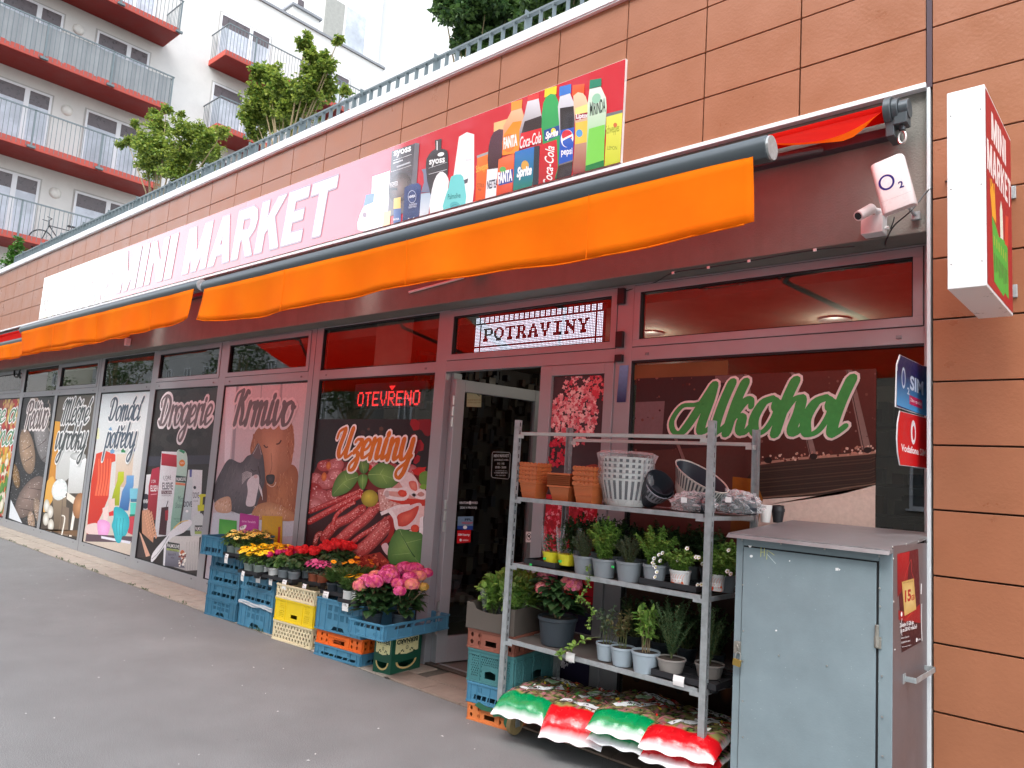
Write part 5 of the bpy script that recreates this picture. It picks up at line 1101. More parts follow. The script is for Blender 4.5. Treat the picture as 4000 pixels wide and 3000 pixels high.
F_ROS = foliage('rosemary_needle', (.05,.12,.05), (.10,.20,.08), (.16,.26,.12))
F_STEM = mat('plant_stem', (.10,.12,.04), rough=.7); F_WOOD = mat('woody_stem', (.26,.2,.11), rough=.8)
PETAL = mat('flower_petal', attr=True, rough=.55, var=.1, scale=60); M_SOIL = mat('potting_soil', (.035,.025,.018), rough=.95, var=.4, scale=60, bump=.8, bscale=200)
M_POTG = mat('grey_pot_plastic', (.22,.25,.27), rough=.42, var=.05); M_POTB = mat('pale_blue_grey_pot_plastic', (.33,.40,.45), rough=.4, var=.05); M_POTD = mat('dark_pot_plastic', (.03,.04,.05), rough=.4, var=.1); M_POTT = mat('taupe_pot_plastic', (.28,.26,.24), rough=.5, var=.05)
M_POTTC = mat('terracotta_pot_plastic', (.30,.09,.045), rough=.5, var=.06); M_POTW = mat('white_pot_plastic', (.72,.73,.72), rough=.35, var=.04); M_POTGL = mat('light_green_grey_pot', (.26,.31,.29), rough=.45, var=.05)
def pot(parent, m, rt, rb, h, sq=False):
    b = MB(); b.lathe([(rb*.9,0),(rb,.002),(rt*.93+rb*.02,h*.86),(rt*.965,h*.86+.001),(rt,h*.88),(rt,h),(rt*.95,h),(rt*.93,h*.9)], 22); b.build('pot', m, parent, smooth=True)
    s = MB(); s.lathe([(rt*.94,h*.9),(rt*.5,h*.93),(.0,h*.94)], 14); s.build('soil', M_SOIL, parent)
    return h*.93
def plant(kind, loc, label, group, seed, pm, rt=.055, rb=.042, h=.085, H_=.16, R_=.08, cols=None, nf=10, extra=None, name=None, cat='potted plant'):
    r = random.Random(seed); root = empty(name or 'potted_plant', loc, label, cat, group, r.uniform(0,6)); zt = pot(root, pm, rt, rb, h)
    up = Vector((0,0,zt))
    def B(mb, nm, m, **kk): o = mb.build(nm, m, root, fixn=False, **kk); o.location = up; return o
    if kind == 'daisy':
        lf = sphere_leaves(r, R_, H_*.8, 170, .05, .018, .0); B(lf,'foliage',F_MID); fl = MB(); st = MB()
        for i in range(nf):
            t = i*2.4; q = R_*1.15*math.sqrt((i+.5)/nf); p = Vector((q*math.cos(t), q*math.sin(t), H_*(.92-.25*(q/R_)**2)+r.uniform(-.012,.015))); n = Vector((p.x*5, p.y*5, 1))+rdir(r,0)*.35; daisy(fl, p, n, .033*r.uniform(.85,1.15), r.choice(cols[:-1]), cols[-1]); st.tube([(p.x*.3,p.y*.3,0), tuple(p)], .0016, 4)
        B(st,'stems',F_STEM); B(fl,'flowers',PETAL,attr=True)
    elif kind == 'geranium':
        lf = MB()
        for i in range(120):
            d = rdir(r,.2); q = r.uniform(.5,1); p = Vector((d.x*R_*q, d.y*R_*q, H_*.42+d.z*H_*.4*q)); n = (d+Vector((0,0,.8))).normalized(); a = n.orthogonal().normalized(); b = n.cross(a); k = 9; R1 = .026*r.uniform(.7,1.15)
            vs = [p-n*.006]+[p+(a*math.cos(6.283*j/k)+b*math.sin(6.283*j/k))*R1*(1 if j%2 else .86) for j in range(k)]; lf.add(vs, [(0,j+1,(j+1)%k+1) for j in range(k)])
        B(lf,'foliage',F_DARK if r.random()<.4 else F_MID); fl = MB(); st = MB()
        for i in range(nf):
            t = i*2.4+seed; q = R_*.75*math.sqrt((i+.4)/max(nf,1)); p = Vector((q*math.cos(t), q*math.sin(t), H_*r.uniform(.85,1.05))); floretball(fl, p, .03, 34, r, cols, .7, .015); st.tube([(p.x*.3,p.y*.3,0), tuple(p)], .002, 4)
        B(st,'stems',F_STEM)
        if nf: B(fl,'flowers',PETAL,attr=True)
    elif kind == 'mum':
        lf = sphere_leaves(r, R_*.9, H_*.7, 200, .03, .008, 0); B(lf,'foliage',F_GREY); fl = MB()
        for i in range(nf):
            t = i*2.4; q = R_*1.1*math.sqrt((i+.5)/nf); p = Vector((q*math.cos(t), q*math.sin(t), H_*(.9-.3*(q/R_)**2))); daisy(fl, p, Vector((p.x*6,p.y*6,1))+rdir(r,0)*.4, .019, r.choice(cols), cols[0], 9)
        B(fl,'flowers',PETAL,attr=True)
    elif kind == 'rudbeckia':
        lf = MB()
        for i in range(150): 
            t = r.uniform(0,6.28); q = r.uniform(0,R_*.4); d = Vector((math.cos(t),math.sin(t),r.uniform(.3,1.4))); leaf(lf, Vector((math.cos(t)*q,math.sin(t)*q,r.uniform(0,H_*.4))), d, Vector((0,0,1)), r.uniform(.06,.11), .022)
        B(lf,'foliage',F_MID); fl = MB()
        for i in range(nf): t = r.uniform(0,6.28); q = r.uniform(0,R_); daisy(fl, Vector((q*math.cos(t),q*math.sin(t),H_*r.uniform(.8,1.05))), Vector((r.uniform(-.4,.4),r.uniform(-.6,.2),1)), .027, r.choice(cols[:-1]), cols[-1], 12)
        B(fl,'flowers',PETAL,attr=True)
    elif kind == 'hydrangea':
        lf, st = MB(), MB(); fl = MB(); heads = extra
        for i in range(int(110*H_/.3)+50):
            t = r.uniform(0,6.28); z = r.uniform(.12,.85)*H_; q = R_*r.uniform(.3,.95); d = Vector((math.cos(t),math.sin(t),r.uniform(-.3,.4))); leaf(lf, Vector((math.cos(t)*q*.5,math.sin(t)*q*.5,z)), d, Vector((0,0,1)), r.uniform(.09,.13), r.uniform(.06,.08), .12)
        for (x,y,z,R1,ci) in heads:
            floretball(fl, (x,y,z), R1, int(110*(R1/.055)**1.4), r, cols[ci], .72, .014); st.tube([(x*.15,y*.15,0),(x*.5,y*.5,z*.5),(x,y,z-.02)], [.005,.004,.003], 6)
        B(lf,'foliage',F_DARK); B(st,'stems',F_WOOD,smooth=True); B(fl,'flowers',PETAL,attr=True); root.rotation_euler.z = 0
    elif kind == 'herb':
        lf, st = bush(r, R_, H_, int(nf*1.9), .024, .018, 34, .06); B(st,'stems',F_STEM); B(lf,'foliage',cols or F_HERB)
    elif kind == 'thyme':
        lf, st = bush(r, R_, H_, nf, .010, .006, 56, .08); B(st,'stems',F_STEM); B(lf,'foliage',cols or F_GREY)
    elif kind == 'bay':
        lf, st = bush(r, R_, H_, nf*2, .055, .026, 8, .3); B(st,'stems',F_WOOD); B(lf,'foliage',cols or F_HERB)
    elif kind == 'rosemary':
        lf, st = MB(), MB()
        for i in range(15):
            t = 6.283*i/15+r.uniform(-.3,.3); q = R_*r.uniform(.2,1); h = H_*r.uniform(.55,1.05); pts = [Vector((math.cos(t)*q*u**1.3, math.sin(t)*q*u**1.3, h*u+.01*math.sin(5*u+i))) for u in [k/8 for k in range(9)]]; st.tube(pts, [.003-.002*k/8 for k in range(9)], 4)
            for k in range(int(nf)):
                u = r.uniform(.1,1); j = min(int(u*8),7); f = u*8-j; p = pts[j]*(1-f)+pts[j+1]*f; a = r.uniform(0,6.28); d = Vector((math.cos(a),math.sin(a),.8)); leaf(lf, p, d, Vector((0,0,1)), .032*r.uniform(.7,1.1)*(1.1-.4*u), .0062)
        B(st,'stems',F_STEM); B(lf,'foliage',cols or F_ROS)
    elif kind == 'sparse':
        lf, st = bush(r, R_, H_, int(nf*1.6), .034, .02, 7, .3); B(st,'stems',F_STEM); B(lf,'foliage',cols or F_DRY)
    return root
def tray(name, x, y, z, W_, D_, label, rz=0, cups=(2,3)):
    t = empty(name, (x,y,z), label, 'tray', 'black carrier trays', rz); b = MB(); 
    holes = []
    for i in range(cups[0]):
        for j in range(cups[1]): holes.append(chole(W_*(i+.5)/cups[0], D_*(j+.5)/cups[1], min(W_/cups[0],D_/cups[1])*.40, 14))
    holed(b, W_, D_, holes, .004, lambda u,v,d: (u,v,.028+d)); 
    b.build('top_plate', M_BLACK, t); r_ = min(W_/cups[0],D_/cups[1])*.40
    for i in range(cups[0]):
        for j in range(cups[1]):
            c = MB(); c.lathe([(.0,-.02),(r_*.72,-.02),(r_*.86,.028)], 14, TRS((W_*(i+.5)/cups[0], D_*(j+.5)/cups[1], 0))); c.build('cup', M_BLACK, t, smooth=True)
    e = MB(); 
    for (a0,a1,b0,b1) in ((-.004,W_+.004,-.004,0),(-.004,W_+.004,D_,D_+.004),(-.004,0,0,D_),(W_,W_+.004,0,D_)): e.box(a0,a1,b0,b1,.01,.04)
    e.build('rim', M_BLACK, t, bevel=.001); return t
def pricetag(p, label, w=.066, h=.085, lines=(), rz=0, tilt=.15, cat='price tag'):
    t = empty('price_tag', p, label, cat, 'white price tags', rz); b = MB()
    nx = 4; vs = []
    for j in range(nx+1):
        for i in range(2): vs.append(((i-.5)*w, -.003-.006*math.sin(j/nx*3.1)-tilt*h*j/nx*.3, -h*j/nx))
    b.add(vs, [(2*j,2*j+1,2*j+3,2*j+2) for j in range(nx)]); o = b.build('card', mat('paper_white',(.8,.8,.79),rough=.6,var=.03), t, fixn=False)
    p_ = Print((0,-.0115,0),(1,0,0),(0,0,1),eps=.00001); p_.start = 0
    for k, (tx, y0, hh) in enumerate(lines): p_.text(tx, -w*.36, -y0-hh, w*.36, -y0, (.1,.1,.12), bold=.02)
    if lines: p_.build('writing', t)
    return t
YC = [S(250,205,20),S(255,215,30),S(240,180,10)]
YP_ = [S(238,214,110),S(246,224,130),S(232,196,90)]
MAG = [S(205,20,100),S(225,40,120),S(180,16,80)]; RD = [S(215,16,24),S(235,30,34),S(190,10,20)]; PKM = [S(205,70,130),S(226,110,160),S(180,50,110)]; OR = [S(240,150,10),S(250,170,20)]
FG = 'potted flowers on the crate display'
ZF1 = Zm(850,2020,.35517); ZF2 = Zm(1180,2120,.40977)
def rimpos(z, a, b, Z): p = onZ(*z(a,b), Z); return p
def at_tray(o, W_, D_, cups, rz, i, j):
    u, v = W_*(i+.5)/cups[0], D_*(j+.5)/cups[1]; return (o[0]+u*math.cos(rz)-v*math.sin(rz), o[1]+u*math.sin(rz)+v*math.cos(rz), o[2]+.012)
def flowertray(z, a, b, Zlip, W_, D_, cups, tlabel, rz, spec):
    p = rimpos(z, a, b, Zlip); o = (p.x, p.y, Zlip-.035)
    tray('carrier_tray', *o, W_, D_, tlabel, rz, cups)
    k = 0
    for j in range(cups[1]):
        for i in range(cups[0]):
            sp = spec(i, j)
            if sp: kind, label, kw = sp; kw = dict(kw); plant(kind, at_tray(o, W_, D_, cups, rz, i, j), label, FG, hash((int(a),i,j))%9999 if False else int(a)*7+i*3+j, **kw)
RZT = math.radians(9)
place = ['front left','front right','middle left','middle right','back left','back right']
flowertray(ZF1,55,380,.635,.24,.36,(2,3),'black tray of pale yellow daisies beside the turned blue crate',RZT, lambda i,j: ('daisy','%s pot of the pale yellow daisies on the far left tray'%place[j*2+i],dict(pm=M_POTGL,H_=.15,R_=.085,nf=13,cols=YP_+[S(110,80,30)])))
flowertray(ZF1,228,575,.53,.26,.42,(2,3),'black tray of bright yellow daisies, second from the left',RZT, lambda i,j: ('daisy','%s pot of the bright yellow daisies on the second tray'%place[j*2+i],dict(pm=M_POTGL,H_=.17,R_=.09,nf=26,cols=YC+[S(200,140,10)])))
flowertray(ZF1,395,610,.515,.25,.42,(2,3),'black tray of magenta geraniums, third from the left',RZT, lambda i,j: ('geranium','%s pot of the magenta geraniums on the third tray'%place[j*2+i],dict(pm=M_POTW if j==0 else M_POTG,H_=.14,R_=.085,nf=(6 if j else 2),cols=MAG)))
flowertray(ZF1,590,650,.515,.27,.46,(2,3),'black tray of leafy geraniums, fourth from the left',RZT, lambda i,j: ('geranium','%s pot of the leafy red geraniums on the fourth tray'%place[j*2+i],dict(pm=M_POTG,H_=.18,R_=.1,nf=(4 if j else 1),cols=RD)))
flowertray(ZF1,935,695,.51,.22,.44,(2,3),'black tray of pink daisies and red geraniums in terracotta pots',RZT, lambda i,j: (('mum','%s pot of the pink blooms on the fifth tray'%place[j*2+i],dict(pm=M_POTTC,H_=.14,R_=.085,nf=40,cols=PKM,rt=.05)) if j<1 else ('geranium','%s pot of the tall red geraniums behind the pink blooms'%place[j*2+i],dict(pm=M_POTTC,H_=.26,R_=.11,nf=9,cols=RD))))
flowertray(ZF2,180,450,.505,.24,.44,(2,3),'black tray of orange rudbeckias with long leaves',RZT, lambda i,j: ('rudbeckia','%s pot of the orange rudbeckias'%place[j*2+i],dict(pm=M_POTD,H_=.18,R_=.07,nf=(1 if j==0 else 3),cols=OR+[S(190,110,10)])))
flowertray(ZF2,345,530,.495,.19,.36,(2,3),'black tray of small yellow flowers in white pots',RZT, lambda i,j: ('rudbeckia','%s pot of the small yellow flowers left of the hydrangeas'%place[j*2+i],dict(pm=M_POTW,H_=.12,R_=.05,nf=5,cols=YC+[S(220,160,10)],rt=.045)) if j<2 else None)
for z, a, b, Z_, lb in ((ZF1,110,405,.62,'white tag below the pale yellow daisies'),(ZF1,290,595,.52,'white tag below the bright yellow daisies'),(ZF1,462,615,.51,'crumpled white tag below the magenta geraniums'),(ZF1,600,640,.51,'white tag between the third and fourth flower trays'),(ZF1,745,690,.50,'torn white tag below the leafy geraniums'),(ZF1,965,735,.50,'white tag with handwritten price below the pink blooms'),(ZF2,235,465,.495,'white tag with barcode below the orange rudbeckias'),(ZF2,425,545,.485,'white tag below the small yellow flowers')):
    p = onZ(*z(a,b), Z_); q = onY(*z(a,b), p.y-.03); pricetag((q.x,q.y,q.z), lb, lines=(('bylinky',.012,.008),('63',.032,.022)) if 'price' in lb else (('květ',.01,.006),('119,-',.03,.02)), rz=rnd.uniform(-.2,.2))
HY = [[S(200,52,120),S(214,76,140),S(228,110,160),S(180,36,100),S(214,100,110)],[S(222,120,120),S(232,140,130),S(205,96,120),S(226,150,110)],[S(190,150,70),S(170,140,60)]]
def hyd(a, b, Zr, heads, label, seed, R_=.2):
    c = onZ(*ZF2(a,b), Zr); hs = []
    for (x, y, dy, R1, ci) in heads:
        q = onY(*ZF2(x,y), c.y+dy); hs.append((q.x-c.x, dy, q.z-(Zr-.012), R1, ci))
    plant('hydrangea', (c.x, c.y, Zr-.145), label, 'pink hydrangeas in the shallow blue crate', seed, M_POTD, rt=.078, rb=.06, h=.145, H_=.27, R_=R_, cols=HY, extra=hs, name='potted_hydrangea')
hyd(672,660,.455,[(555,410,-.13,.055,1),(590,375,-.06,.052,0),(680,370,-.1,.07,0),(700,320,.05,.055,1),(620,350,0,.05,0),(560,420,-.1,.035,1)],'pink hydrangea in the left dark pot of the shallow crate',91,.17)
hyd(952,670,.455,[(825,320,-.1,.085,0),(830,265,0,.06,0),(905,265,.06,.05,2),(980,250,.1,.07,0),(1070,260,.12,.075,0),(1030,340,-.02,.06,0),(915,390,-.14,.048,0),(930,463,-.17,.045,0),(1050,400,-.08,.055,1),(1120,320,.05,.05,1),(1160,422,0,.035,2),(1190,290,.12,.045,0)],'wide pink hydrangea in the right dark pot of the shallow crate',92,.2)
# basil in the cardboard box
r = random.Random(5)
for k in range(6):
    i, j = k % 2, k//2; W_, D_ = .34,.5; u, v = .055+W_*(i+.5)/2-.03, .05+D_*(j+.5)/3; x, y = -2.56+u*math.cos(rz_)-v*math.sin(rz_), -.47+u*math.sin(rz_)+v*math.cos(rz_)
    e = empty('potted_basil', (x,y,.565), '%s pot of the wrapped basil in the brown cardboard box'%place[k], 'potted plant', 'basil pots in the cardboard box')
    pot(e, M_POTD, .055,.042,.08); lf, st = bush(r, .11, .30, 420, .06, .042, 24, .15); o = st.build('stems', F_STEM, e); o.location = (0,0,.075); o = lf.build('foliage', F_HERB, e, fixn=False); o.location = (0,0,.075)
    if j == 0:
        s = MB(); s.lathe([(.05,.05),(.075,.14),(.095,.24)], 16, cap=False, wob=lambda a,i_: 1+.06*math.sin(a*7+i_)); o = s.build('clear_sleeve', clearfilm('plant_sleeve',-.12), e, smooth=True)
# by the door: black bucket, white tray, wrapped bouquet, second beer crate
z8 = Zm(1500,2300,.339)
beer_crate(-3.17,.45,math.radians(5),'green beer crate upside down just inside the doorway',.3,.3,.285)
b = MB(); b.lathe([(.09,.29),(.12,.33),(.12,.41),(.125,.415)], 20, TRS((-3.03,.56,0))); top(b.build('black_bucket', M_BLACK, smooth=True), 'black bucket under the white tray in the doorway', 'bucket')
b = MB(); b.box(-3.25,-2.9,.35,.72,.425,.437); b.box(-3.26,-2.89,.34,.73,.437,.452); top(b.build('white_tray', M_WHITE, bevel=.006), 'white plastic tray holding a wrapped bouquet in the doorway', 'tray')
bq = empty('wrapped_bouquet', (-3.13,.5,.453), 'bouquet wrapped in pink and white paper on the white tray in the doorway', 'bouquet')
b = MB(); b.lathe([(.045,0),(.07,.06),(.10,.16),(.115,.2)], 14, cap=False, wob=lambda a,i: 1+.08*math.sin(a*5+i*.7)); b.build('wrapping_paper', mat('pink_paper',(.50,.22,.27),rough=.5,var=.12), bq, smooth=True)
b = MB(); b.lathe([(.082,.075),(.104,.155),(.122,.205)], 14, cap=False, wob=lambda a,i: 1+.06*math.sin(a*5+i*.7)); b.build('white_sleeve', mat('white_paper',(.7,.68,.68),rough=.5), bq, smooth=True)
p = Print((0,-.122,.125),(1,0,0),(0,0,1)); p.poly([(-.035,0),(0,.035),(.035,0),(0,-.035)],S(190,20,80)); p.build('pink_motif', bq)
b = MB(); rr = random.Random(3)
for k in range(7): floretball(b, (rr.uniform(-.06,.06),rr.uniform(-.05,.05),.21), .024, 20, rr, [S(120,40,50),S(205,90,110),S(170,60,80)], .6, .014)
b.build('flowers', PETAL, bq, attr=True, fixn=False)
# ------------------------------------------------------------------ the plant trolley
CX0, CX1, CY0, CY1 = -2.235, -.90, -.455, .09
cart = empty('plant_trolley', (CX0,CY0,0), 'galvanised steel plant trolley with four loaded shelves left of the grey cabinet', 'trolley')
def CBd(mb, nm, m=M_GALV, **k): o = mb.build(nm, m, cart, **k); o.location = -Vector(cart.location); return o
for (x, y, sx, sy) in ((CX0,CY0,1,1),(CX1,CY0,-1,1),(CX0,CY1,1,-1),(CX1,CY1,-1,-1)):
    b = MB(); w, t = .036, .003
    ya, yb_ = min(y-sy*.012,y+sy*.022), max(y-sy*.012,y+sy*.022); fy = y-sy*.012
    b.box(x-w/2,x+w/2,min(fy,fy+sy*t),max(fy,fy+sy*t),.17,1.89); b.box(x-w/2,x-w/2+t,ya+t,yb_-t,.17,1.89)
    holed(b, .034-2*t, 1.72, [rhole(.009,.03+k*.05,.010,.026) for k in range(34)], t, lambda u,v,d: (x+w/2-d, ya+t+u, .17+v))
    CBd(b, 'post')
SHZ = [.545,1.0,1.405]
for z in SHZ:
    b = MB(); b.box(CX0+.03,CX1-.03,CY0-.004,CY0+.008,z-.022,z+.004); b.box(CX0+.03,CX1-.03,CY0+.008,CY0+.03,z-.022,z-.019); b.box(CX0+.03,CX1-.03,CY1-.008,CY1+.004,z-.022,z+.004); CBd(b, 'shelf_rail', bevel=.001)
    b = MB(); b.box(CX0+.035,CX1-.035,CY0+.008,CY1-.008,z-.006,z-.002); CBd(b, 'shelf_board', mat('worn_shelf_board',(.10,.09,.08),rough=.6,var=.25,scale=8))
    b = MB()
    for x, s_ in ((CX0,1),(CX1,-1)):
        for y in (CY0,CY1): b.box(min(x,x+s_*.07),max(x,x+s_*.07),y-.010,y-.005,z-.034,z-.012)
        b.box(x-.008,x+.008,CY0+.02,CY1-.02,z-.026,z-.004)
    CBd(b, 'bracket', bevel=.001)
for y in (CY0,CY1):
    b = MB(); b.box(CX0+.03,CX1-.03,y-.005,y+.004,1.795,1.815); b.box(CX0+.03,CX1-.03,y+.004,y+.022,1.795,1.798); b.box(CX0,CX0+.06,y-.010,y-.006,1.775,1.80); b.box(CX1-.06,CX1,y-.010,y-.006,1.775,1.80); CBd(b, 'top_rail', mat('pale_galvanised',(.55,.60,.58),rough=.4,metal=.5,var=.1), bevel=.001)
b = MB(); b.box(CX0-.01,CX1+.01,CY0-.008,CY0+.02,.15,.20); b.box(CX0-.01,CX1+.01,CY1-.02,CY1+.008,.15,.20); b.box(CX0-.01,CX0+.02,CY0+.02,CY1-.02,.15,.20); b.box(CX1-.02,CX1+.01,CY0+.02,CY1-.02,.15,.20); b.box(CX0+.02,CX1-.02,CY0+.02,CY1-.02,.182,.19); CBd(b, 'base_frame', bevel=.002)
for (x,y) in ((CX0+.10,CY0+.03),(CX1-.1,CY0+.03),(CX0+.1,CY1-.06),(CX1-.1,CY1-.06)):
    b = MB(); b.tube([(x-.016,y,.062),(x+.016,y,.062)], .061, 20); b.tube([(x-.022,y,.062),(x+.022,y,.062)], .02, 12); w_ = CBd(b, 'castor_wheel', mat('ochre_rubber',(.30,.22,.10),rough=.6,var=.15), bevel=.003)
    # turn castors as in the photo: seen side on from the street
    f = MB(); f.box(x-.026,x-.022,y-.02,y+.02,.05,.145); f.box(x+.022,x+.026,y-.02,y+.02,.05,.145); f.box(x-.03,x+.03,y-.03,y+.03,.145,.15); CBd(f, 'castor_fork')
ZC = Zm(1950,1600,.4973); Z4 = Zm(1700,1800,.7233); ZP = Zm(2020,2250,.69291); ZB = Zm(1950,2600,.74803); ZQ = Zm(2500,1980,.35714)
# ---- top shelf: planters
M_TC = mat('terracotta_plastic', (.52,.145,.045), rough=.42, var=.06, scale=10); M_TCD = mat('dark_terracotta_plastic', (.22,.05,.025), rough=.45)
def square_planter(x, y, z, rt, rb, h, label, group, scallop=True, rz=0.0, parts=True):
    p = empty('square_planter', (x,y,z), label, 'planter', group, rz); b = MB(); n = 30
    def ring(r_, zf): return [(-r_+2*r_*i/n, -r_, zf(i)) for i in range(n)]+[(r_, -r_+2*r_*i/n, zf(i)) for i in range(n)]+[(r_-2*r_*i/n, r_, zf(i)) for i in range(n)]+[(-r_, r_-2*r_*i/n, zf(i)) for i in range(n)]
    zf = (lambda i: h-.013*(1-abs(math.sin(math.pi*5*i/n))**.6)) if scallop else (lambda i: h)
    zr = h-(.026 if scallop else .018); rm = rb+(rt-rb)*zr/h; RA, RB = ring(rm, lambda i: zr), ring(rm+.004, lambda i: zr+.001)
    R0, R1, R2 = ring(rb, lambda i: 0), ring(rt+.003, zf), ring(rt-.004, zf); R3 = ring(rb-.004, lambda i: .004); m = 4*n
    b.add(R0+RA+RB+R1+R2+R3, [(i+k*m,(i+1)%m+k*m,(i+1)%m+(k+1)*m,i+(k+1)*m) for k in range(5) for i in range(m)]+[tuple(range(m))[::-1], tuple(range(5*m,6*m))])
    b.build('body', M_TC, p)
    if scallop:
        r = MB()
        for q in (.36,.30,.66): rr = rb+(rt-rb)*q; r.add(ring(rr+.0025, lambda i: h*q)+ring(rr+.0025, lambda i: h*q+.003)+ring(rr-.001, lambda i: h*q+.0035)+ring(rr-.001, lambda i: h*q-.0005), [(i+k*m,(i+1)%m+k*m,(i+1)%m+((k+1)%4)*m,i+((k+1)%4)*m) for k in range(4) for i in range(m)])
        r.build('moulding', M_TC, p)
    else:
        r = MB(); r.box(-rt-.004,rt+.004,-rt-.004,-rt,h-.02,h); r.box(rt,rt+.004,-rt,rt,h-.02,h); r.box(-rt-.004,-rt,-rt,rt,h-.02,h); r.box(-rt,rt,rt,rt+.004,h-.02,h); r.build('rim', M_TC, p, bevel=.001)
    return p
z1 = 1.407
def sx(z, a0, a1, b, y): A_, B_ = onY(*z(a0,b), y), onY(*z(a1,b), y); return (A_.x+B_.x)/2, abs(B_.x-A_.x)/2
def stack(ax0, ax1, y, n, dz, h, name, grp, scal, rb, start=0):
    rb -= .1
    cx, r_ = sx(ZC, ax0, ax1, 400, y)
    ordn = ['bottom','second','third','fourth','fifth','sixth','seventh','eighth']
    for k in range(n):
        square_planter(cx, y+r_, z1+k*dz, r_, r_*rb, h, '%s of the nested %s'%(ordn[k] if k < n-1 else 'uppermost', name), grp, scal)
    return cx, y+r_
stack(165, 300, -.445, 5, .026, .118, 'scalloped terracotta planters at the left end of the top shelf', 'left stack of scalloped planters', True, .82)
stack(392, 560, -.43, 7, .011, .10, 'plain square terracotta pots in the middle stack', 'stack of plain square pots', False, .78)
stack(585, 745, -.445, 4, .03, .125, 'scalloped terracotta planters beside the plastic baskets', 'right stack of scalloped planters', True, .82)
square_planter(-1.93,-.2,z1,.08,.065,.118,'scalloped terracotta planter standing behind the plain square pots','planters behind the stacks'); square_planter(-1.93,-.2,z1+.04,.08,.065,.118,'upper scalloped terracotta planter behind the plain square pots','planters behind the stacks')
b = MB(); b.lathe([(.075,0),(.10,.02),(.105,.028),(.1,.03),(.07,.006),(0,.006)], 24, TRS((-1.83,-.17,1.535),ry=math.radians(62),rz=2.2)); top(b.build('plant_saucer', M_TCD, smooth=True), 'dark brown round saucer leaning behind the scalloped planters', 'saucer')
# slotted round baskets
M_BASK = mat('pale_grey_plastic', (.60,.62,.60), rough=.35, var=.04); M_BASKD = mat('dark_grey_plastic', (.035,.042,.055), rough=.35, var=.08)
def basket(nm, M_, rt, rb, h, m, inner, label, group, ell_=1.0, nslot=26, cat='planter', lo=.3, hi=.88):
    p = empty(nm, (0,0,0), label, cat, group); p.matrix_world = M_
    b = MB(); prof = [(rb,0),(rb+(rt-rb)*.2,h*.1),(rb+(rt-rb)*lo,h*lo),(rb+(rt-rb)*hi,h*hi),(rt,h),(rt*1.02,h+.002),(rt*.99,h+.003)]
    b.lathe(prof, 40, sx=ell_, cap=False); b.build('shell', m, p, smooth=True)
    i_ = MB(); i_.lathe([(rb*.9,.006),(rt*.96,h*.98)], 30, sx=ell_, cap=False); i_.build('inner_liner', inner, p, smooth=True)
    s = MB()
    for k in range(nslot):
        t = 6.283*k/nslot; z0, z1_ = h*lo, h*hi; r0, r1 = rb+(rt-rb)*lo+.0012, rb+(rt-rb)*hi+.0012; w = 6.283/nslot*.24
        s.add([(r0*math.cos(t-w)*ell_,r0*math.sin(t-w),z0),(r0*math.cos(t+w)*ell_,r0*math.sin(t+w),z0),(r1*math.cos(t+w)*ell_,r1*math.sin(t+w),z1_),(r1*math.cos(t-w)*ell_,r1*math.sin(t-w),z1_)], [(0,1,2,3)])
    s.build('slots', mat('slot_shadow_plastic',(.09,.10,.11),rough=.6), p, fixn=False)
    return p
cx, r_ = sx(ZC, 812, 1160, 380, -.30)
for k in range(5):
    basket('slotted_planter', TRS((cx,-.27,z1+k*.031)), r_, r_*.74, .155, M_BASK, M_BASKD, '%s pale grey slotted round planter of the wrapped stack'%['bottom','second','third','fourth','uppermost'][k], 'stack of wrapped slotted planters', lo=.25, hi=.93)
f = MB(); f.lathe([(r_*.78,.01),(r_*.92,.08),(r_*1.1,.16),(r_*1.08,.25),(r_*1.14,.30),(r_*.95,.315)], 30, TRS((cx,-.27,z1)), cap=False, wob=lambda a,i: 1+.035*math.sin(a*9+i*2)+.02*math.sin(a*17+i))
top(f.build('plastic_wrap', clearfilm('crinkled_wrap',.06), smooth=False), 'clear crinkled wrap around the stack of slotted planters', 'plastic wrap')
def aim(px, y, ax, z_=None): q = onY(*px, y); return q
q = onY(*ZC(1240,620), -.26); ax = Vector((.62,-.30,.52)).normalized()
basket('slotted_planter', Matrix.Translation(Vector((q.x-.09,-.22,1.455))) @ ax.to_track_quat('Z','Y').to_matrix().to_4x4(), .085,.06,.17, M_BASKD, M_BASKD, 'dark grey slotted planter lying wrapped beside the pale stack', None)
basket('slotted_planter', Matrix.Translation(Vector((q.x-.035,-.24,1.49))) @ ax.to_track_quat('Z','Y').to_matrix().to_4x4(), .088,.07,.08, mat('pale_lilac_grey_plastic',(.42,.43,.48),rough=.35), M_BASKD, 'pale rimmed slotted planter nested in the dark grey one', None)
q = onY(*ZC(1560,500), -.25); ax = Vector((.42,-.22,.88)).normalized(); lx_ = Vector((.82,-.2,-.45)); lx_ = (lx_-ax*lx_.dot(ax)).normalized(); ly_ = ax.cross(lx_); MO = Matrix((lx_,ly_,ax)).transposed().to_4x4()
basket('oval_planter', Matrix.Translation(Vector((q.x-.05,-.2,1.475))) @ MO, .105,.072,.15, mat('cream_plastic',(.66,.64,.58),rough=.32), M_BASKD, 'cream oval slotted planter lying tilted on top of the heap', None, ell_=1.75, nslot=44, lo=.42, hi=.95)
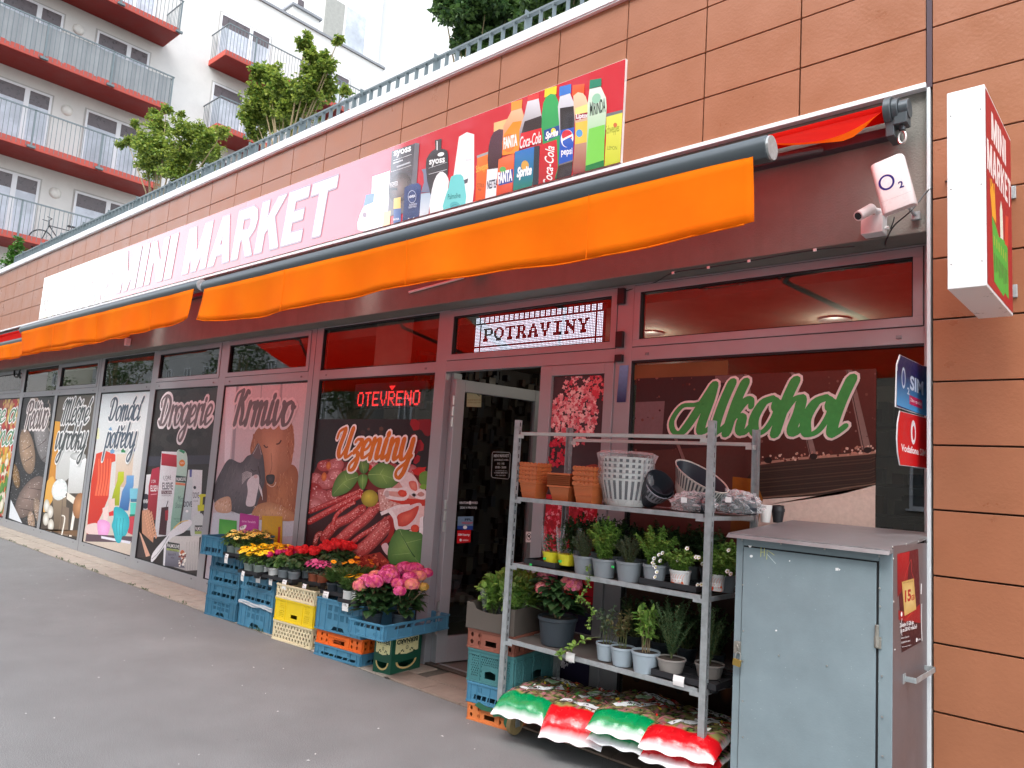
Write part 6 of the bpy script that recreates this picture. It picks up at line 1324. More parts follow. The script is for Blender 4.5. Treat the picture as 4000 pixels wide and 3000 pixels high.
def bundle(cx, cy, cz, R_, seed, label):
    r = random.Random(seed); b = MB(); bm = bmesh.new(); bmesh.ops.create_icosphere(bm, subdivisions=4, radius=1)
    for v in bm.verts:
        n1 = noise.noise(v.co*3.2+Vector((seed,0,0))); n2 = noise.noise(v.co*8+Vector((0,seed,0))); k = 1+.28*abs(n1)*1.4-.2+.14*n2; v.co = Vector((v.co.x*R_[0]*k, v.co.y*R_[1]*k, max(v.co.z*R_[2]*k, -R_[2]*.55)))
    vs = [tuple(v.co+Vector((cx,cy,cz))) for v in bm.verts]; fs = [tuple(v.index for v in f.verts) for f in bm.faces]; bm.free()
    g = empty('wrapped_bundle', (cx,cy,cz-R_[2]*.55), label, 'plastic bundle', 'crumpled clear bundles on the top shelf'); b.add([Vector(v)-Vector(g.location) for v in vs], fs); b.build('clear_wrap', clearfilm('bundle_film',.22), g)
    c = MB(); 
    for k in range(5): a = r.uniform(0,3); c.lathe([(R_[2]*.55,0),(R_[2]*.62,R_[0]*.3)], 14, TRS((r.uniform(-.4,.4)*R_[0],r.uniform(-.3,.3)*R_[1],R_[2]*.45),ry=1.4,rz=a))
    c.build('dark_pots', M_BASKD, g); t = MB(); t.box(-.02,.012,-.002,.0,-.012,.016,TRS((-.01,-R_[1]*1.0,R_[2]*.75),rz=.2)); t.build('sticker', M_WHITE, g)
q = onY(*ZC(1520,745), -.36); bundle(q.x,-.36,1.455,(.14,.07,.075),3,'crumpled clear plastic bundle with white sticker at the front of the top shelf')
q = onY(*ZC(1880,700), -.2); bundle(q.x,-.2,1.47,(.14,.09,.085),8,'crumpled clear plastic bundle behind the right front post')
# ---- second shelf: herbs
z2 = 1.0
def on_shelf(z, a0, a1, b, y, zs, kind, label, group, seed, pm, h, H_, R_, **kw):
    cx, r_ = sx(z, a0, a1, b, y); return plant(kind, (cx, y, zs), label, group, seed, pm, rt=r_, rb=r_*.76, h=h, H_=H_, R_=R_, **kw)
HG = 'grey pots of herbs on the middle shelf'
on_shelf(ZC,598,752,1150,-.385,z2,'thyme','pot of thyme, leftmost grey pot on the middle shelf',HG,21,M_POTG,.105,.17,.085,nf=2600)
on_shelf(ZC,745,918,1165,-.385,z2,'herb','pot of light green oregano with green sticker on the pot',HG,22,M_POTG,.105,.24,.115,nf=1100)
on_shelf(ZC,932,1118,1185,-.385,z2,'thyme','pot of thyme between two taller light green herbs',HG,23,M_POTG,.11,.17,.095,nf=2600)
on_shelf(ZC,1140,1310,1215,-.385,z2,'herb','pot of bushy light green oregano beside the white petunias',HG,24,M_POTG,.115,.22,.125,nf=1200)
s_ = MB()
for (a,b_) in ((893,1235),(425,1162),(552,1170),(248,1217)):
    q = onY(*ZC(a,b_), -.452 if b_ > 1200 and a > 800 else (-.463 if a == 248 else -.445)); s_.box(q.x-.009,q.x+.009,q.y-.002,q.y,q.z-.007,q.z+.007)
M_GRN = mat('neon_green_sticker',(.03,.62,.12),rough=.5,var=0)
k = 0
for (a,b_,yy,lb) in ((893,1235,-.4335,'neon green price sticker on the second grey herb pot'),(248,1217,-.4605,'neon green price sticker on the shelf edge')):
    q = onY(*ZC(a,b_), yy); m_ = MB(); m_.box(q.x-.009,q.x+.009,yy-.0015,yy,q.z-.006,q.z+.006); top(m_.build('price_sticker', M_GRN), lb, 'sticker', 'neon green price stickers')
for k in range(7):
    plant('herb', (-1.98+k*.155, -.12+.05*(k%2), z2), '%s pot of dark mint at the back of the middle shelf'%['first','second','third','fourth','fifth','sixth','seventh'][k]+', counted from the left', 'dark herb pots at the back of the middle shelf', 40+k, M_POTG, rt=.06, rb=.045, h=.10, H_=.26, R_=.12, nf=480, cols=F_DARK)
tray('carrier_tray', -2.13,-.43,z2+.0,.235,.3,'black tray under the two yellow wrapped pots',0,(2,2))
M_YEL = mat('yellow_pot_sleeve',(.72,.66,.03),rough=.4)
for i, (a0,a1) in enumerate(((355,470),(475,600))):
    cx, r_ = sx(ZC,a0,a1,1150,-.36); e = empty('wrapped_pot_plant', (cx,-.36,z2+.03), ('left' if i==0 else 'right')+' yellow sleeved pot of dark leaves in a clear wrapper', 'potted plant', 'yellow sleeved pots on the black tray')
    b = MB(); b.lathe([(r_*.8,0),(r_*1.0,.05),(r_*1.1,.065)], 16, wob=lambda a,i_: 1+.05*math.sin(a*6)); b.build('yellow_sleeve', M_YEL, e, smooth=True); lf = sphere_leaves(random.Random(i), .045, .10, 60, .03, .02, .06); lf.build('foliage', F_DARK, e, fixn=False)
    b = MB(); b.lathe([(r_*.85,.03),(r_*1.1,.1),(r_*1.35,.22)], 14, cap=False, wob=lambda a,i_: 1+.05*math.sin(a*8+i_)); b.build('clear_wrapper', clearfilm('plant_sleeve',-.12), e, smooth=True)
    b = MB(); b.box(-.012,.008,-r_*1.1-.004,-r_*1.1,.018,.032); b.build('green_sticker', M_GRN, e)
tray('carrier_tray', -1.30,-.44,z2,.33,.42,'black tray under the white and orange petunia pots',0,(3,3))
def petunia(cx, cy, r_, label, seed, falls):
    root = plant('herb', (cx,cy,z2+.02), label, 'white and orange printed petunia pots', seed, M_POTW, rt=r_, rb=r_*.8, h=.085, H_=.12, R_=.11, nf=700, cols=F_HERB); root.rotation_euler.z = 0
    p = Print((0,0,0),(1,0,0),(0,0,1)); rb, h = r_*.8, .085
    class W: pass
    def wrap(u, v):
        rr = rb+(r_-rb)*v*.93+.0012; a = -math.pi/2+u/r_; return Vector((rr*math.cos(a), rr*math.sin(a), v*h*.88))
    p.P = lambda u, v: (lambda q: q+Vector((q.x,q.y,0)).normalized()*(p.d-.0003))(wrap(u,v))
    p.poly([(-.05,.02),(-.025,.0),(.0,.03),(.03,.0),(.05,.05),(.045,.4),(.02,.3),(-.01,.5),(-.035,.36)],S(235,100,20),sm=2); p.ell(-.02,.18,.016,.16,S(225,50,20),fan=S(250,120,40))
    for k in range(7): p.stroke([(-.045+k*.014,.2),(-.04+k*.014,.7),(-.03+k*.014,.9)],.0018,S(225,110,60))
    p.text('Toscana',-.036,.3,.036,.72,S(252,252,250),shear=.4,bold=.03); p.build('printed_label', root)
    fl = MB(); rr_ = random.Random(seed)
    for (x,y,z) in falls:
        n = Vector((rr_.uniform(-.5,.2),-1,.5)).normalized(); a = n.orthogonal().normalized(); b = n.cross(a); c = Vector((x,y,z)); k = 10; R1 = .0125
        fl.add([c]+[c+(a*math.cos(6.283*i/k)+b*math.sin(6.283*i/k))*R1*(1 if i%2 else .84)+n*.008 for i in range(k)], [(0,i+1,(i+1)%k+1) for i in range(k)], None, S(245,245,244)); fl.ell if 0 else None
        fl.add([c+n*.006]+[c+(a*math.cos(6.283*i/6)+b*math.sin(6.283*i/6))*.005+n*.006 for i in range(6)], [(0,i+1,(i+1)%6+1) for i in range(6)], None, S(200,200,110))
    fl.build('flowers', PETAL, root, attr=True, fixn=False)
cx, r_ = sx(ZQ,335,550,720,-.38)
def fl_at(pts, cx, cy, y): 
    out = []
    for (a,b_) in pts: q = onY(*ZQ(a,b_), y); out.append((q.x-cx, y-cy, q.z-z2-.02))
    return out
petunia(cx,-.38,r_,'petunia with white trumpets in the left white and orange pot',61,fl_at([(255,510),(215,530),(160,570),(148,615),(180,665),(190,718),(172,772),(230,595),(160,640),(440,575),(425,590),(650,560),(520,460),(620,555)],cx,-.38,-.44))
cx2, r2 = sx(ZQ,770,930,720,-.33); petunia(cx2,-.33,r2,'petunia in the right white and orange pot behind the front post',62,fl_at([(690,630),(640,860),(675,855),(718,850),(1000,740),(960,710),(980,480)],cx2,-.33,-.40))
on_shelf(ZC,1700,1860,1250,-.18,z2,'herb','leafy green herb pot right of the front post on the middle shelf',None,67,M_POTG,.09,.2,.11,nf=700)
# ---- third shelf
z3 = .547
c = onY(*Z4(660,870), -.30); cx, r_ = sx(Z4,575,748,880,-.30); hs = []
for (a,b_,dy,R1) in ((605,625,-.04,.062),(590,685,-.08,.055),(735,660,-.05,.065)): q = onY(*Z4(a,b_), -.30+dy); hs.append((q.x-cx, dy, q.z-(z3+.155), R1, 0))
plant('hydrangea', (cx,-.30,z3), 'salmon pink hydrangea in a dark pot at the left of the lower shelf', None, 71, M_POTD, rt=r_, rb=r_*.78, h=.165, H_=.3, R_=.2, cols=[[S(222,110,110),S(232,130,140),S(240,150,140),S(205,80,110),S(236,120,160)]], extra=hs, name='potted_hydrangea')
PGp = 'pale blue grey pots on the lower shelf'
on_shelf(ZP,455,560,360,-.36,z3,'sparse','spindly mint in the left pale blue grey pot, one shoot trailing left',PGp,72,M_POTB,.095,.24,.11,nf=60,cols=F_GREY)
on_shelf(ZP,537,658,405,-.385,z3,'sparse','spindly herb in the pale pot with a neon green sticker',PGp,73,M_POTB,.10,.24,.09,nf=70,cols=F_DRY)
on_shelf(ZP,655,797,430,-.40,z3,'bay','glossy bay plant in the third pale blue grey pot',PGp,74,M_POTB,.11,.28,.09,nf=60,cols=F_HERB)
tray('carrier_tray', -1.20,-.445,z3,.36,.30,'black plastic tray under the rosemary pots on the lower shelf',0,(3,2))
on_shelf(ZP,795,945,460,-.375,z3+.03,'rosemary','bushy rosemary in a taupe pot, left one on the black tray','rosemary pots on the lower shelf',75,M_POTT,.07,.30,.13,nf=95)
on_shelf(ZP,1010,1165,455,-.30,z3+.03,'rosemary','sparser rosemary in a taupe pot behind the front post','rosemary pots on the lower shelf',76,M_POTT,.07,.30,.12,nf=50)
# trailing mint shoot
sh = empty('mint_shoot', tuple(onY(*ZP(400,345), -.44)), 'long mint shoot trailing over the lower shelf edge', 'plant'); pts = [onY(*ZP(a,b_), y) for a,b_,y in ((470,345,-.40),(400,348,-.44),(350,375,-.47),(290,420,-.49),(230,455,-.49))]
b = MB(); b.tube([p_-Vector(sh.location) for p_ in pts], .002, 5); b.build('stem', F_STEM, sh); b = MB(); rr = random.Random(2)
for i in range(26):
    u = .3+.7*rr.random(); j = min(int(u*4),3); f_ = u*4-j; p_ = pts[j]*(1-f_)+pts[j+1]*f_-Vector(sh.location); leaf(b, p_, rdir(rr,.2), Vector((0,-.4,1)), rr.uniform(.03,.05), .025)
b.build('leaves', F_HERB, sh, fixn=False)
# upper trailing shoot between the shelves
sh = empty('oregano_shoot', tuple(onY(*ZP(400,100), -.44)), 'oregano shoots hanging from the middle shelf over the hydrangea', 'plant'); b, l_ = MB(), MB()
for (P0) in (((395,-60,-.45),(410,0,-.47),(385,90,-.47),(340,150,-.46)),((345,120,-.44),(400,160,-.46),(430,210,-.46),(400,290,-.45))):
    pts = [onY(*ZP(a,b_), y)-Vector(sh.location) for a,b_,y in P0]; b.tube(pts, .0018, 4)
    for i in range(60): u = rr.random()*2.99; j = int(u); f_ = u-j; leaf(l_, pts[j]*(1-f_)+pts[j+1]*f_+rdir(rr,0)*.01, rdir(rr,.1), Vector((0,-.5,1)), rr.uniform(.014,.024), .014)
b.build('stems', F_STEM, sh); l_.build('leaves', F_HERB, sh, fixn=False)
# dark foliage behind on the lower shelf
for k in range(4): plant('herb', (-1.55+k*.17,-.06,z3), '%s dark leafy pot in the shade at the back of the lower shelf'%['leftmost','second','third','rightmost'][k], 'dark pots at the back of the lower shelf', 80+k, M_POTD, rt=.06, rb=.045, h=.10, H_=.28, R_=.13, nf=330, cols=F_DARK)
for z, a, b_, yy, lb, tx in ((ZP,305,432,-.462,'blank white tag hanging left on the lower shelf edge',()),(ZP,915,562,-.462,'blank white tag hanging under the rosemary tray',())):
    q = onY(*z(a,b_), yy); pricetag(tuple(q), lb, w=.062, h=.05, lines=tx)
# ---- soil bags on the deck
M_BAG = mat('printed_bag_film', attr=True, rough=.22, var=.06, scale=20, coat=.3, bump=.35, bscale=28)
WHT, GRN, RED_ = S(232,234,236), S(0,140,80), S(205,20,30)
def bag(loc, L_, W_, T_, rz, base, words, label, seed, drop=0.0, tilt=0.0, name='soil_bag', yaw_text=True):
    g = empty(name, loc, label, 'bag', 'bags of potting soil on the trolley deck', rz); g.rotation_euler.x = tilt; r = random.Random(seed)
    def th(u, v): return T_*max(0,(1-abs(u)**5))**.6*max(0,(1-abs(v)**9))**.6
    def wr(u, v): return .006*noise.noise(Vector((u*3+seed,v*3,0)))+.004*noise.noise(Vector((u*9,v*9+seed,1)))
    def P(u, v, s_=1):
        t = th(u, v); z = T_*.5+ (t*.72+wr(u,v)*2.0*min(1,t/T_*2) if s_ > 0 else -t*.42); y = v*L_/2; x = u*W_/2*(1-.06*abs(v)**3)
        if v < -.55: z -= drop*((-v-.55)/.45)**1.7
        return Vector((x, y, max(z, .001) if drop == 0 else z))
    n, m = 26, 34; mb = MB(); grid = lambda s_: [P(-1+2*i/n, -1+2*j/m, s_) for j in range(m+1) for i in range(n+1)]
    vt, vb = grid(1), grid(-1); base_i = len(mb.v); mb.v += [tuple(v) for v in vt+vb]; K = (n+1)*(m+1)
    pic = [S(52,96,48),S(96,130,60),S(40,60,36),S(110,90,70),S(150,150,90),S(190,120,130),S(70,90,50),S(205,90,70),S(220,200,190)]
    def colr(u, v):
        if v < -.965: return WHT
        if v < -.64: return base
        if abs(v+.63) < .03 or abs(u) > .93: return mixc(WHT,S(150,150,150),.2)
        q = noise.noise(Vector((u*4+seed*3,v*5,0)))*.5+.5+noise.noise(Vector((u*13,v*15,seed)))*.35
        if u > .12 and v > .1 and q > .62: return S(200,40,30)
        c = pic[min(8,max(0,int(q*9)))]; return c
    for j in range(m):
        for i in range(n):
            a = j*(n+1)+i; f = (a,a+1,a+n+2,a+n+1); u = lambda k: -1+2*(k%(n+1))/n; v = lambda k: -1+2*(k//(n+1))/m
            mb.f.append(f); mb.c.append([colr(u(k),v(k)) for k in f]); mb.mi.append(0)
            f2 = (a+K,a+n+1+K,a+n+2+K,a+1+K); mb.f.append(f2); vv = v(a); mb.c.append(WHT if vv < -.86 else mixc(base,WHT,.15)); mb.mi.append(0)
    # welded white seam at the street end
    e = []
    for i in range(n+1):
        u = -1+2*i/n; p0 = P(u,-1); e.append(p0+Vector((0,0,.002))); e.append(p0+Vector((0,-.022,-.008+.006*math.sin(u*9+seed))))
    b0 = len(mb.v); mb.v += [tuple(v) for v in e]
    for i in range(n): mb.f.append((b0+2*i,b0+2*i+2,b0+2*i+3,b0+2*i+1)); mb.c.append(WHT); mb.mi.append(0)
    mb.build('bag_film', M_BAG, g, attr=True, smooth=True)
    pr = Print((0,0,0),(1,0,0),(0,1,0)); pr.P = lambda u, v: P(u, v)+Vector((0,0,pr.d+.0035)); pr.eps = .00004
    def band(txt, c0, ang, ln, hh, tc=S(25,30,28), bc=WHT, flip=False):
        ca, sa = math.cos(ang), math.sin(ang); M_ = lambda t, q: (c0[0]+(t-.5)*ln*ca-(q-.5)*hh*sa, c0[1]+(t-.5)*ln*sa*W_/L_*1.0+(q-.5)*hh*ca*W_/L_)
        if bc:
            for i in range(12): pr.poly([M_(i/12,0),M_((i+1)/12,0),M_((i+1)/12,1),M_(i/12,1)], bc); pr.d -= pr.eps
            pr.d += pr.eps
        pr.text(txt, 0,0,1,1, tc, bold=.03, M=lambda t,q: M_(.06+.88*((1-t) if flip else t), .2+.6*((1-q) if flip else q)))
    for k in range(26): x, y = r.uniform(-.7,.8), r.uniform(-.4,.8); c = r.choice([S(240,210,60),S(226,120,150),S(205,40,30),S(90,170,70),S(240,236,226),S(60,110,50)]); pr.ell(x,y,r.uniform(.03,.09),r.uniform(.02,.06),c,r.uniform(0,3),9); pr.d -= pr.eps*.8
    pr.ell(-.05,.42,.24,.13,S(200,214,190),.3,18,fan=S(120,190,110)); pr.ell(-.05,.42,.15,.07,S(235,240,225),.3,16)
    for w_ in words: band(*w_)
    pr.build('print', g); return g
Dk = .19
bag((-2.03,-.30,Dk),.62,.36,.075,math.radians(12),GRN,[('ZAHRADNICKÝ',(.05,-.12),.75,1.5,.26),('SUBSTRÁT',(.25,.62),-.35,1.1,.22)],'green and white soil bag at the left end of the deck, over the castor',1,drop=.05)
bag((-1.70,-.28,Dk+.005),.64,.38,.075,math.radians(18),RED_,[('POKOJOVÉ',(.1,.30),.85,1.3,.24),('SUBSTRÁT',(.0,-.42),-.25,1.5,.26),('20 litrů',(.45,-.62),-.25,.6,.16,WHT,None)],'red and white soil bag drooping over the front of the deck',2,drop=.09)
bag((-1.36,-.27,Dk),.56,.38,.055,math.radians(8),GRN,[],'flattened green soil bag lying beneath another green one',3,drop=.03)
bag((-1.38,-.27,Dk+.055),.62,.38,.075,math.radians(14),GRN,[('ZAHRADNICKÝ',(.05,-.1),.75,1.5,.26),('SUBSTRÁT',(.3,.6),-.35,1.1,.22)],'green and white soil bag on top of the flattened green one',4,drop=.03)
bag((-1.02,-.28,Dk),.56,.40,.055,math.radians(8),RED_,[],'flattened red soil bag at the right end of the deck',5,drop=.03)
bag((-1.04,-.27,Dk+.055),.60,.40,.075,math.radians(12),RED_,[('POKOJOVÉ',(.1,-.1),.75,1.5,.26),('SUBSTRÁT',(.3,.6),-.35,1.1,.22)],'red and white soil bag behind the right front post',6,drop=.03)
q = onY(*ZB(305,335), -.475); t = pricetag((q.x,q.y,q.z+.03), 'torn cardboard price note reading 84 beside the castor', w=.085, h=.055, lines=(('84,-',.006,.03),), rz=.1)
for o in t.children:
    if o.name.startswith('card'): o.data.materials.clear(); o.data.materials.append(mat('light_card',(.46,.36,.28),rough=.8)); o['label'] = 'light brown card'
# ------------------------------------------------------------------ grey street cabinet with cup, padlock, poster
zc = Zm(2700,1900,.663); zq = Zm(3200,1980,.63042)
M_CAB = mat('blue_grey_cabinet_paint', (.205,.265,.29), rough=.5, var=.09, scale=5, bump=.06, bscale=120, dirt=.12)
M_CABS = mat('shaded_cabinet_side', (.15,.125,.13), rough=.42, var=.1, scale=5, metal=.15)  # side panel's darker purple grey holds painted shade and reflection
M_CABT = mat('weathered_grey_roof', (.20,.20,.205), rough=.5, var=.18, scale=6, dirt=.4, metal=.2)
XL, XR, YF, YB, ZTF, ZTB = onY(*zc(250,900), -.57).x, -.004, -.57, .17, 1.335, 1.385
cab = empty('street_cabinet', (XL,YF,0), 'tall grey metal street cabinet with a riveted door beside the terracotta wall', 'cabinet')
def KB(mb, nm, m, **k): o = mb.build(nm, m, cab, **k); o.location = -Vector(cab.location); return o
b = MB(); b.box(XL,XR-.05,YF+.004,YF+.03,.04,ZTF-.02) if 0 else None
fw = .035
for (a0,a1,c0,c1) in ((XL,XL+fw,.05,ZTF),(XR-.055,XR,.05,ZTF),(XL+fw,XR-.055,.05,.12),(XL+fw,XR-.055,ZTF-.05,ZTF)): b.box(a0,a1,YF,YF+.03,c0,c1)
b.box(XL,XL+.006,YF+.03,YB,.05,ZTF); b.box(XL,XR,YB-.006,YB,.05,ZTF); KB(b, 'body', M_CAB, bevel=.003)
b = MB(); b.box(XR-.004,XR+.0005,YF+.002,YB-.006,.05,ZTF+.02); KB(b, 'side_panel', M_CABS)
b = MB(); b.box(XL+fw+.004,XR-.064,YF-.006,YF+.004,.125,ZTF-.056); KB(b, 'door', M_CAB, bevel=.002)
b = MB(); b.box(XL+fw,XR-.05,YF+.006,YF+.012,.1,ZTF-.03); KB(b, 'door_gap', M_SEAM)
b = MB(); XO = .022; b.add([(XL-XO,YF-.045,ZTF-.012),(XR+.0,YF-.045,ZTF-.012),(XR+.0,YB,ZTB),(XL-XO,YB,ZTB),(XL-XO,YF-.045,ZTF+.004),(XR+.0,YF-.045,ZTF+.004),(XR+.0,YB,ZTB+.012),(XL-XO,YB,ZTB+.012)],[(0,3,2,1),(4,5,6,7),(0,1,5,4),(1,2,6,5),(2,3,7,6),(3,0,4,7)])
b.add([(XL-XO,YF-.045,ZTF-.0),(XL-XO-.006,YF-.055,ZTF-.016),(XR+.0,YF-.055,ZTF-.016),(XR+.0,YF-.045,ZTF-.0)],[(0,1,2,3)]); KB(b, 'roof', M_CABT, fixn=False)
b = MB()
for (a,b_) in ((300,315),(527,340),(786,370),(1107,412),(304,580),(1110,600),(1113,708),(306,852),(1117,903),(516,997),(799,1057),(304,1030),(1123,1118),(303,1265),(1125,1358),(304,1477),(1128,1590)):
    q = onY(*zc(a,b_), YF-.007); b.lathe([(0.0045,0),(.004,.002),(0,.003)], 8, TRS((q.x,YF-.006,q.z),rx=math.pi/2))
for (a,b_) in ((455,248),(540,232),(617,215),(460,322),(462,588),(470,886),(1.0e3,0)):
    if a < 900: q = onX(*zq(a,b_), XR+.001); b.lathe([(0.005,0),(.004,.002),(0,.003)], 8, TRS((XR+.0005,q.y,q.z),ry=math.pi/2))
KB(b, 'rivets', M_STEEL)
for z_ in (.25,.98):
    b = MB(); xh = XR-.058; b.tube([(xh,YF-.010,z_-.045),(xh,YF-.010,z_+.045)], .008, 10); b.box(xh-.012,xh+.016,YF-.008,YF-.002,z_-.05,z_-.002); KB(b, 'hinge', mat('worn_hinge',(.25,.24,.21),rough=.6,metal=.4,var=.3,scale=40), bevel=.001)
b = MB(); q = onY(*zc(275,945), YF-.01); b.box(q.x-.016,q.x+.014,YF-.02,YF-.003,q.z-.03,q.z+.025); b.tube([(q.x+.008,YF-.022,q.z-.02),(q.x+.010,YF-.026,q.z+.0),(q.x+.0,YF-.022,q.z+.014)], .004, 8); KB(b, 'hasp', MATS['worn_hinge'], bevel=.002)
b = MB(); q = onX(*zq(385,0), XR); zz = onX(*zc(1340,1085), XR+.002).z; b.box(XR,XR+.003,-.42,-.38,zz-.02,zz+.02); b.box(XR,XR+.045,-.388,-.384,zz-.014,zz+.008); b.box(XR+.042,XR+.045,-.384,-.06,zz-.014,zz+.008); b.box(XR,XR+.045,-.064,-.06,zz-.014,zz+.008); KB(b, 'side_handle', M_GALV)
pl = empty('padlock', tuple(onY(*zc(270,1035), YF-.03)), 'brass padlock hanging from the grey cabinet door', 'padlock')
b = MB(); b.box(-.019,.019,-.008,.008,-.018,.014); b.build('lock_body', mat('brass',(.45,.30,.08),rough=.3,metal=.8,var=.15), pl, bevel=.003); b = MB(); b.tube([(-.012,0,.012),(-.012,0,.034),(-.006,0,.045),(.006,0,.045),(.012,0,.034),(.012,0,.012)], .0032, 8); b.build('shackle', M_STEEL, pl, smooth=True); pl.rotation_euler.y = .15
p = Print((0,YF-.0065,0),(1,0,0),(0,0,1), lambda a,b_: (lambda q: (q.x,q.z))(onY(*zc(a,b_), YF-.0065)), eps=.00002)
yc = S(214,214,120); p.stroke([(412,360),(410,415)],3,yc,sm=0); p.stroke([(432,365),(430,412)],3,yc,sm=0); p.stroke([(408,388),(434,386)],3,yc,sm=0); p.stroke([(445,430),(448,375),(490,405)],3,yc,sm=0); p.stroke([(448,400),(498,455)],2.5,S(214,222,228),sm=0)
p.poly([(336,347),(358,349),(352,360),(342,360)],WHITE); p.ell(354,411,9,8,WHITE); p.rect(850,480,868,496,WHITE); p.poly([(868,482),(880,490),(872,497)],WHITE); p.ell(501,849,6,5,WHITE); p.ell(580,439,4,4,WHITE); flecks(p,[(300,320),(1110,400),(1110,1620),(300,1600)],170,[S(150,168,176),S(116,132,140),S(170,184,190)],.8,2.4)
o = p.build('scratches_and_chips', cab); o.location = -Vector(cab.location)
p = Print((XR+.0009,0,0),(0,1,0),(0,0,1), lambda a,b_: (lambda q: (q.y,q.z))(onX(*zq(a,b_), XR+.0009)), eps=.00002)
p.poly([(483,292),(613,260),(632,835),(510,903)],S(96,16,30),vgrad=S(44,14,26)); p.poly([(483,292),(560,276),(545,480),(485,560)],S(170,16,30),vgrad=S(120,14,26)); p.stroke([(528,455),(540,400),(570,325),(572,400),(590,450)],2,S(200,60,60)); p.poly([(490,640),(560,660),(625,600),(628,720),(492,700)],S(150,20,30))
for k in range(14): p.stroke([(560,670),(560+40*math.cos(k*.4),670+55*math.sin(k*.4-1))],1.2,S(205,50,40),sm=0)
p.poly([(511,465),(585,443),(601,634),(528,676)],S(196,160,90),fan=S(222,196,130)); p.text('15',530,592,568,518,S(170,24,26),bold=.04,skew=-10); p.text('GB',569,582,590,548,S(170,24,26),bold=.03,skew=-8); p.text('Vhodné do každého telefonu',516,476,580,468,S(120,80,40),skew=-14)
p.text('Získejte 15 GB dat',498,756,585,722,WHITE,skew=-22,bold=.02); p.text('jen za 200 Kč měsíčně',502,786,604,752,WHITE,skew=-26,bold=.02); p.text('Aktivujte před nebo',506,822,556,806,WHITE,skew=-12); p.text('za jednotnou cenu',508,850,562,832,WHITE,skew=-12); p.text('Více na prodejně',512,874,568,864,WHITE,skew=-14); p.ell(603,824,5,14,WHITE,.1,14); p.text('vodafone',609,830,628,816,WHITE,skew=-6)
p.ell(509,665,5,15,WHITE); p.stroke([(632,475),(630,540)],6,WHITE); p.stroke([(634,600),(632,700),(636,830)],4,S(225,225,225)); p.stroke([(512,690),(505,740),(512,800)],3,S(210,205,205))
tag(p.build('mobile_offer_poster'), 'torn dark red 15 GB poster on the side of the grey cabinet', 'poster')
q = onZ(*zc(437,243), 1.352); cu = empty('coffee_cup', (q.x,q.y,1.343), 'white paper coffee cup standing on the grey cabinet', 'cup')
zcu = ZTF+.004+(ZTB+.012-ZTF-.004)*(q.y-YF+.045)/(YB-YF+.045); cu.location.z = zcu
b = MB(); b.lathe([(.0225,0),(.0235,.002),(.033,.088),(.0345,.089),(.0345,.092),(.032,.092),(.022,.01)], 24); b.build('cup_wall', mat('white_paper_cup',(.78,.77,.74),rough=.45,var=.03), cu, smooth=True)
p = Print((0,0,0),(1,0,0),(0,0,1)); p.P = lambda u,v: (lambda rr,a: Vector((rr*math.cos(a),rr*math.sin(a),v)))(.0235+.0107*v+.001+p.d*.1+v*.001, -math.pi/2+.5+u/.03); p.rect(-.008,.03,.010,.07,S(66,60,70)); p.rect(-.006,.045,.008,.066,S(150,60,66)); p.build('printed_label', cu)
b = MB(); b.lathe([(.036,0),(.037,.012),(.034,.02),(.033,.032),(.018,.034)], 20, TRS((q.x+.03,q.y+.09,zcu+.06),rx=.1)); b.lathe([(.024,0),(.035,.07)], 20, TRS((q.x+.03,q.y+.09,zcu))); top(b.build('dark_cup', M_BLACK, smooth=True), 'dark lidded cup behind the white paper cup', 'cup')
# ------------------------------------------------------------------ outdoor antenna box with two-part mark, camera, junction box, cables
Zn = Zm(2900,400,.3617)
ob = empty('antenna_box', (-.12,-.24,2.90), 'tilted white plastic antenna box with a blue mark on the concrete beam', 'antenna box')
A_, B_, C_, D_ = onY(*Zn(1405,715), -.24), onY(*Zn(1765,565), -.24), onY(*Zn(1885,1110), -.24), onY(*Zn(1520,1245), -.24)
Ub = ((B_-A_)+(C_-D_)).normalized(); Vb = ((A_-D_)+(B_-C_)).normalized(); Wd = ((B_-A_).length+(C_-D_).length)/2; Hd = ((A_-D_).length+(B_-C_).length)/2; ctr = (A_+B_+C_+D_)/4
Nb = Ub.cross(Vb).normalized(); Vb = Nb.cross(Ub).normalized()
Mo = Matrix((( *Ub,0),( *Nb,0),( *Vb,0),(0,0,0,1))).transposed(); Mo.translation = ctr; ob.matrix_world = Mo
b = MB(); rr = .028; dep = .045
prof = []
for (cx, cy, a0) in ((Wd/2-rr, rr, -90),(Wd/2-rr, dep-rr*.5, 0)): pass
pts = []
for k in range(7): a = math.radians(-90+15*k*1.0); pts.append((Wd/2-rr+rr*math.cos(a), -(-rr*math.sin(a))+0))
out_ = [(Wd/2-rr+rr*math.sin(math.radians(t)), dep-rr+rr*math.cos(math.radians(t))) for t in range(0,91,15)]
out_ = out_+[(Wd/2,-.0)]+[(-Wd/2,0)]+[(-Wd/2+rr-rr*math.cos(math.radians(t)), dep-rr+rr*math.sin(math.radians(t))) for t in range(0,91,15)]
vs = []; levels = [(-Hd/2,.96),(-Hd/2+.008,1),(Hd/2-.008,1),(Hd/2,.96)]
for z_, s_ in levels: vs += [(x*s_, -y*1.0*(-1)*s_, z_) for x,y in out_]
n = len(out_); b.add(vs, [(i+k*n,(i+1)%n+k*n,(i+1)%n+(k+1)*n,i+(k+1)*n) for k in range(3) for i in range(n)]+[tuple(range(n))[::-1],tuple(range(3*n,4*n))])
b.build('housing', mat('glossy_white_plastic',(.80,.78,.78),rough=.22,var=.02,coat=.3), ob, smooth=True)
p = Print((0,dep+.0006,0),(1,0,0),(0,0,1),eps=.0001); p.N = Vector((0,1,0)); NV = S(30,24,110)
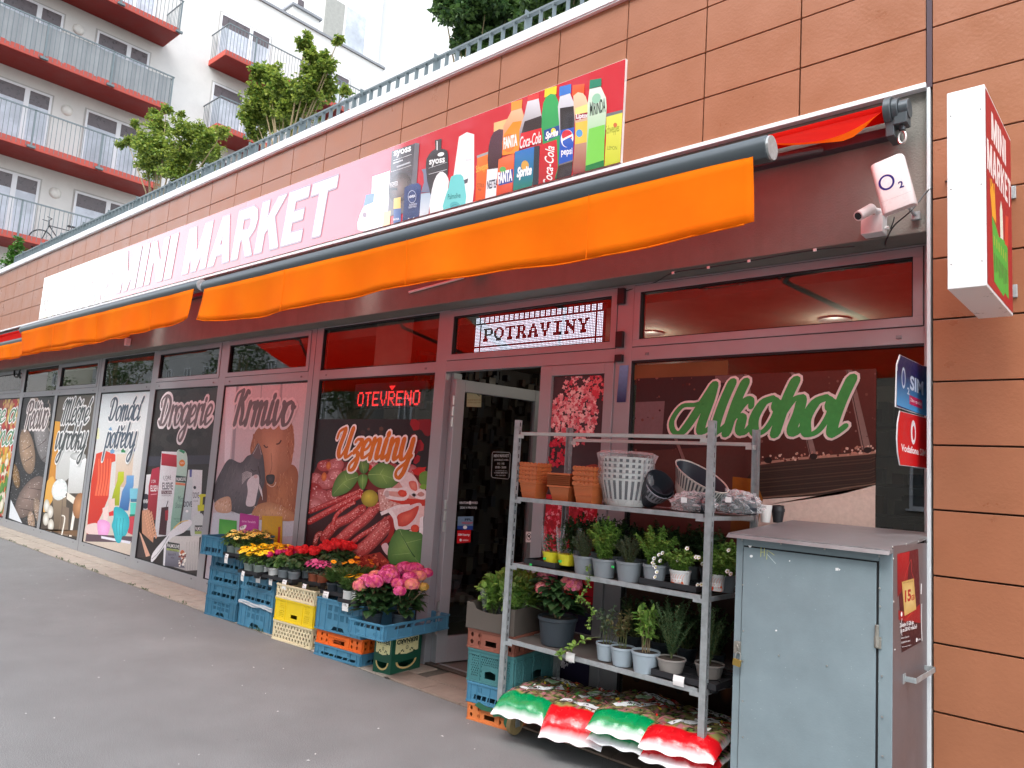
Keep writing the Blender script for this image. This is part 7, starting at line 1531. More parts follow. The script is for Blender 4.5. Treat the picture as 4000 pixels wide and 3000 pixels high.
# Mo's local +Y is the outward normal when it faces the street
sgn = -1 if Nb.y > 0 else 1
if Nb.y > 0: b = None
p.ell(-.02,.015,.036,.040,NV,0,28); p.ell(-.02,.015,.026,.030,S(226,222,224),0,28); p.text('2',.026,-.040,.048,-.006,NV,bold=.02); p.stroke([(-Wd/2+.004,-.075),(Wd/2-.004,-.075)],.0008,S(170,168,172),sm=0); p.build('round_mark', ob)
b = MB(); q = onY(*Zn(1850,1200), -.05); b.box(q.x-.02,q.x+.02,-.02,.0,q.z-.02,q.z+.02); b.tube([(q.x,-.01,q.z),(q.x-.03,-.1,q.z+.05),(ctr.x,ctr.y+.04,ctr.z)], .009, 8); top(b.build('wall_bracket', M_GALV), 'small steel bracket carrying the white antenna box', 'bracket')
sc_ = empty('security_camera', tuple(onY(*Zn(1430,1170), -.10)), 'white bullet security camera under the awning, left of the antenna box', 'camera', 'white security cameras')
P0 = onY(*Zn(1255,1225), -.20)-Vector(sc_.location); P1 = onY(*Zn(1395,1150), -.12)-Vector(sc_.location); dd = (P1-P0).normalized()
b = MB(); b.tube([P0-dd*.004,P0+dd*.012,P1,P1+dd*.01], [.026,.026,.028,.02], 20); b.build('barrel', M_WHITE, sc_, smooth=True)
b = MB(); b.tube([P0-dd*.006,P0-dd*.003], .019, 18); b.build('lens', mat('dark_glass_lens',(.01,.01,.012),rough=.08,var=0), sc_)
b = MB(); b.tube([P1,P1+Vector((.015,.03,-.004)),P1+Vector((.03,.09,-.01))], [.012,.016,.03], 14); b.build('mount', M_WHITE, sc_, smooth=True)
jb = empty('junction_box', tuple(onY(*Zn(1435,1350), -.03)), 'square white junction box under the bullet camera', 'junction box'); b = MB(); b.box(-.055,.05,-.055,.028,-.045,.05); b.build('box_body', M_WHITE, jb, bevel=.004); b = MB(); b.tube([(.05,0,-.012),(.065,0,-.012)],.009,10); b.build('cable_gland', M_WHITE, jb)
b = MB(); c2 = onY(*Zn(1640,1270),-.1)
def cable(pts, r_, nm, label, m=None, cat='cable'):
    b = MB(); pp = [Vector(p_) for p_ in pts]; pl_ = []
    for i in range(len(pp)-1):
        a,b0,c,d = pp[max(i-1,0)],pp[i],pp[i+1],pp[min(i+2,len(pp)-1)]
        for k in range(6): t = k/6; pl_.append(.5*((2*b0)+(c-a)*t+(2*a-5*b0+4*c-d)*t*t+(-a+3*b0-3*c+d)*t**3))
    pl_.append(pp[-1]); b.tube(pl_, r_, 6); return top(b.build(nm, m or M_BLACK, smooth=True), label, cat)
cable([onX(*Zm(3600,300,.603)(165,678),.22),onY(*Zn(2200,850),-.02),onY(*Zn(2010,945),-.02),onY(*Zn(1890,1090),-.05),onY(*Zn(1800,1190),-.08),onY(*Zn(1640,1330),-.03),onY(*Zn(1560,1470),.0),onY(*Zn(1535,1550),.18)], .004, 'black_cable', 'black cable from the projecting sign down to the window frame')
cable([onY(*Zn(1640,1240),-.1),onY(*Zn(1625,1300),-.05),onY(*Zn(1600,1370),-.03)], .003, 'short_cable', 'short dark cable end below the white antenna box')
Zf = Zm(2300,950,.633); run = [(1640,20),(1395,42),(988,110),(738,150),(520,183),(400,245),(225,295)]
cable([onY(*Zf(a,b_), .195 if i > 4 else .004) for i,(a,b_) in enumerate(run)], .0032, 'frame_cable', 'thin dark cable clipped along the top of the right window')
for k,(a,b_) in enumerate(run[1:5]): q = onY(*Zf(a,b_), .0); m_ = MB(); m_.box(q.x-.009,q.x+.009,-.004,.006,q.z-.008,q.z+.008); top(m_.build('cable_clip', M_WHITE, bevel=.002), ['rightmost','second from the right','third from the right','leftmost'][k]+' white clip on the cable above the right window', 'cable clip', 'white cable clips')
for (a0,b0,a1,b1,lb) in ((187,283,223,375,'uppermost black block beside the lit shop sign'),(175,548,213,643,'middle black block beside the lit shop sign'),(168,690,210,732,'lowest black block above the blue strip')):
    P_, Q_ = onY(*Zf(a0,b0),.19), onY(*Zf(a1,b1),.19); m_ = MB(); m_.box(P_.x,Q_.x,.17,.199,Q_.z,P_.z); top(m_.build('sensor_block', M_BLACK, bevel=.003), lb, 'sensor', 'black blocks on the door post')
P_, Q_ = onY(*Zf(190,755),.195), onY(*Zf(235,980),.195); p = Print((0,.196,0),(1,0,0),(0,0,1)); p.poly([(P_.x,P_.z),(Q_.x,P_.z),(Q_.x-.01,Q_.z),(P_.x-.01,Q_.z)],S(36,44,90),vgrad=S(120,170,215)); p.poly([(P_.x,P_.z),(Q_.x,P_.z),(Q_.x,P_.z-.001),(P_.x,P_.z-.001)],S(120,170,215)); o = p.build('blue_strip'); tag(o, 'blue gradient paper strip hanging on the post right of the door', 'strip')
# second camera far left on the beam
s2 = empty('security_camera', tuple(onY(487,1305,-.06)), 'small white dome camera on the beam above the drugstore windows', 'camera', 'white security cameras'); b = MB(); b.lathe([(.0,-.05),(.03,-.042),(.045,-.02),(.048,0),(.04,.02),(.0,.03)], 18, TRS((0,0,0),rx=-1.2)); b.build('dome', M_WHITE, s2, smooth=True); b = MB(); b.lathe([(0,-.056),(.02,-.052),(.028,-.04)],14,TRS((0,0,0),rx=-1.2)); b.build('lens', MATS['dark_glass_lens'], s2, smooth=True); b = MB(); b.box(.02,.09,.0,.06,-.16,-.06); b.build('mount_box', M_WHITE, s2, bevel=.004)
b = MB(); c0 = onY(65,1445,.17); b.tube([(c0.x+.17*math.cos(t)*(1+.04*k),c0.y+.01*k,c0.z+.14*math.sin(t)*(1+.04*k)) for k in range(3) for t in [6.283*i/24 for i in range(24)]], .006, 5); b.tube([(c0.x+.08,c0.y,c0.z+.13),(c0.x+.14,.0,c0.z+.30),(c0.x+.05,.0,c0.z+.28)], .008, 5); top(b.build('cable_coil', M_BLACK), 'coil of black cable hanging at the far left transom', 'cable coil')
b = MB(); b.box(-17,-15.2,.222,.23,2.46,2.86); top(b.build('dark_transom_sheet', mat('black_sheet',(.012,.012,.014),rough=.15,var=.3,scale=9)), 'shiny black sheet filling the far left transom', 'sheet')
# floodlight and conduit
Ze = Zm(1700,1050,.339); fp = onY(*Ze(455,55), -.06); fl = empty('floodlight', tuple(fp), 'small black floodlight under the right awning on the beam', 'floodlight')
b = MB(); b.box(-.085,.085,-.065,.05,-.012,.012,TRS(rx=.35)); b.build('housing', M_BLACK, fl, bevel=.006); b = MB(); b.box(-.055,.055,-.05,.035,-.0145,-.0125,TRS(rx=.35)); b.build('lens_plate', mat('frosted_plate',(.5,.5,.5),rough=.3,var=.03), fl)
P_, Q_ = onY(*Ze(330,100),.0), onY(1600,1142,.0); b = MB(); b.tube([(P_.x,-.004,P_.z),(Q_.x,-.004,Q_.z)], .011, 8); top(b.build('white_conduit', M_WHITE), 'white conduit running left from the floodlight', 'conduit')
# ------------------------------------------------------------------ projecting light box sign
bs = empty('projecting_sign', (.30,-.15,2.39), 'white projecting light box sign with red side panel, on the terracotta wall', 'sign'); x0_, x1_ = onY(*Zm(3600,300,.603)(165,700), -.745).x, .369; yf, yb, zb_, zt_ = -.745, -.15, 2.385, 3.205
def Bs(mb, nm, m, **k): o = mb.build(nm, m, bs, **k); o.location = -Vector(bs.location); return o
b = MB(); b.box(x0_,x1_,yf,yb,zb_,zt_); Bs(b, 'cabinet_shell', mat('white_light_box',(.84,.84,.84),rough=.3,var=.02), bevel=.003)
b = MB()
for z_ in (zb_+.1,(zb_+zt_)/2,zt_-.1):
    for x_ in (x0_+.014,x1_-.014): b.lathe([(.004,0),(0,.003)],8,TRS((x_,yf,z_),rx=math.pi/2))
Bs(b, 'screws', M_STEEL); b = MB()
for z_ in (2.53,3.0): b.box(x1_-.10,x1_-.06,yb,-.012,z_-.015,z_+.015); b.box(x1_-.12,x1_-.0,-.025,-.013,z_-.03,z_+.03)
Bs(b, 'wall_arm', M_GALV, bevel=.002)
p = Print((x1_+.001,0,0),(0,1,0),(0,0,1),eps=.00001); p.rect(yf+.012,zb_+.012,yb-.012,zt_-.012,S(166,26,34))
fx = lambda t: yf+.012+(yb-yf-.024)*t; fz = lambda t: zb_+.012+(zt_-zb_-.024)*t
block(p,'MINI',fx(.2),fx(.78),fz(.79),fz(.94),0,S(236,226,222)); block(p,'MARKET',fx(.03),fx(.97),fz(.59),fz(.75),0,S(236,226,222))
g1, g2 = S(70,170,60), S(50,120,50)
p.poly([(fx(.18),fz(.38)),(fx(.3),fz(.36)),(fx(.45),fz(.32)),(fx(.6),fz(.35)),(fx(.8),fz(.33)),(fx(.82),fz(.05)),(fx(.66),fz(.06)),(fx(.6),fz(.03)),(fx(.24),fz(.05))],g1); p.poly([(fx(.12),fz(.5)),(fx(.2),fz(.38)),(fx(.34),fz(.37)),(fx(.3),fz(.5)),(fx(.22),fz(.56))],S(230,150,30))
for k in range(4): p.stroke([(fx(.2+k*.04),fz(.38)),(fx(.13+k*.05),fz(.56+.01*(k%2)))],.012,S(245,180,50),sm=0)
p.poly([(fx(.5),fz(.33)),(fx(.62),fz(.34)),(fx(.6),fz(.5)),(fx(.54),fz(.54)),(fx(.49),fz(.48))],S(225,228,210)); p.poly([(fx(.68),fz(.33)),(fx(.82),fz(.34)),(fx(.85),fz(.52)),(fx(.72),fz(.5))],S(206,60,40)); 
for k in range(9): p.rect(fx(.25+.06*k),fz(.1+.012*(k%3)),fx(.28+.06*k),fz(.2),g2)
for k in range(6): p.rect(fx(.24+.09*k),fz(.24),fx(.28+.09*k),fz(.29),S(150,180,60))
o = p.build('printed_face', bs); o.location = -Vector(bs.location)
# ------------------------------------------------------------------ two SIM flags beside the window
Zs = Zm(3450,1350,.52521)
def flag(pts, red, label):
    g = empty('sim_flag', (-.05,-.1,2.0 if not red else 1.8), label, 'flag sign', 'plastic flag signs at the window edge'); X0 = -.05
    q3 = [onX(*Zs(a,b_), X0) for a,b_ in pts]; out_ = [(q.y,q.z) for q in q3]; b = MB(); b.prism(out_, 0, .004, lambda u,v,d: (X0-d,u,v)); o = b.build('panel', mat('white_flag_plastic',(.7,.72,.74),rough=.35), g); o.location = -Vector(g.location)
    p = Print((X0+.0008,0,0),(0,1,0),(0,0,1), None, eps=.00001); c = (sum(u for u,v in out_)/len(out_), sum(v for u,v in out_)/len(out_)); ins = [(c[0]+(u-c[0])*.965, c[1]+(v-c[1])*.98) for u,v in out_]
    y0_, y1_, z0_, z1_ = min(u for u,v in out_), max(u for u,v in out_), min(v for u,v in out_), max(v for u,v in out_); tx = lambda t: y0_+(y1_-y0_)*t; tz = lambda t: z0_+(z1_-z0_)*t
    if red:
        p.poly(ins, S(205,14,20)); p.ell(tx(.5),tz(.64),.045,.058,S(240,232,232),0,30); p.ell(tx(.51),tz(.63),.024,.034,S(205,14,20),0,24); p.stroke([(tx(.48),tz(.72)),(tx(.53),tz(.69)),(tx(.55),tz(.66))],.012,S(205,14,20)); p.text('Vodafone SIM',tx(.12),tz(.25),tx(.92),tz(.38),S(244,238,238),bold=.025)
    else:
        p.poly(ins, S(28,30,84)); p.poly([(u,v) for u,v in ins if v < tz(.62)]+[(tx(.95),tz(.6)),(tx(.05),tz(.6))] if 0 else [(tx(.03),tz(.04)),(tx(.97),tz(.04)),(tx(.97),tz(.6)),(tx(.03),tz(.62))], S(70,150,205), vgrad=S(28,30,84)); p.ell(tx(.22),tz(.55),.032,.05,S(196,208,226),0,26); p.ell(tx(.22),tz(.55),.022,.037,S(40,66,130),0,24); p.text('2',tx(.33),tz(.3),tx(.40),tz(.42),S(196,208,226),bold=.02); p.text('SIM',tx(.42),tz(.4),tx(.85),tz(.66),S(196,208,226),bold=.03); p.rect(tx(.4),tz(.14),tx(.82),tz(.3),S(190,30,80)); p.text('Zde v prodeji',tx(.43),tz(.18),tx(.79),tz(.26),WHITE)
    o = p.build('printed_face', g); o.location = -Vector(g.location)
    b = MB(); b.box(X0-.004,-.012,.196,.2,z0_,z1_); o = b.build('fixing_strip', mat('blue_strip_plastic' if not red else 'red_strip_plastic',(.05,.25,.5) if not red else (.5,.01,.01),rough=.35), g); o.location = -Vector(g.location)
flag([(125,68),(252,128),(290,150),(326,152),(328,512),(285,518),(92,455),(102,140)], False, 'blue plastic SIM card flag at the right edge of the window')
flag([(124,484),(330,540),(328,914),(124,890),(108,800),(102,700),(108,570)], True, 'red plastic SIM card flag below the blue one')
# ------------------------------------------------------------------ lit signs behind the glass
def emis(nm, c, s_):
    m = bpy.data.materials.new(nm); m.use_nodes = True; n = m.node_tree.nodes; b_ = n['Principled BSDF']; b_.inputs['Base Color'].default_value = (*c,1); b_.inputs['Emission Color'].default_value = (*c,1); b_.inputs['Emission Strength'].default_value = s_; return m
PX = dict(P=['#######.','.##...##','.##...##','.##...##','.######.','.##.....','.##.....','####....'],O=['..####..','.##..##.','##....##','##....##','##....##','##....##','.##..##.','..####..'],T=['########','#..##..#','...##...','...##...','...##...','...##...','...##...','..####..'],R=['######..','.##..##.','.##..##.','.##..##.','.#####..','.##.##..','.##..##.','###..###'],A=['...##...','...##...','..####..','..#..#..','.##..##.','.######.','.##..##.','###..###'],V=['###..###','.##..##.','.##..##.','.##..##.','..#..#..','..####..','...##...','...##...'],I=['.######.','...##...','...##...','...##...','...##...','...##...','...##...','.######.'],N=['###..###','.##...#.','.###..#.','.####.#.','.#.####.','.#..###.','.#...##.','###...#.'],Y=['###..###','.##..##.','..#..#..','..####..','...##...','...##...','...##...','..####..'])
led = empty('lit_shop_sign', (-2.75,.24,2.65), 'white dot matrix sign reading POTRAVINY above the door', 'lit sign'); x0_, x1_, z0_, z1_ = -3.378, -2.113, 2.507, 2.792; nc, nr = 96, 24; dx, dz = (x1_-x0_)/nc, (z1_-z0_)/nr
b = MB(); b.box(x0_-.004,x1_+.004,.242,.27,z0_-.004,z1_+.004); o = b.build('panel', mat('led_board_dark',(.05,.05,.07),rough=.5), led); o.location = -Vector(led.location)
b = MB(); word = 'POTRAVINY'
for j in range(nr):
    for i in range(nc):
        on = True; ii, jj = i, nr-1-j
        if jj < 4: on = (i % 4) != 3
        elif jj in (4,20): on = False
        elif i in (4,91): on = False
        if 7 <= jj <= 16 and 7 <= i < 7+9*9+1:
            c_, u = divmod(i-7, 9); v = int((jj-8)*8/8.0)
            if u < 8 and 0 <= jj-8 < 8 and c_ < 9 and PX[word[c_]][jj-8][u] == '#': on = False
            if u < 8 and jj == 16 and c_ < 9 and PX[word[c_]][7][u] == '#': on = False
        if on: cx, cz = x0_+(i+.5)*dx, z0_+(j+.5)*dz; b.quad((cx-dx*.30,.2415,cz-dz*.30),(cx+dx*.30,.2415,cz-dz*.30),(cx+dx*.30,.2415,cz+dz*.30),(cx-dx*.30,.2415,cz+dz*.30))
o = b.build('light_dots', emis('white_led', (.80,.84,1), 1.0), led); o.location = -Vector(led.location)
P5 = dict(O=['.###.','#...#','#...#','#...#','#...#','#...#','.###.'],T=['#####','..#..','..#..','..#..','..#..','..#..','..#..'],E=['#####','#....','#....','####.','#....','#....','#####'],V=['#...#','#...#','#...#','#...#','.#.#.','.#.#.','..#..'],R=['####.','#...#','#...#','####.','#.#..','#..#.','#...#'],N=['#...#','##..#','#.#.#','#.#.#','#..##','#...#','#...#'])
led2 = empty('lit_open_sign', (-4.44,.25,2.16), 'red dot matrix sign reading OTEVŘENO inside the sausage window', 'lit sign'); b = MB(); x0_, x1_, z0_, z1_ = -4.895, -4.005, 2.085, 2.218; W8 = 8*6-1; dx, dz = (x1_-x0_)/(W8*2), (z1_-z0_)/14
for c_, ch in enumerate('OTEVRENO'):
    for v in range(14):
        for u in range(10):
            if P5[ch][v//2][u//2] == '#': cx, cz = x0_+(c_*12+u+.5)*dx, z1_-(v+.5)*dz; b.quad((cx-dx*.3,.246,cz-dz*.3),(cx+dx*.3,.246,cz-dz*.3),(cx+dx*.3,.246,cz+dz*.3),(cx-dx*.3,.246,cz+dz*.3))
for v in range(4):
    for u in range(-4+v,5-v): cx, cz = x0_+(4*12+5+u)*dx, z1_+.045-v*dz; b.quad((cx-dx*.3,.246,cz-dz*.3),(cx+dx*.3,.246,cz-dz*.3),(cx+dx*.3,.246,cz+dz*.3),(cx-dx*.3,.246,cz+dz*.3))
o = b.build('light_dots', emis('red_led', (1,.03,.03), 1.6), led2); o.location = -Vector(led2.location)
b = MB(); b.box(-4.95,-3.95,.25,.28,2.06,2.3); o = b.build('panel', mat('led_board_dark'), led2); o.location = -Vector(led2.location)
LAMPW = emis('lamp_white',(1,.93,.8),5)
for i_, (x, y) in enumerate(((-.92,1.4),(-2.39,1.33))):
    d_ = empty('ceiling_downlight', (x,y,2.798), ('right' if i_==0 else 'left')+' round downlight seen through the wide right transom', 'ceiling light', 'lit ceiling downlights'); b = MB(); b.lathe([(.085,-.004),(.11,-.012),(.115,0)], 24); b.build('trim_ring', M_STEEL, d_, smooth=True); b = MB(); b.lathe([(.0,-.003),(.084,-.003)], 20); b.build('lamp_disc', LAMPW, d_)
# interior racks and goods, seen dimly through the open door
rk = empty('goods_rack', (-4.5,2.2,0), 'dim rack of hanging goods inside the shop, seen through the door', 'rack'); rr = random.Random(12)
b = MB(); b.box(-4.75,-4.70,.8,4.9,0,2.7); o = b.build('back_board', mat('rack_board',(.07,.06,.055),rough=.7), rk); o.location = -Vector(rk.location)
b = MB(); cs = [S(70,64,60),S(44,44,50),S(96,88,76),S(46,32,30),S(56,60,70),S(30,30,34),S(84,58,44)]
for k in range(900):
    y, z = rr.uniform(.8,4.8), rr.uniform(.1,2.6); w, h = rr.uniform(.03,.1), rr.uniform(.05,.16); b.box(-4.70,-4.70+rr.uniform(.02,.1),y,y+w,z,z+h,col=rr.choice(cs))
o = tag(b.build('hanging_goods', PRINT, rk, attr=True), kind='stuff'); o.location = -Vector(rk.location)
b = MB()
for k in range(420):
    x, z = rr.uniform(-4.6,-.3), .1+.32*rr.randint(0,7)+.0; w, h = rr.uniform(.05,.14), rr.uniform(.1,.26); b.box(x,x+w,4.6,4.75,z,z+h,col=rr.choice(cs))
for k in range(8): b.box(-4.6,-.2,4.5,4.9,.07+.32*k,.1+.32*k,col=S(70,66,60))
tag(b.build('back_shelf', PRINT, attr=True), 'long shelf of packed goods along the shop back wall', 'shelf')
# stickers on the open leaf (its local frame: X along the leaf)
Zl = Zm(1700,1400,1.1555)
Ml = Matrix.Translation((HX,.24,0)) @ Matrix.Rotation(HA,4,'Z'); Mi = Ml.inverted(); nrm = (Ml.to_3x3() @ Vector((0,1,0)))
def leafmap(a, b_):
    o_, d_ = Mi @ CAM, Mi.to_3x3() @ ray(*Zl(a,b_)); t = (.024-o_.y)/d_.y; q = o_+d_*t; return q.x, q.z
def leafprint(): p = Print(Ml @ Vector((0,.0245,0)), Ml.to_3x3() @ Vector((1,0,0)), (0,0,1), leafmap, eps=.00002); return p
p = leafprint(); p.poly([(108,96),(158,98),(155,165),(106,163)],S(170,165,130)); p.poly([(118,105),(140,108),(140,118),(118,114)],S(40,36,32)); p.stroke([(138,116),(150,128),(152,120)],3,S(60,56,50),sm=0); p.text('POZOR PROSTOR',110,144,154,138,S(120,100,50)); p.text('MONITOROVÁN',110,152,154,146,S(120,100,50)); o = p.build('camera_notice'); tag(o,'pale camera surveillance notice at the top of the open door glass','sticker')
p = leafprint(); wl = S(200,200,205)
for pts in ([(193,322),(196,316),(250,318),(254,324),(250,402),(246,408),(195,403),(190,398),(193,322)],): p.stroke(pts,1.6,wl,sm=0)
for tx_, y0_, h_, x0_, x1_ in (('MINI MARKET',334,12,198,250),('OTEVÍRACÍ DOBA',346,8,200,248),('PO - NE',359,8,210,234),('07:00 - 20:00',372,9,203,240),('KOPEČNÁ 31,',382,5,204,244),('17000 BRNO',389,5,200,244),('IČO: 28231504',397,5,204,238)): p.text(tx_, x0_, y0_, x1_, y0_-h_*.85, wl, bold=.03)
tag(p.build('opening_hours_sticker'),'white outlined opening hours sticker on the open door glass','sticker')
p = leafprint(); p.text('KRATOM',83,492,112,484,wl,bold=.03); p.ell(118,488,5,6,wl); p.text('WORLD',124,492,144,484,wl,bold=.03); p.text('ZDE V PRODEJI',84,510,141,501,wl,bold=.03); tag(p.build('kratom_sticker'),'white lettering sticker low on the open door glass, above the blue one','sticker')
p = leafprint(); p.poly([(77,535),(129,534),(127,580),(75,578)],S(110,140,165)); p.text('PPL',100,549,124,541,S(40,60,80),bold=.05); p.text('PARCELSHOP',90,560,127,552,S(190,40,50),bold=.02); p.poly([(75,566),(128,566),(127,580),(75,578)],S(40,70,150)); p.ell(101,571,7,6,WHITE); tag(p.build('parcel_sticker'),'light blue parcel shop sticker on the open door glass','sticker')
p = leafprint(); p.poly([(75,582),(121,580),(119,622),(73,625)],S(200,20,30)); p.text('SIM karty',77,602,117,592,WHITE,bold=.03); p.ell(86,614,4,4.5,WHITE); p.text('vodafone',92,617,112,611,WHITE,bold=.02); tag(p.build('sim_sticker'),'red SIM card sticker beneath the light blue parcel sticker','sticker')
p = facade_print(Zm(1700,1400,1.1555), .208); p.poly([(307,585),(329,586),(328,622),(306,621)],S(215,214,210)); p.ell(317,603,8.5,12,S(40,40,40)); p.ell(317,603,7,10,S(215,214,210)); p.poly([(312,608),(313,600),(316,598),(320,597),(322,599),(320,602),(321,608),(318,604),(314,604)],S(40,40,40)); p.stroke([(311,595),(323,611)],2,S(60,40,40),sm=0); tag(p.build('no_dogs_sticker'),'small white no dogs sticker beside the fixed door leaf','sticker')
b = MB(); P_, Q_ = onY(*Zm(1150,1100,.27125)(1195,590),.3), onY(*Zm(1150,1100,.27125)(1665,1190),.3); b.box(P_.x,Q_.x,.3,.305,2.43,2.88); top(b.build('pale_board', mat('pale_board',(.55,.42,.33),rough=.7,var=.1,scale=7,dirt=.3)), 'pale stained board behind the transom above the sausage window', 'board')
# weeds and litter along the paver edge
wd = MB(); rr = random.Random(31)
for k in range(46):
    x = -14+10*rr.random()**1.0; n_ = rr.randint(3,9)
    for i in range(n_): leaf(wd, Vector((x+rr.uniform(-.05,.05),-.285+rr.uniform(-.012,.012),.002)), Vector((rr.uniform(-1,1),rr.uniform(-1,1),rr.uniform(.4,1.4))), Vector((0,0,1)), rr.uniform(.012,.05), .008)
tag(wd.build('weeds', F_DARK, fixn=False), kind='stuff')
wd = MB()
for k in range(90):
    x, y = rr.uniform(-13,-1.5), rr.uniform(-2.6,-.3); s_ = rr.uniform(.003,.012); a = rr.uniform(0,3)
    wd.add([(x+s_*math.cos(a),y+s_*math.sin(a),.004),(x-s_*.5*math.sin(a),y+s_*.5*math.cos(a),.006),(x-s_*math.cos(a),y-s_*math.sin(a),.004),(x+s_*.4*math.sin(a),y-s_*.4*math.cos(a),.0045)],[(0,1,2,3)])
tag(wd.build('litter_specks', mat('pale_litter',(.6,.6,.58),rough=.7), fixn=False), kind='stuff')
# ------------------------------------------------------------------ roof shrubs and trees
def crown(name, lobes, Y, n, lsz, m, label, cat, group=None, trunkm=F_WOOD, seed=1, base=None):
    """lobes: (px, py, radius in photo pixels, depth offset) measured at distance plane Y; each becomes a ragged clump with its own limb"""
    r = random.Random(seed); L_ = []
    for (a,b_,rp,dy) in lobes:
        q = onY(a,b_,Y+dy); dist = (q-CAM).dot(RM.col[1]); L_.append((q, rp*dist/FPX))
    bp = Vector(base) if base else Vector((sum(l[0].x for l in L_)/len(L_), Y, 4.9)); t = empty(name, tuple(bp), label, cat, group); tr, lf = MB(), MB(); S_ = sum(l[1]**2 for l in L_)
    tr.tube([(0,0,0),(.02,.0,(min(l[0].z for l in L_)-bp.z)*.6+.2)], [.05,.03], 8)
    for (c, R_) in L_:
        c = c-bp; mid = Vector((c.x*.35, c.y*.4, c.z*.55)); tr.tube([(0,0,0),tuple(mid),tuple(c)], [.02,.014,.006], 6)
        tips = []
        for k in range(int(16+R_*26)):
            d = rdir(r,.15); e = c+Vector((d.x*R_,d.y*R_*1.1,d.z*R_))*r.uniform(.55,1.4); m_ = (c+e)/2+Vector((r.uniform(-.1,.1),r.uniform(-.1,.1),r.uniform(-.02,.15)))*R_; tr.tube([tuple(c),tuple(m_),tuple(e)], [.006,.004,.002], 4); tips.append((c,m_,e))
        kk = int(n*R_*R_/S_)
        for k in range(kk):
            a_, m_, e = r.choice(tips); u = r.random()**.6; p = (a_*(1-u)**2+m_*2*u*(1-u)+e*u*u)+rdir(r,0)*R_*.42*r.random(); leaf(lf, p, rdir(r,.0), Vector((0,0,1))+rdir(r,0)*.7, lsz*r.uniform(.6,1.2), lsz*.7*r.uniform(.7,1.1), .15)
    tr.build('trunk', trunkm, t); lf.build('crown', m, t, fixn=False); return t
F_MAP = foliage('maple_leaf', (.07,.15,.025), (.17,.30,.045), (.36,.42,.07), .45); F_MAPD = foliage('deep_maple_leaf', (.02,.06,.02), (.05,.12,.03), (.10,.18,.04), .3); F_YEL = foliage('yellow_green_leaf', (.14,.24,.03), (.26,.36,.04), (.34,.30,.06), .45)
crown('roof_shrub', [(560,560,50,0),(620,500,42,0),(600,450,22,0),(650,430,22,0),(710,450,14,0),(720,520,48,0),(800,530,48,.2),(640,600,72,0),(740,610,72,.2),(820,590,50,.3),(600,660,60,0),(700,680,70,.1),(500,560,30,0),(870,520,26,.2),(530,490,18,0)], 1.5, 21000, .065, F_MAP, 'spreading green shrub on the shop roof, left of the taller one', 'shrub', 'shrubs on the shop roof', seed=4)
crown('roof_shrub', [(1050,300,50,0),(1030,280,30,0),(1110,370,62,0),(1030,400,60,0),(1000,470,50,0),(1090,460,70,.2),(1190,180,30,0),(1200,150,18,0),(1215,230,40,0),(1230,300,55,.1),(1270,220,22,.2),(1320,160,18,.2),(1290,260,22,.2),(1200,380,62,.1),(1270,350,45,.3),(1160,440,60,.1),(1000,520,32,0),(1350,360,22,.4)], 1.5, 24000, .065, F_MAP, 'tall yellow green shrub on the shop roof with two upright branches', 'shrub', 'shrubs on the shop roof', seed=9)
crown('roof_tree', [(1760,30,60,0),(1830,60,70,0),(1730,0,40,0),(1900,20,80,0),(1820,130,50,0),(1900,120,60,.2),(1980,60,60,.3),(2040,20,60,.4),(1860,200,50,.1),(1800,190,36,0),(1940,170,50,.2),(2040,110,40,.3)], 2.2, 15000, .085, F_MAPD, 'dark leafy tree above the roof railing over the drinks picture', 'tree', 'trees on the shop roof', seed=14)
crown('roof_tree', [(2120,20,60,0),(2180,0,60,0),(2250,-40,70,0),(2090,80,36,0),(2200,40,30,0),(2320,-60,50,0)], 1.8, 6000, .085, F_MAPD, 'rightmost roof tree where the coping meets the top of the photo', 'tree', 'trees on the shop roof', seed=15)
crown('conifer', [(75,935,12,0),(72,965,22,0),(66,1000,30,0),(60,1035,38,0),(50,1070,42,0)], 1.2, 2600, .07, foliage('conifer_leaf',(.04,.14,.015),(.10,.26,.03),None,.2), 'small bright green conifer at the far left end of the roof', 'conifer', seed=21)
# ------------------------------------------------------------------ apartment house with red balconies
M_PL = mat('off_white_render', (.70,.69,.66), rough=.85, var=.05, scale=1.5, bump=.15, bscale=30, dirt=.08); M_REDB = mat('red_balcony_paint', (.24,.010,.004), rough=.55, var=.08, scale=2); M_REDF = mat('lighter_red_edge', (.50,.075,.05), rough=.55, var=.1, scale=3)
M_WINF = mat('white_window_frame', (.75,.76,.78), rough=.4, var=.02); M_WGL = mat('curtain_sky_reflection_glass', (.50,.54,.60), rough=.25, var=.3, scale=.9); M_WDK = mat('dark_window_head', (.10,.08,.085), rough=.3, var=.3)  # pale pane colour paints in sky reflection over curtains, dark head an interior reflection
XW, XB = -25.8, -24.5
ap = empty('apartment_house', (XW,5,0), 'white apartment house with red balconies behind the shop roof', 'building')
def AP(mb, nm, m, par=None, **k):
    o = mb.build(nm, m, par or ap, **k); o.location = -Vector(ap.location); return o
b = MB(); b.box(XW-12,XW,-3.2,15.4,0,19.45); AP(b, 'wall', M_PL)
b = MB(); b.box(XW-12,XW+.06,-3.26,15.46,19.45,19.55); AP(b, 'roof_edge', mat('grey_flashing',(.25,.26,.28),rough=.5))
b = MB(); b.box(XW-2.2,XW-1.0,11.2,12.5,19.55,20.7); AP(b, 'chimney', M_PL); b = MB(); b.box(XW-2.3,XW-.9,11.1,12.6,20.7,20.8); AP(b, 'chimney_cap', MATS['grey_flashing'])
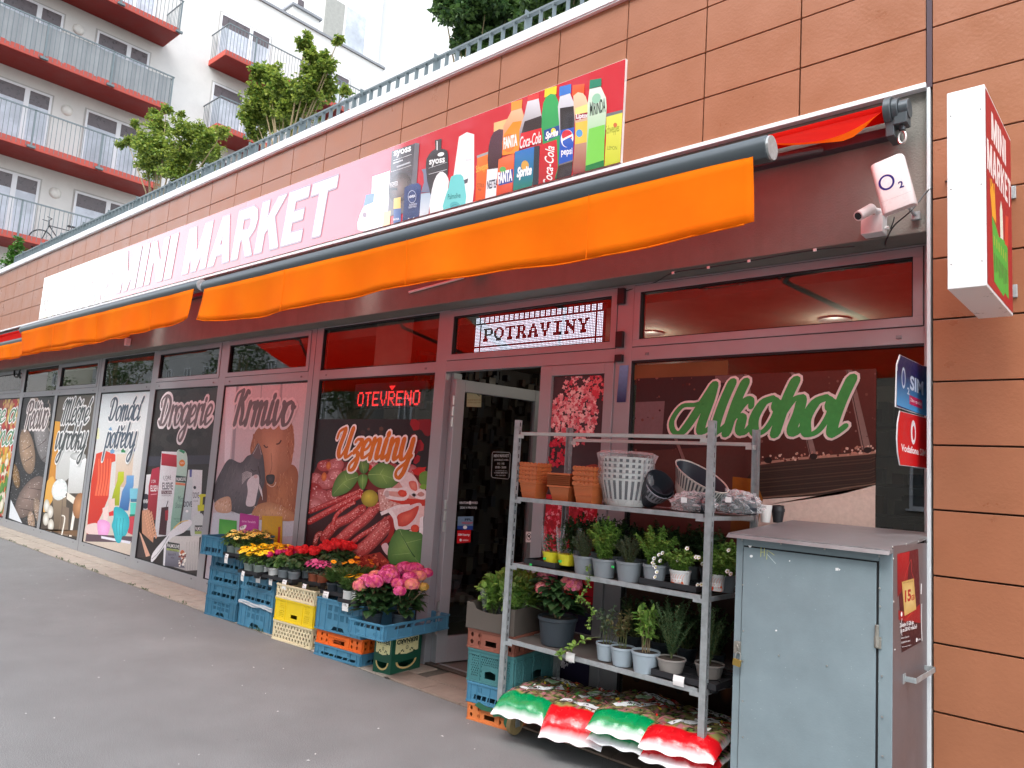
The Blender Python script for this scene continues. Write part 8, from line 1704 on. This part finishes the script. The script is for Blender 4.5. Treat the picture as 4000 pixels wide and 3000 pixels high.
def apwin(y0, y1, zt, h, door=True):
    w = MB(); g = MB(); dk = MB(); ys = y0+(y1-y0)*.60; fr_ = .07
    b = MB(); b.box(XW+.001,XW+.006,y0-.05,y0,zt-h,zt+.0); b.box(XW+.001,XW+.006,y1,y1+.05,zt-h,zt); b.box(XW+.001,XW+.006,y0-.05,y1+.05,zt,zt+.05); fr = AP(b, 'window', mat('window_reveal',(.45,.44,.42),rough=.8))
    for (a,c) in ((y0,ys),(ys,y1)):
        for (q0,q1,z0,z1_) in ((a,a+fr_,zt-h,zt),(c-fr_,c,zt-h,zt),(a+fr_,c-fr_,zt-fr_,zt),(a+fr_,c-fr_,zt-h,zt-h+fr_)): w.box(XW+.003,XW+.03,q0,q1,z0,z1_)
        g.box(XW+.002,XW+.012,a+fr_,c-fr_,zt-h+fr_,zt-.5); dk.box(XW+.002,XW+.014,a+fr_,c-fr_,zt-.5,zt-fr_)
    o = w.build('frame', M_WINF, fr); o = g.build('pane', M_WGL, fr); o = dk.build('dark_head', M_WDK, fr)  # dark upper glass: interior reflection put into the colour
for s_ in range(-3,4):
    zs = 13.1+2.8*s_
    if s_ > 1: continue
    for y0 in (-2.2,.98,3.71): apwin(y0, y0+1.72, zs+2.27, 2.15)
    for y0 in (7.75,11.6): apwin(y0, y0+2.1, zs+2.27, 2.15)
    for y0 in (-.3,3.15): 
        b = MB(); b.lathe([(.0,.09),(.12,.08),(.17,.04),(.18,0)], 18, TRS((XW,y0 if y0 != -.3 else -.35,zs+2.0),ry=math.pi/2)); AP(b, 'wall_lamp', mat('opal_lamp',(.72,.71,.66),rough=.3), smooth=True)
def balcony(y0, y1, zs, screen=False):
    bl = empty('balcony', (0,0,0)); bl.parent = ap; bl.location = Vector((0,0,0))
    def BB(mb, nm, m, **k): o = mb.build(nm, m, bl, **k); o.location = -Vector(ap.location); return o
    b = MB(); b.box(XW,XB-.03,y0+.03,y1-.03,zs-.02,zs+.14); BB(b, 'slab', M_REDB); b = MB(); b.box(XB-.03,XB,y0,y1,zs,zs+.2); b.box(XW,XB-.03,y0,y0+.03,zs,zs+.2); b.box(XW,XB-.03,y1-.03,y1,zs,zs+.2); BB(b, 'fascia', M_REDF)
    b = MB(); zr = zs+1.2
    b.box(XB+.01,XB+.04,y0,y1,zr-.02,zr+.02); b.box(XW,XB,y0+.0,y0+.03,zr-.02,zr+.02); b.box(XW,XB,y1-.03,y1,zr-.02,zr+.02); BB(b, 'handrail', M_RAIL); b = MB(); y = y0
    while y < y1: b.box(XB+.018,XB+.032,y,y+.014,zs+.05,zr); y += .125
    x = XW+.1
    while x < XB:
        for yy in (y0+.01,y1-.02): b.box(x,x+.014,yy,yy+.014,zs+.05,zr)
        x += .125
    BB(b, 'railing_bars', M_RAIL)
    b = MB(); y = y0+1.1
    while y < y1: b.box(XB,XB+.09,y-.11,y+.11,zs+.02,zs+.09); b.box(XB+.015,XB+.04,y-.025,y+.025,zs,zr); y += 1.9
    BB(b, 'bracket', M_RAIL)
    if screen:
        b = MB(); n = 60; vs = []
        for j in range(2):
            for i in range(n+1): t = i/n; vs.append((XB-.01+.02*math.sin(i*1.9),y0+.1+(y1-y0-.2)*t,(zs+.16 if j == 0 else zr-.04-.05*abs(math.sin(t*9)))))
        b.add(vs, [(i,i+1,i+n+2,i+n+1) for i in range(n)]); BB(b, 'privacy_screen', mat('grey_woven_screen',(.30,.31,.32),rough=.8,var=.08,scale=3), fixn=False)
for s_ in (-2,-1,0,1): balcony(-2.9, 5.85, 13.03+2.8*s_, screen=(s_ == 0))
balcony(7.5,13.6,15.9); balcony(7.5,13.6,13.1); balcony(7.5,13.6,10.3)
# white taller house further back
fb = empty('white_tower_house', (-34,20,0), 'tall plain white house rising behind the apartment roof', 'building'); 
def FB(mb, nm, m, **k): o = mb.build(nm, m, fb, **k); o.location = -Vector(fb.location); return o
M_PL2 = mat('bright_white_render', (.82,.82,.80), rough=.85, var=.03, scale=1)
b = MB(); b.box(-52,-34,13.0,20.9,0,44); b.box(-52,-34.6,20.9,60,0,44); FB(b, 'wall', M_PL2)
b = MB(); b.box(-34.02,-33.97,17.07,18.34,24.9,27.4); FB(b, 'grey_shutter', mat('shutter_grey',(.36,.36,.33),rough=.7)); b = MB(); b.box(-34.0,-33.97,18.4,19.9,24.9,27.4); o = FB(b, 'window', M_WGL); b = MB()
for (q0,q1,z0,z1_) in ((18.34,18.46,24.9,27.4),(19.84,19.96,24.9,27.4),(18.4,19.9,24.82,24.94)): b.box(-34.02,-33.95,q0,q1,z0,z1_)
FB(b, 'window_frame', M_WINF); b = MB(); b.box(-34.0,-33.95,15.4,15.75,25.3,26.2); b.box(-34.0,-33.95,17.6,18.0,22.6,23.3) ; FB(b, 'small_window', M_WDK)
# bicycle on the lowest balcony
bc = empty('bicycle', tuple(onX(185,930,-24.85)), 'dark bicycle parked on the lowest balcony at the far left', 'bicycle'); O_ = Vector(bc.location)
wc = onX(160,940,-24.85)-O_; R_ = .33
for nm, c in (('wheel', wc),('wheel', wc+Vector((0,1.05,0)))):
    b = MB(); b.tube([(c.x,c.y+R_*math.cos(t),c.z+R_*math.sin(t)) for t in [6.283*i/28 for i in range(28)]], .02, 6, closed=True)
    for k in range(14): t = 6.283*k/14; b.tube([tuple(c),(c.x,c.y+R_*math.cos(t),c.z+R_*math.sin(t))], .003, 3)
    b.build(nm, M_BLACK, bc)
c = wc; d = wc+Vector((0,1.05,0)); bb_ = wc+Vector((0,.62,-.03)); hd = wc+Vector((0,.16,.52)); st_ = wc+Vector((0,.75,.52)); b = MB()
for u_, v_ in ((c,hd),(hd,bb_),(bb_,st_),(hd,st_),(bb_,d),(d,st_)): b.tube([tuple(u_),tuple(v_)], .016, 6)
b.build('frame', M_BLACK, bc); b = MB(); h2 = hd+Vector((0,-.02,.16)); b.tube([tuple(hd),tuple(h2)], .014, 6); b.tube([tuple(h2+Vector((-.24,-.12,.04))),tuple(h2+Vector((-.2,.02,.02))),tuple(h2),tuple(h2+Vector((.2,.02,.02))),tuple(h2+Vector((.24,-.12,.04)))], .013, 6); b.build('handlebar', M_BLACK, bc); b = MB(); b.tube([tuple(st_),tuple(st_+Vector((0,.03,.12)))], .012, 6); b.box(st_.x-.06,st_.x+.06,st_.y-.1,st_.y+.14,st_.z+.12,st_.z+.16); b.build('saddle', M_BLACK, bc)
# ------------------------------------------------------------------ the other side of the street: seen only as reflections in glass and sign board
M_GR = mat('grey_render', (.46,.47,.46), rough=.85, var=.06, scale=.5); M_CR = mat('cream_render', (.62,.62,.52), rough=.85, var=.05, scale=.5)
def house(name, x0, x1, y0, y1, h, m, label, nx, nz, ww=1.1, wh=1.5):
    hs = empty(name, ((x0+x1)/2,y0,0), label, 'building'); 
    b = MB(); b.box(x0,x1,y1,y0,0,h); o = b.build('wall', m, hs); o.location = -Vector(hs.location)
    proto = None
    for j in range(nz):
        for i in range(nx):
            x, z = x0+(x1-x0)*(i+.5)/nx, 1.2+(h-1.6)*j/nz
            if proto is None:
                w = MB(); 
                for (a,b_,c,d_) in ((-ww/2,ww/2,0,.1),(-ww/2,ww/2,wh-.1,wh),(-ww/2,-ww/2+.1,.1,wh-.1),(ww/2-.1,ww/2,.1,wh-.1),(-.04,.04,.1,wh-.1)): w.box(a,b_,0,.08,c,d_)
                w.box(-ww/2-.1,ww/2+.1,0,.14,-.07,-.0); wo = w.build('window', M_WINF, hs); g = MB(); g.box(-ww/2+.1,ww/2-.1,.0,.03,.1,wh-.1); go = g.build('pane', mat('street_window_glass',(.10,.12,.13),rough=.1,coat=.4,var=.2), wo); proto = (wo, go)
            else:
                wo = proto[0].copy(); COL.objects.link(wo); wo.parent = hs; go = proto[1].copy(); COL.objects.link(go); go.parent = wo
            wo.location = Vector((x,y0,z))-Vector(hs.location)
house('grey_school_block', -78,-37, -22,-34, 12.5, M_GR, 'long grey block across the street, mirrored in the transom panes', 13, 4)
house('cream_corner_house', -118,-80, -20,-34, 13.5, M_CR, 'cream house across the street, mirrored in the far left transom', 10, 4)
house('tall_street_house', -35,16, -24,-36, 27, mat('dark_beige_render',(.28,.25,.21),rough=.85,var=.06,scale=.5), 'tall dark beige house across the street behind the photographer', 13, 9)
for k, (x, y, h) in enumerate(((-23,-13,7.5),(-34,-14,8),(-47,-13,8.5),(-60,-12.5,9),(-12,-15,7.5))):
    r = random.Random(50+k); t = empty('street_tree', (x,y,0), '%s street tree across the road, mirrored in the panes'%['second','third','fourth','fifth','first'][k], 'tree', 'street trees across the road'); tr, lf = MB(), MB(); tr.tube([(0,0,0),(.1,.05,h*.35),(0,.1,h*.8)], [.16,.12,.04], 8)
    for q in range(16):
        c = Vector((r.uniform(-1.7,1.7),r.uniform(-1.7,1.7),h*r.uniform(.42,.95))); tr.tube([(0,0,h*.35),tuple(c*.6+Vector((0,0,h*.2))),tuple(c)], [.06,.03,.01], 5)
        for i in range(130): leaf(lf, c+rdir(r,0)*r.uniform(.2,.95), rdir(r,0), Vector((0,0,1)), r.uniform(.14,.24), .14)
    tr.build('trunk', F_WOOD, t); lf.build('crown', F_MAPD, t, fixn=False)
for x_, y_ in ((-.92,1.4),(-2.39,1.33),(-3.2,3.2)):  # third one has no fixture: unseen, added to light the dark rack
    l_ = bpy.data.lights.new('interior_light','POINT'); l_.energy = 1.4; l_.color = (1,.9,.75); l_.shadow_soft_size = .08; o_ = bpy.data.objects.new('interior_light', l_); COL.objects.link(o_); o_.location = (x_,y_,2.7)
# ------------------------------------------------------------------ light, world, camera
w = bpy.data.worlds.new('World'); sc.world = w; w.use_nodes = True; nt = w.node_tree; N = nt.nodes; L = nt.links
bg = N['Background']; sky = N.new('ShaderNodeTexSky'); sky.sky_type = 'NISHITA'; sky.sun_disc = False
SE, SR = math.radians(52), math.radians(165)
sky.sun_elevation = SE; sky.sun_rotation = SR; sky.dust_density = 3; sky.air_density = 1.2; sky.altitude = 200
hs = N.new('ShaderNodeHueSaturation'); hs.inputs['Saturation'].default_value = .35; L.new(sky.outputs[0], hs.inputs['Color'])
L.new(hs.outputs[0], bg.inputs['Color']); bg.inputs['Strength'].default_value = .15
sl = bpy.data.lights.new('overcast_sun', 'SUN'); sl.energy = .5; sl.angle = math.radians(40); sl.color = (1,.985,.97)
so = bpy.data.objects.new('overcast_sun', sl); COL.objects.link(so)
# sun high in front of the shop, behind the photographer
d = Vector((math.sin(SR)*math.cos(SE), math.cos(SR)*math.cos(SE), math.sin(SE)))
so.rotation_euler = d.to_track_quat('Z','Y').to_euler()
cd = bpy.data.cameras.new('camera'); cam = bpy.data.objects.new('camera', cd); COL.objects.link(cam)
cd.sensor_width = 36; cd.lens = FPX/4000*36; cd.clip_end = 500; cd.clip_start = .02
M = Matrix.Identity(4)
for i in range(3): M[i][0] = RM[i][0]; M[i][1] = RM[i][2]; M[i][2] = -RM[i][1]; M[i][3] = CAM[i]
cam.matrix_world = M; sc.camera = cam
sc.view_settings.view_transform = 'Standard'; sc.view_settings.look = 'None'; sc.view_settings.exposure = 2.0; sc.view_settings.gamma = 1
sc.render.resolution_x = 1024; sc.render.resolution_y = 768
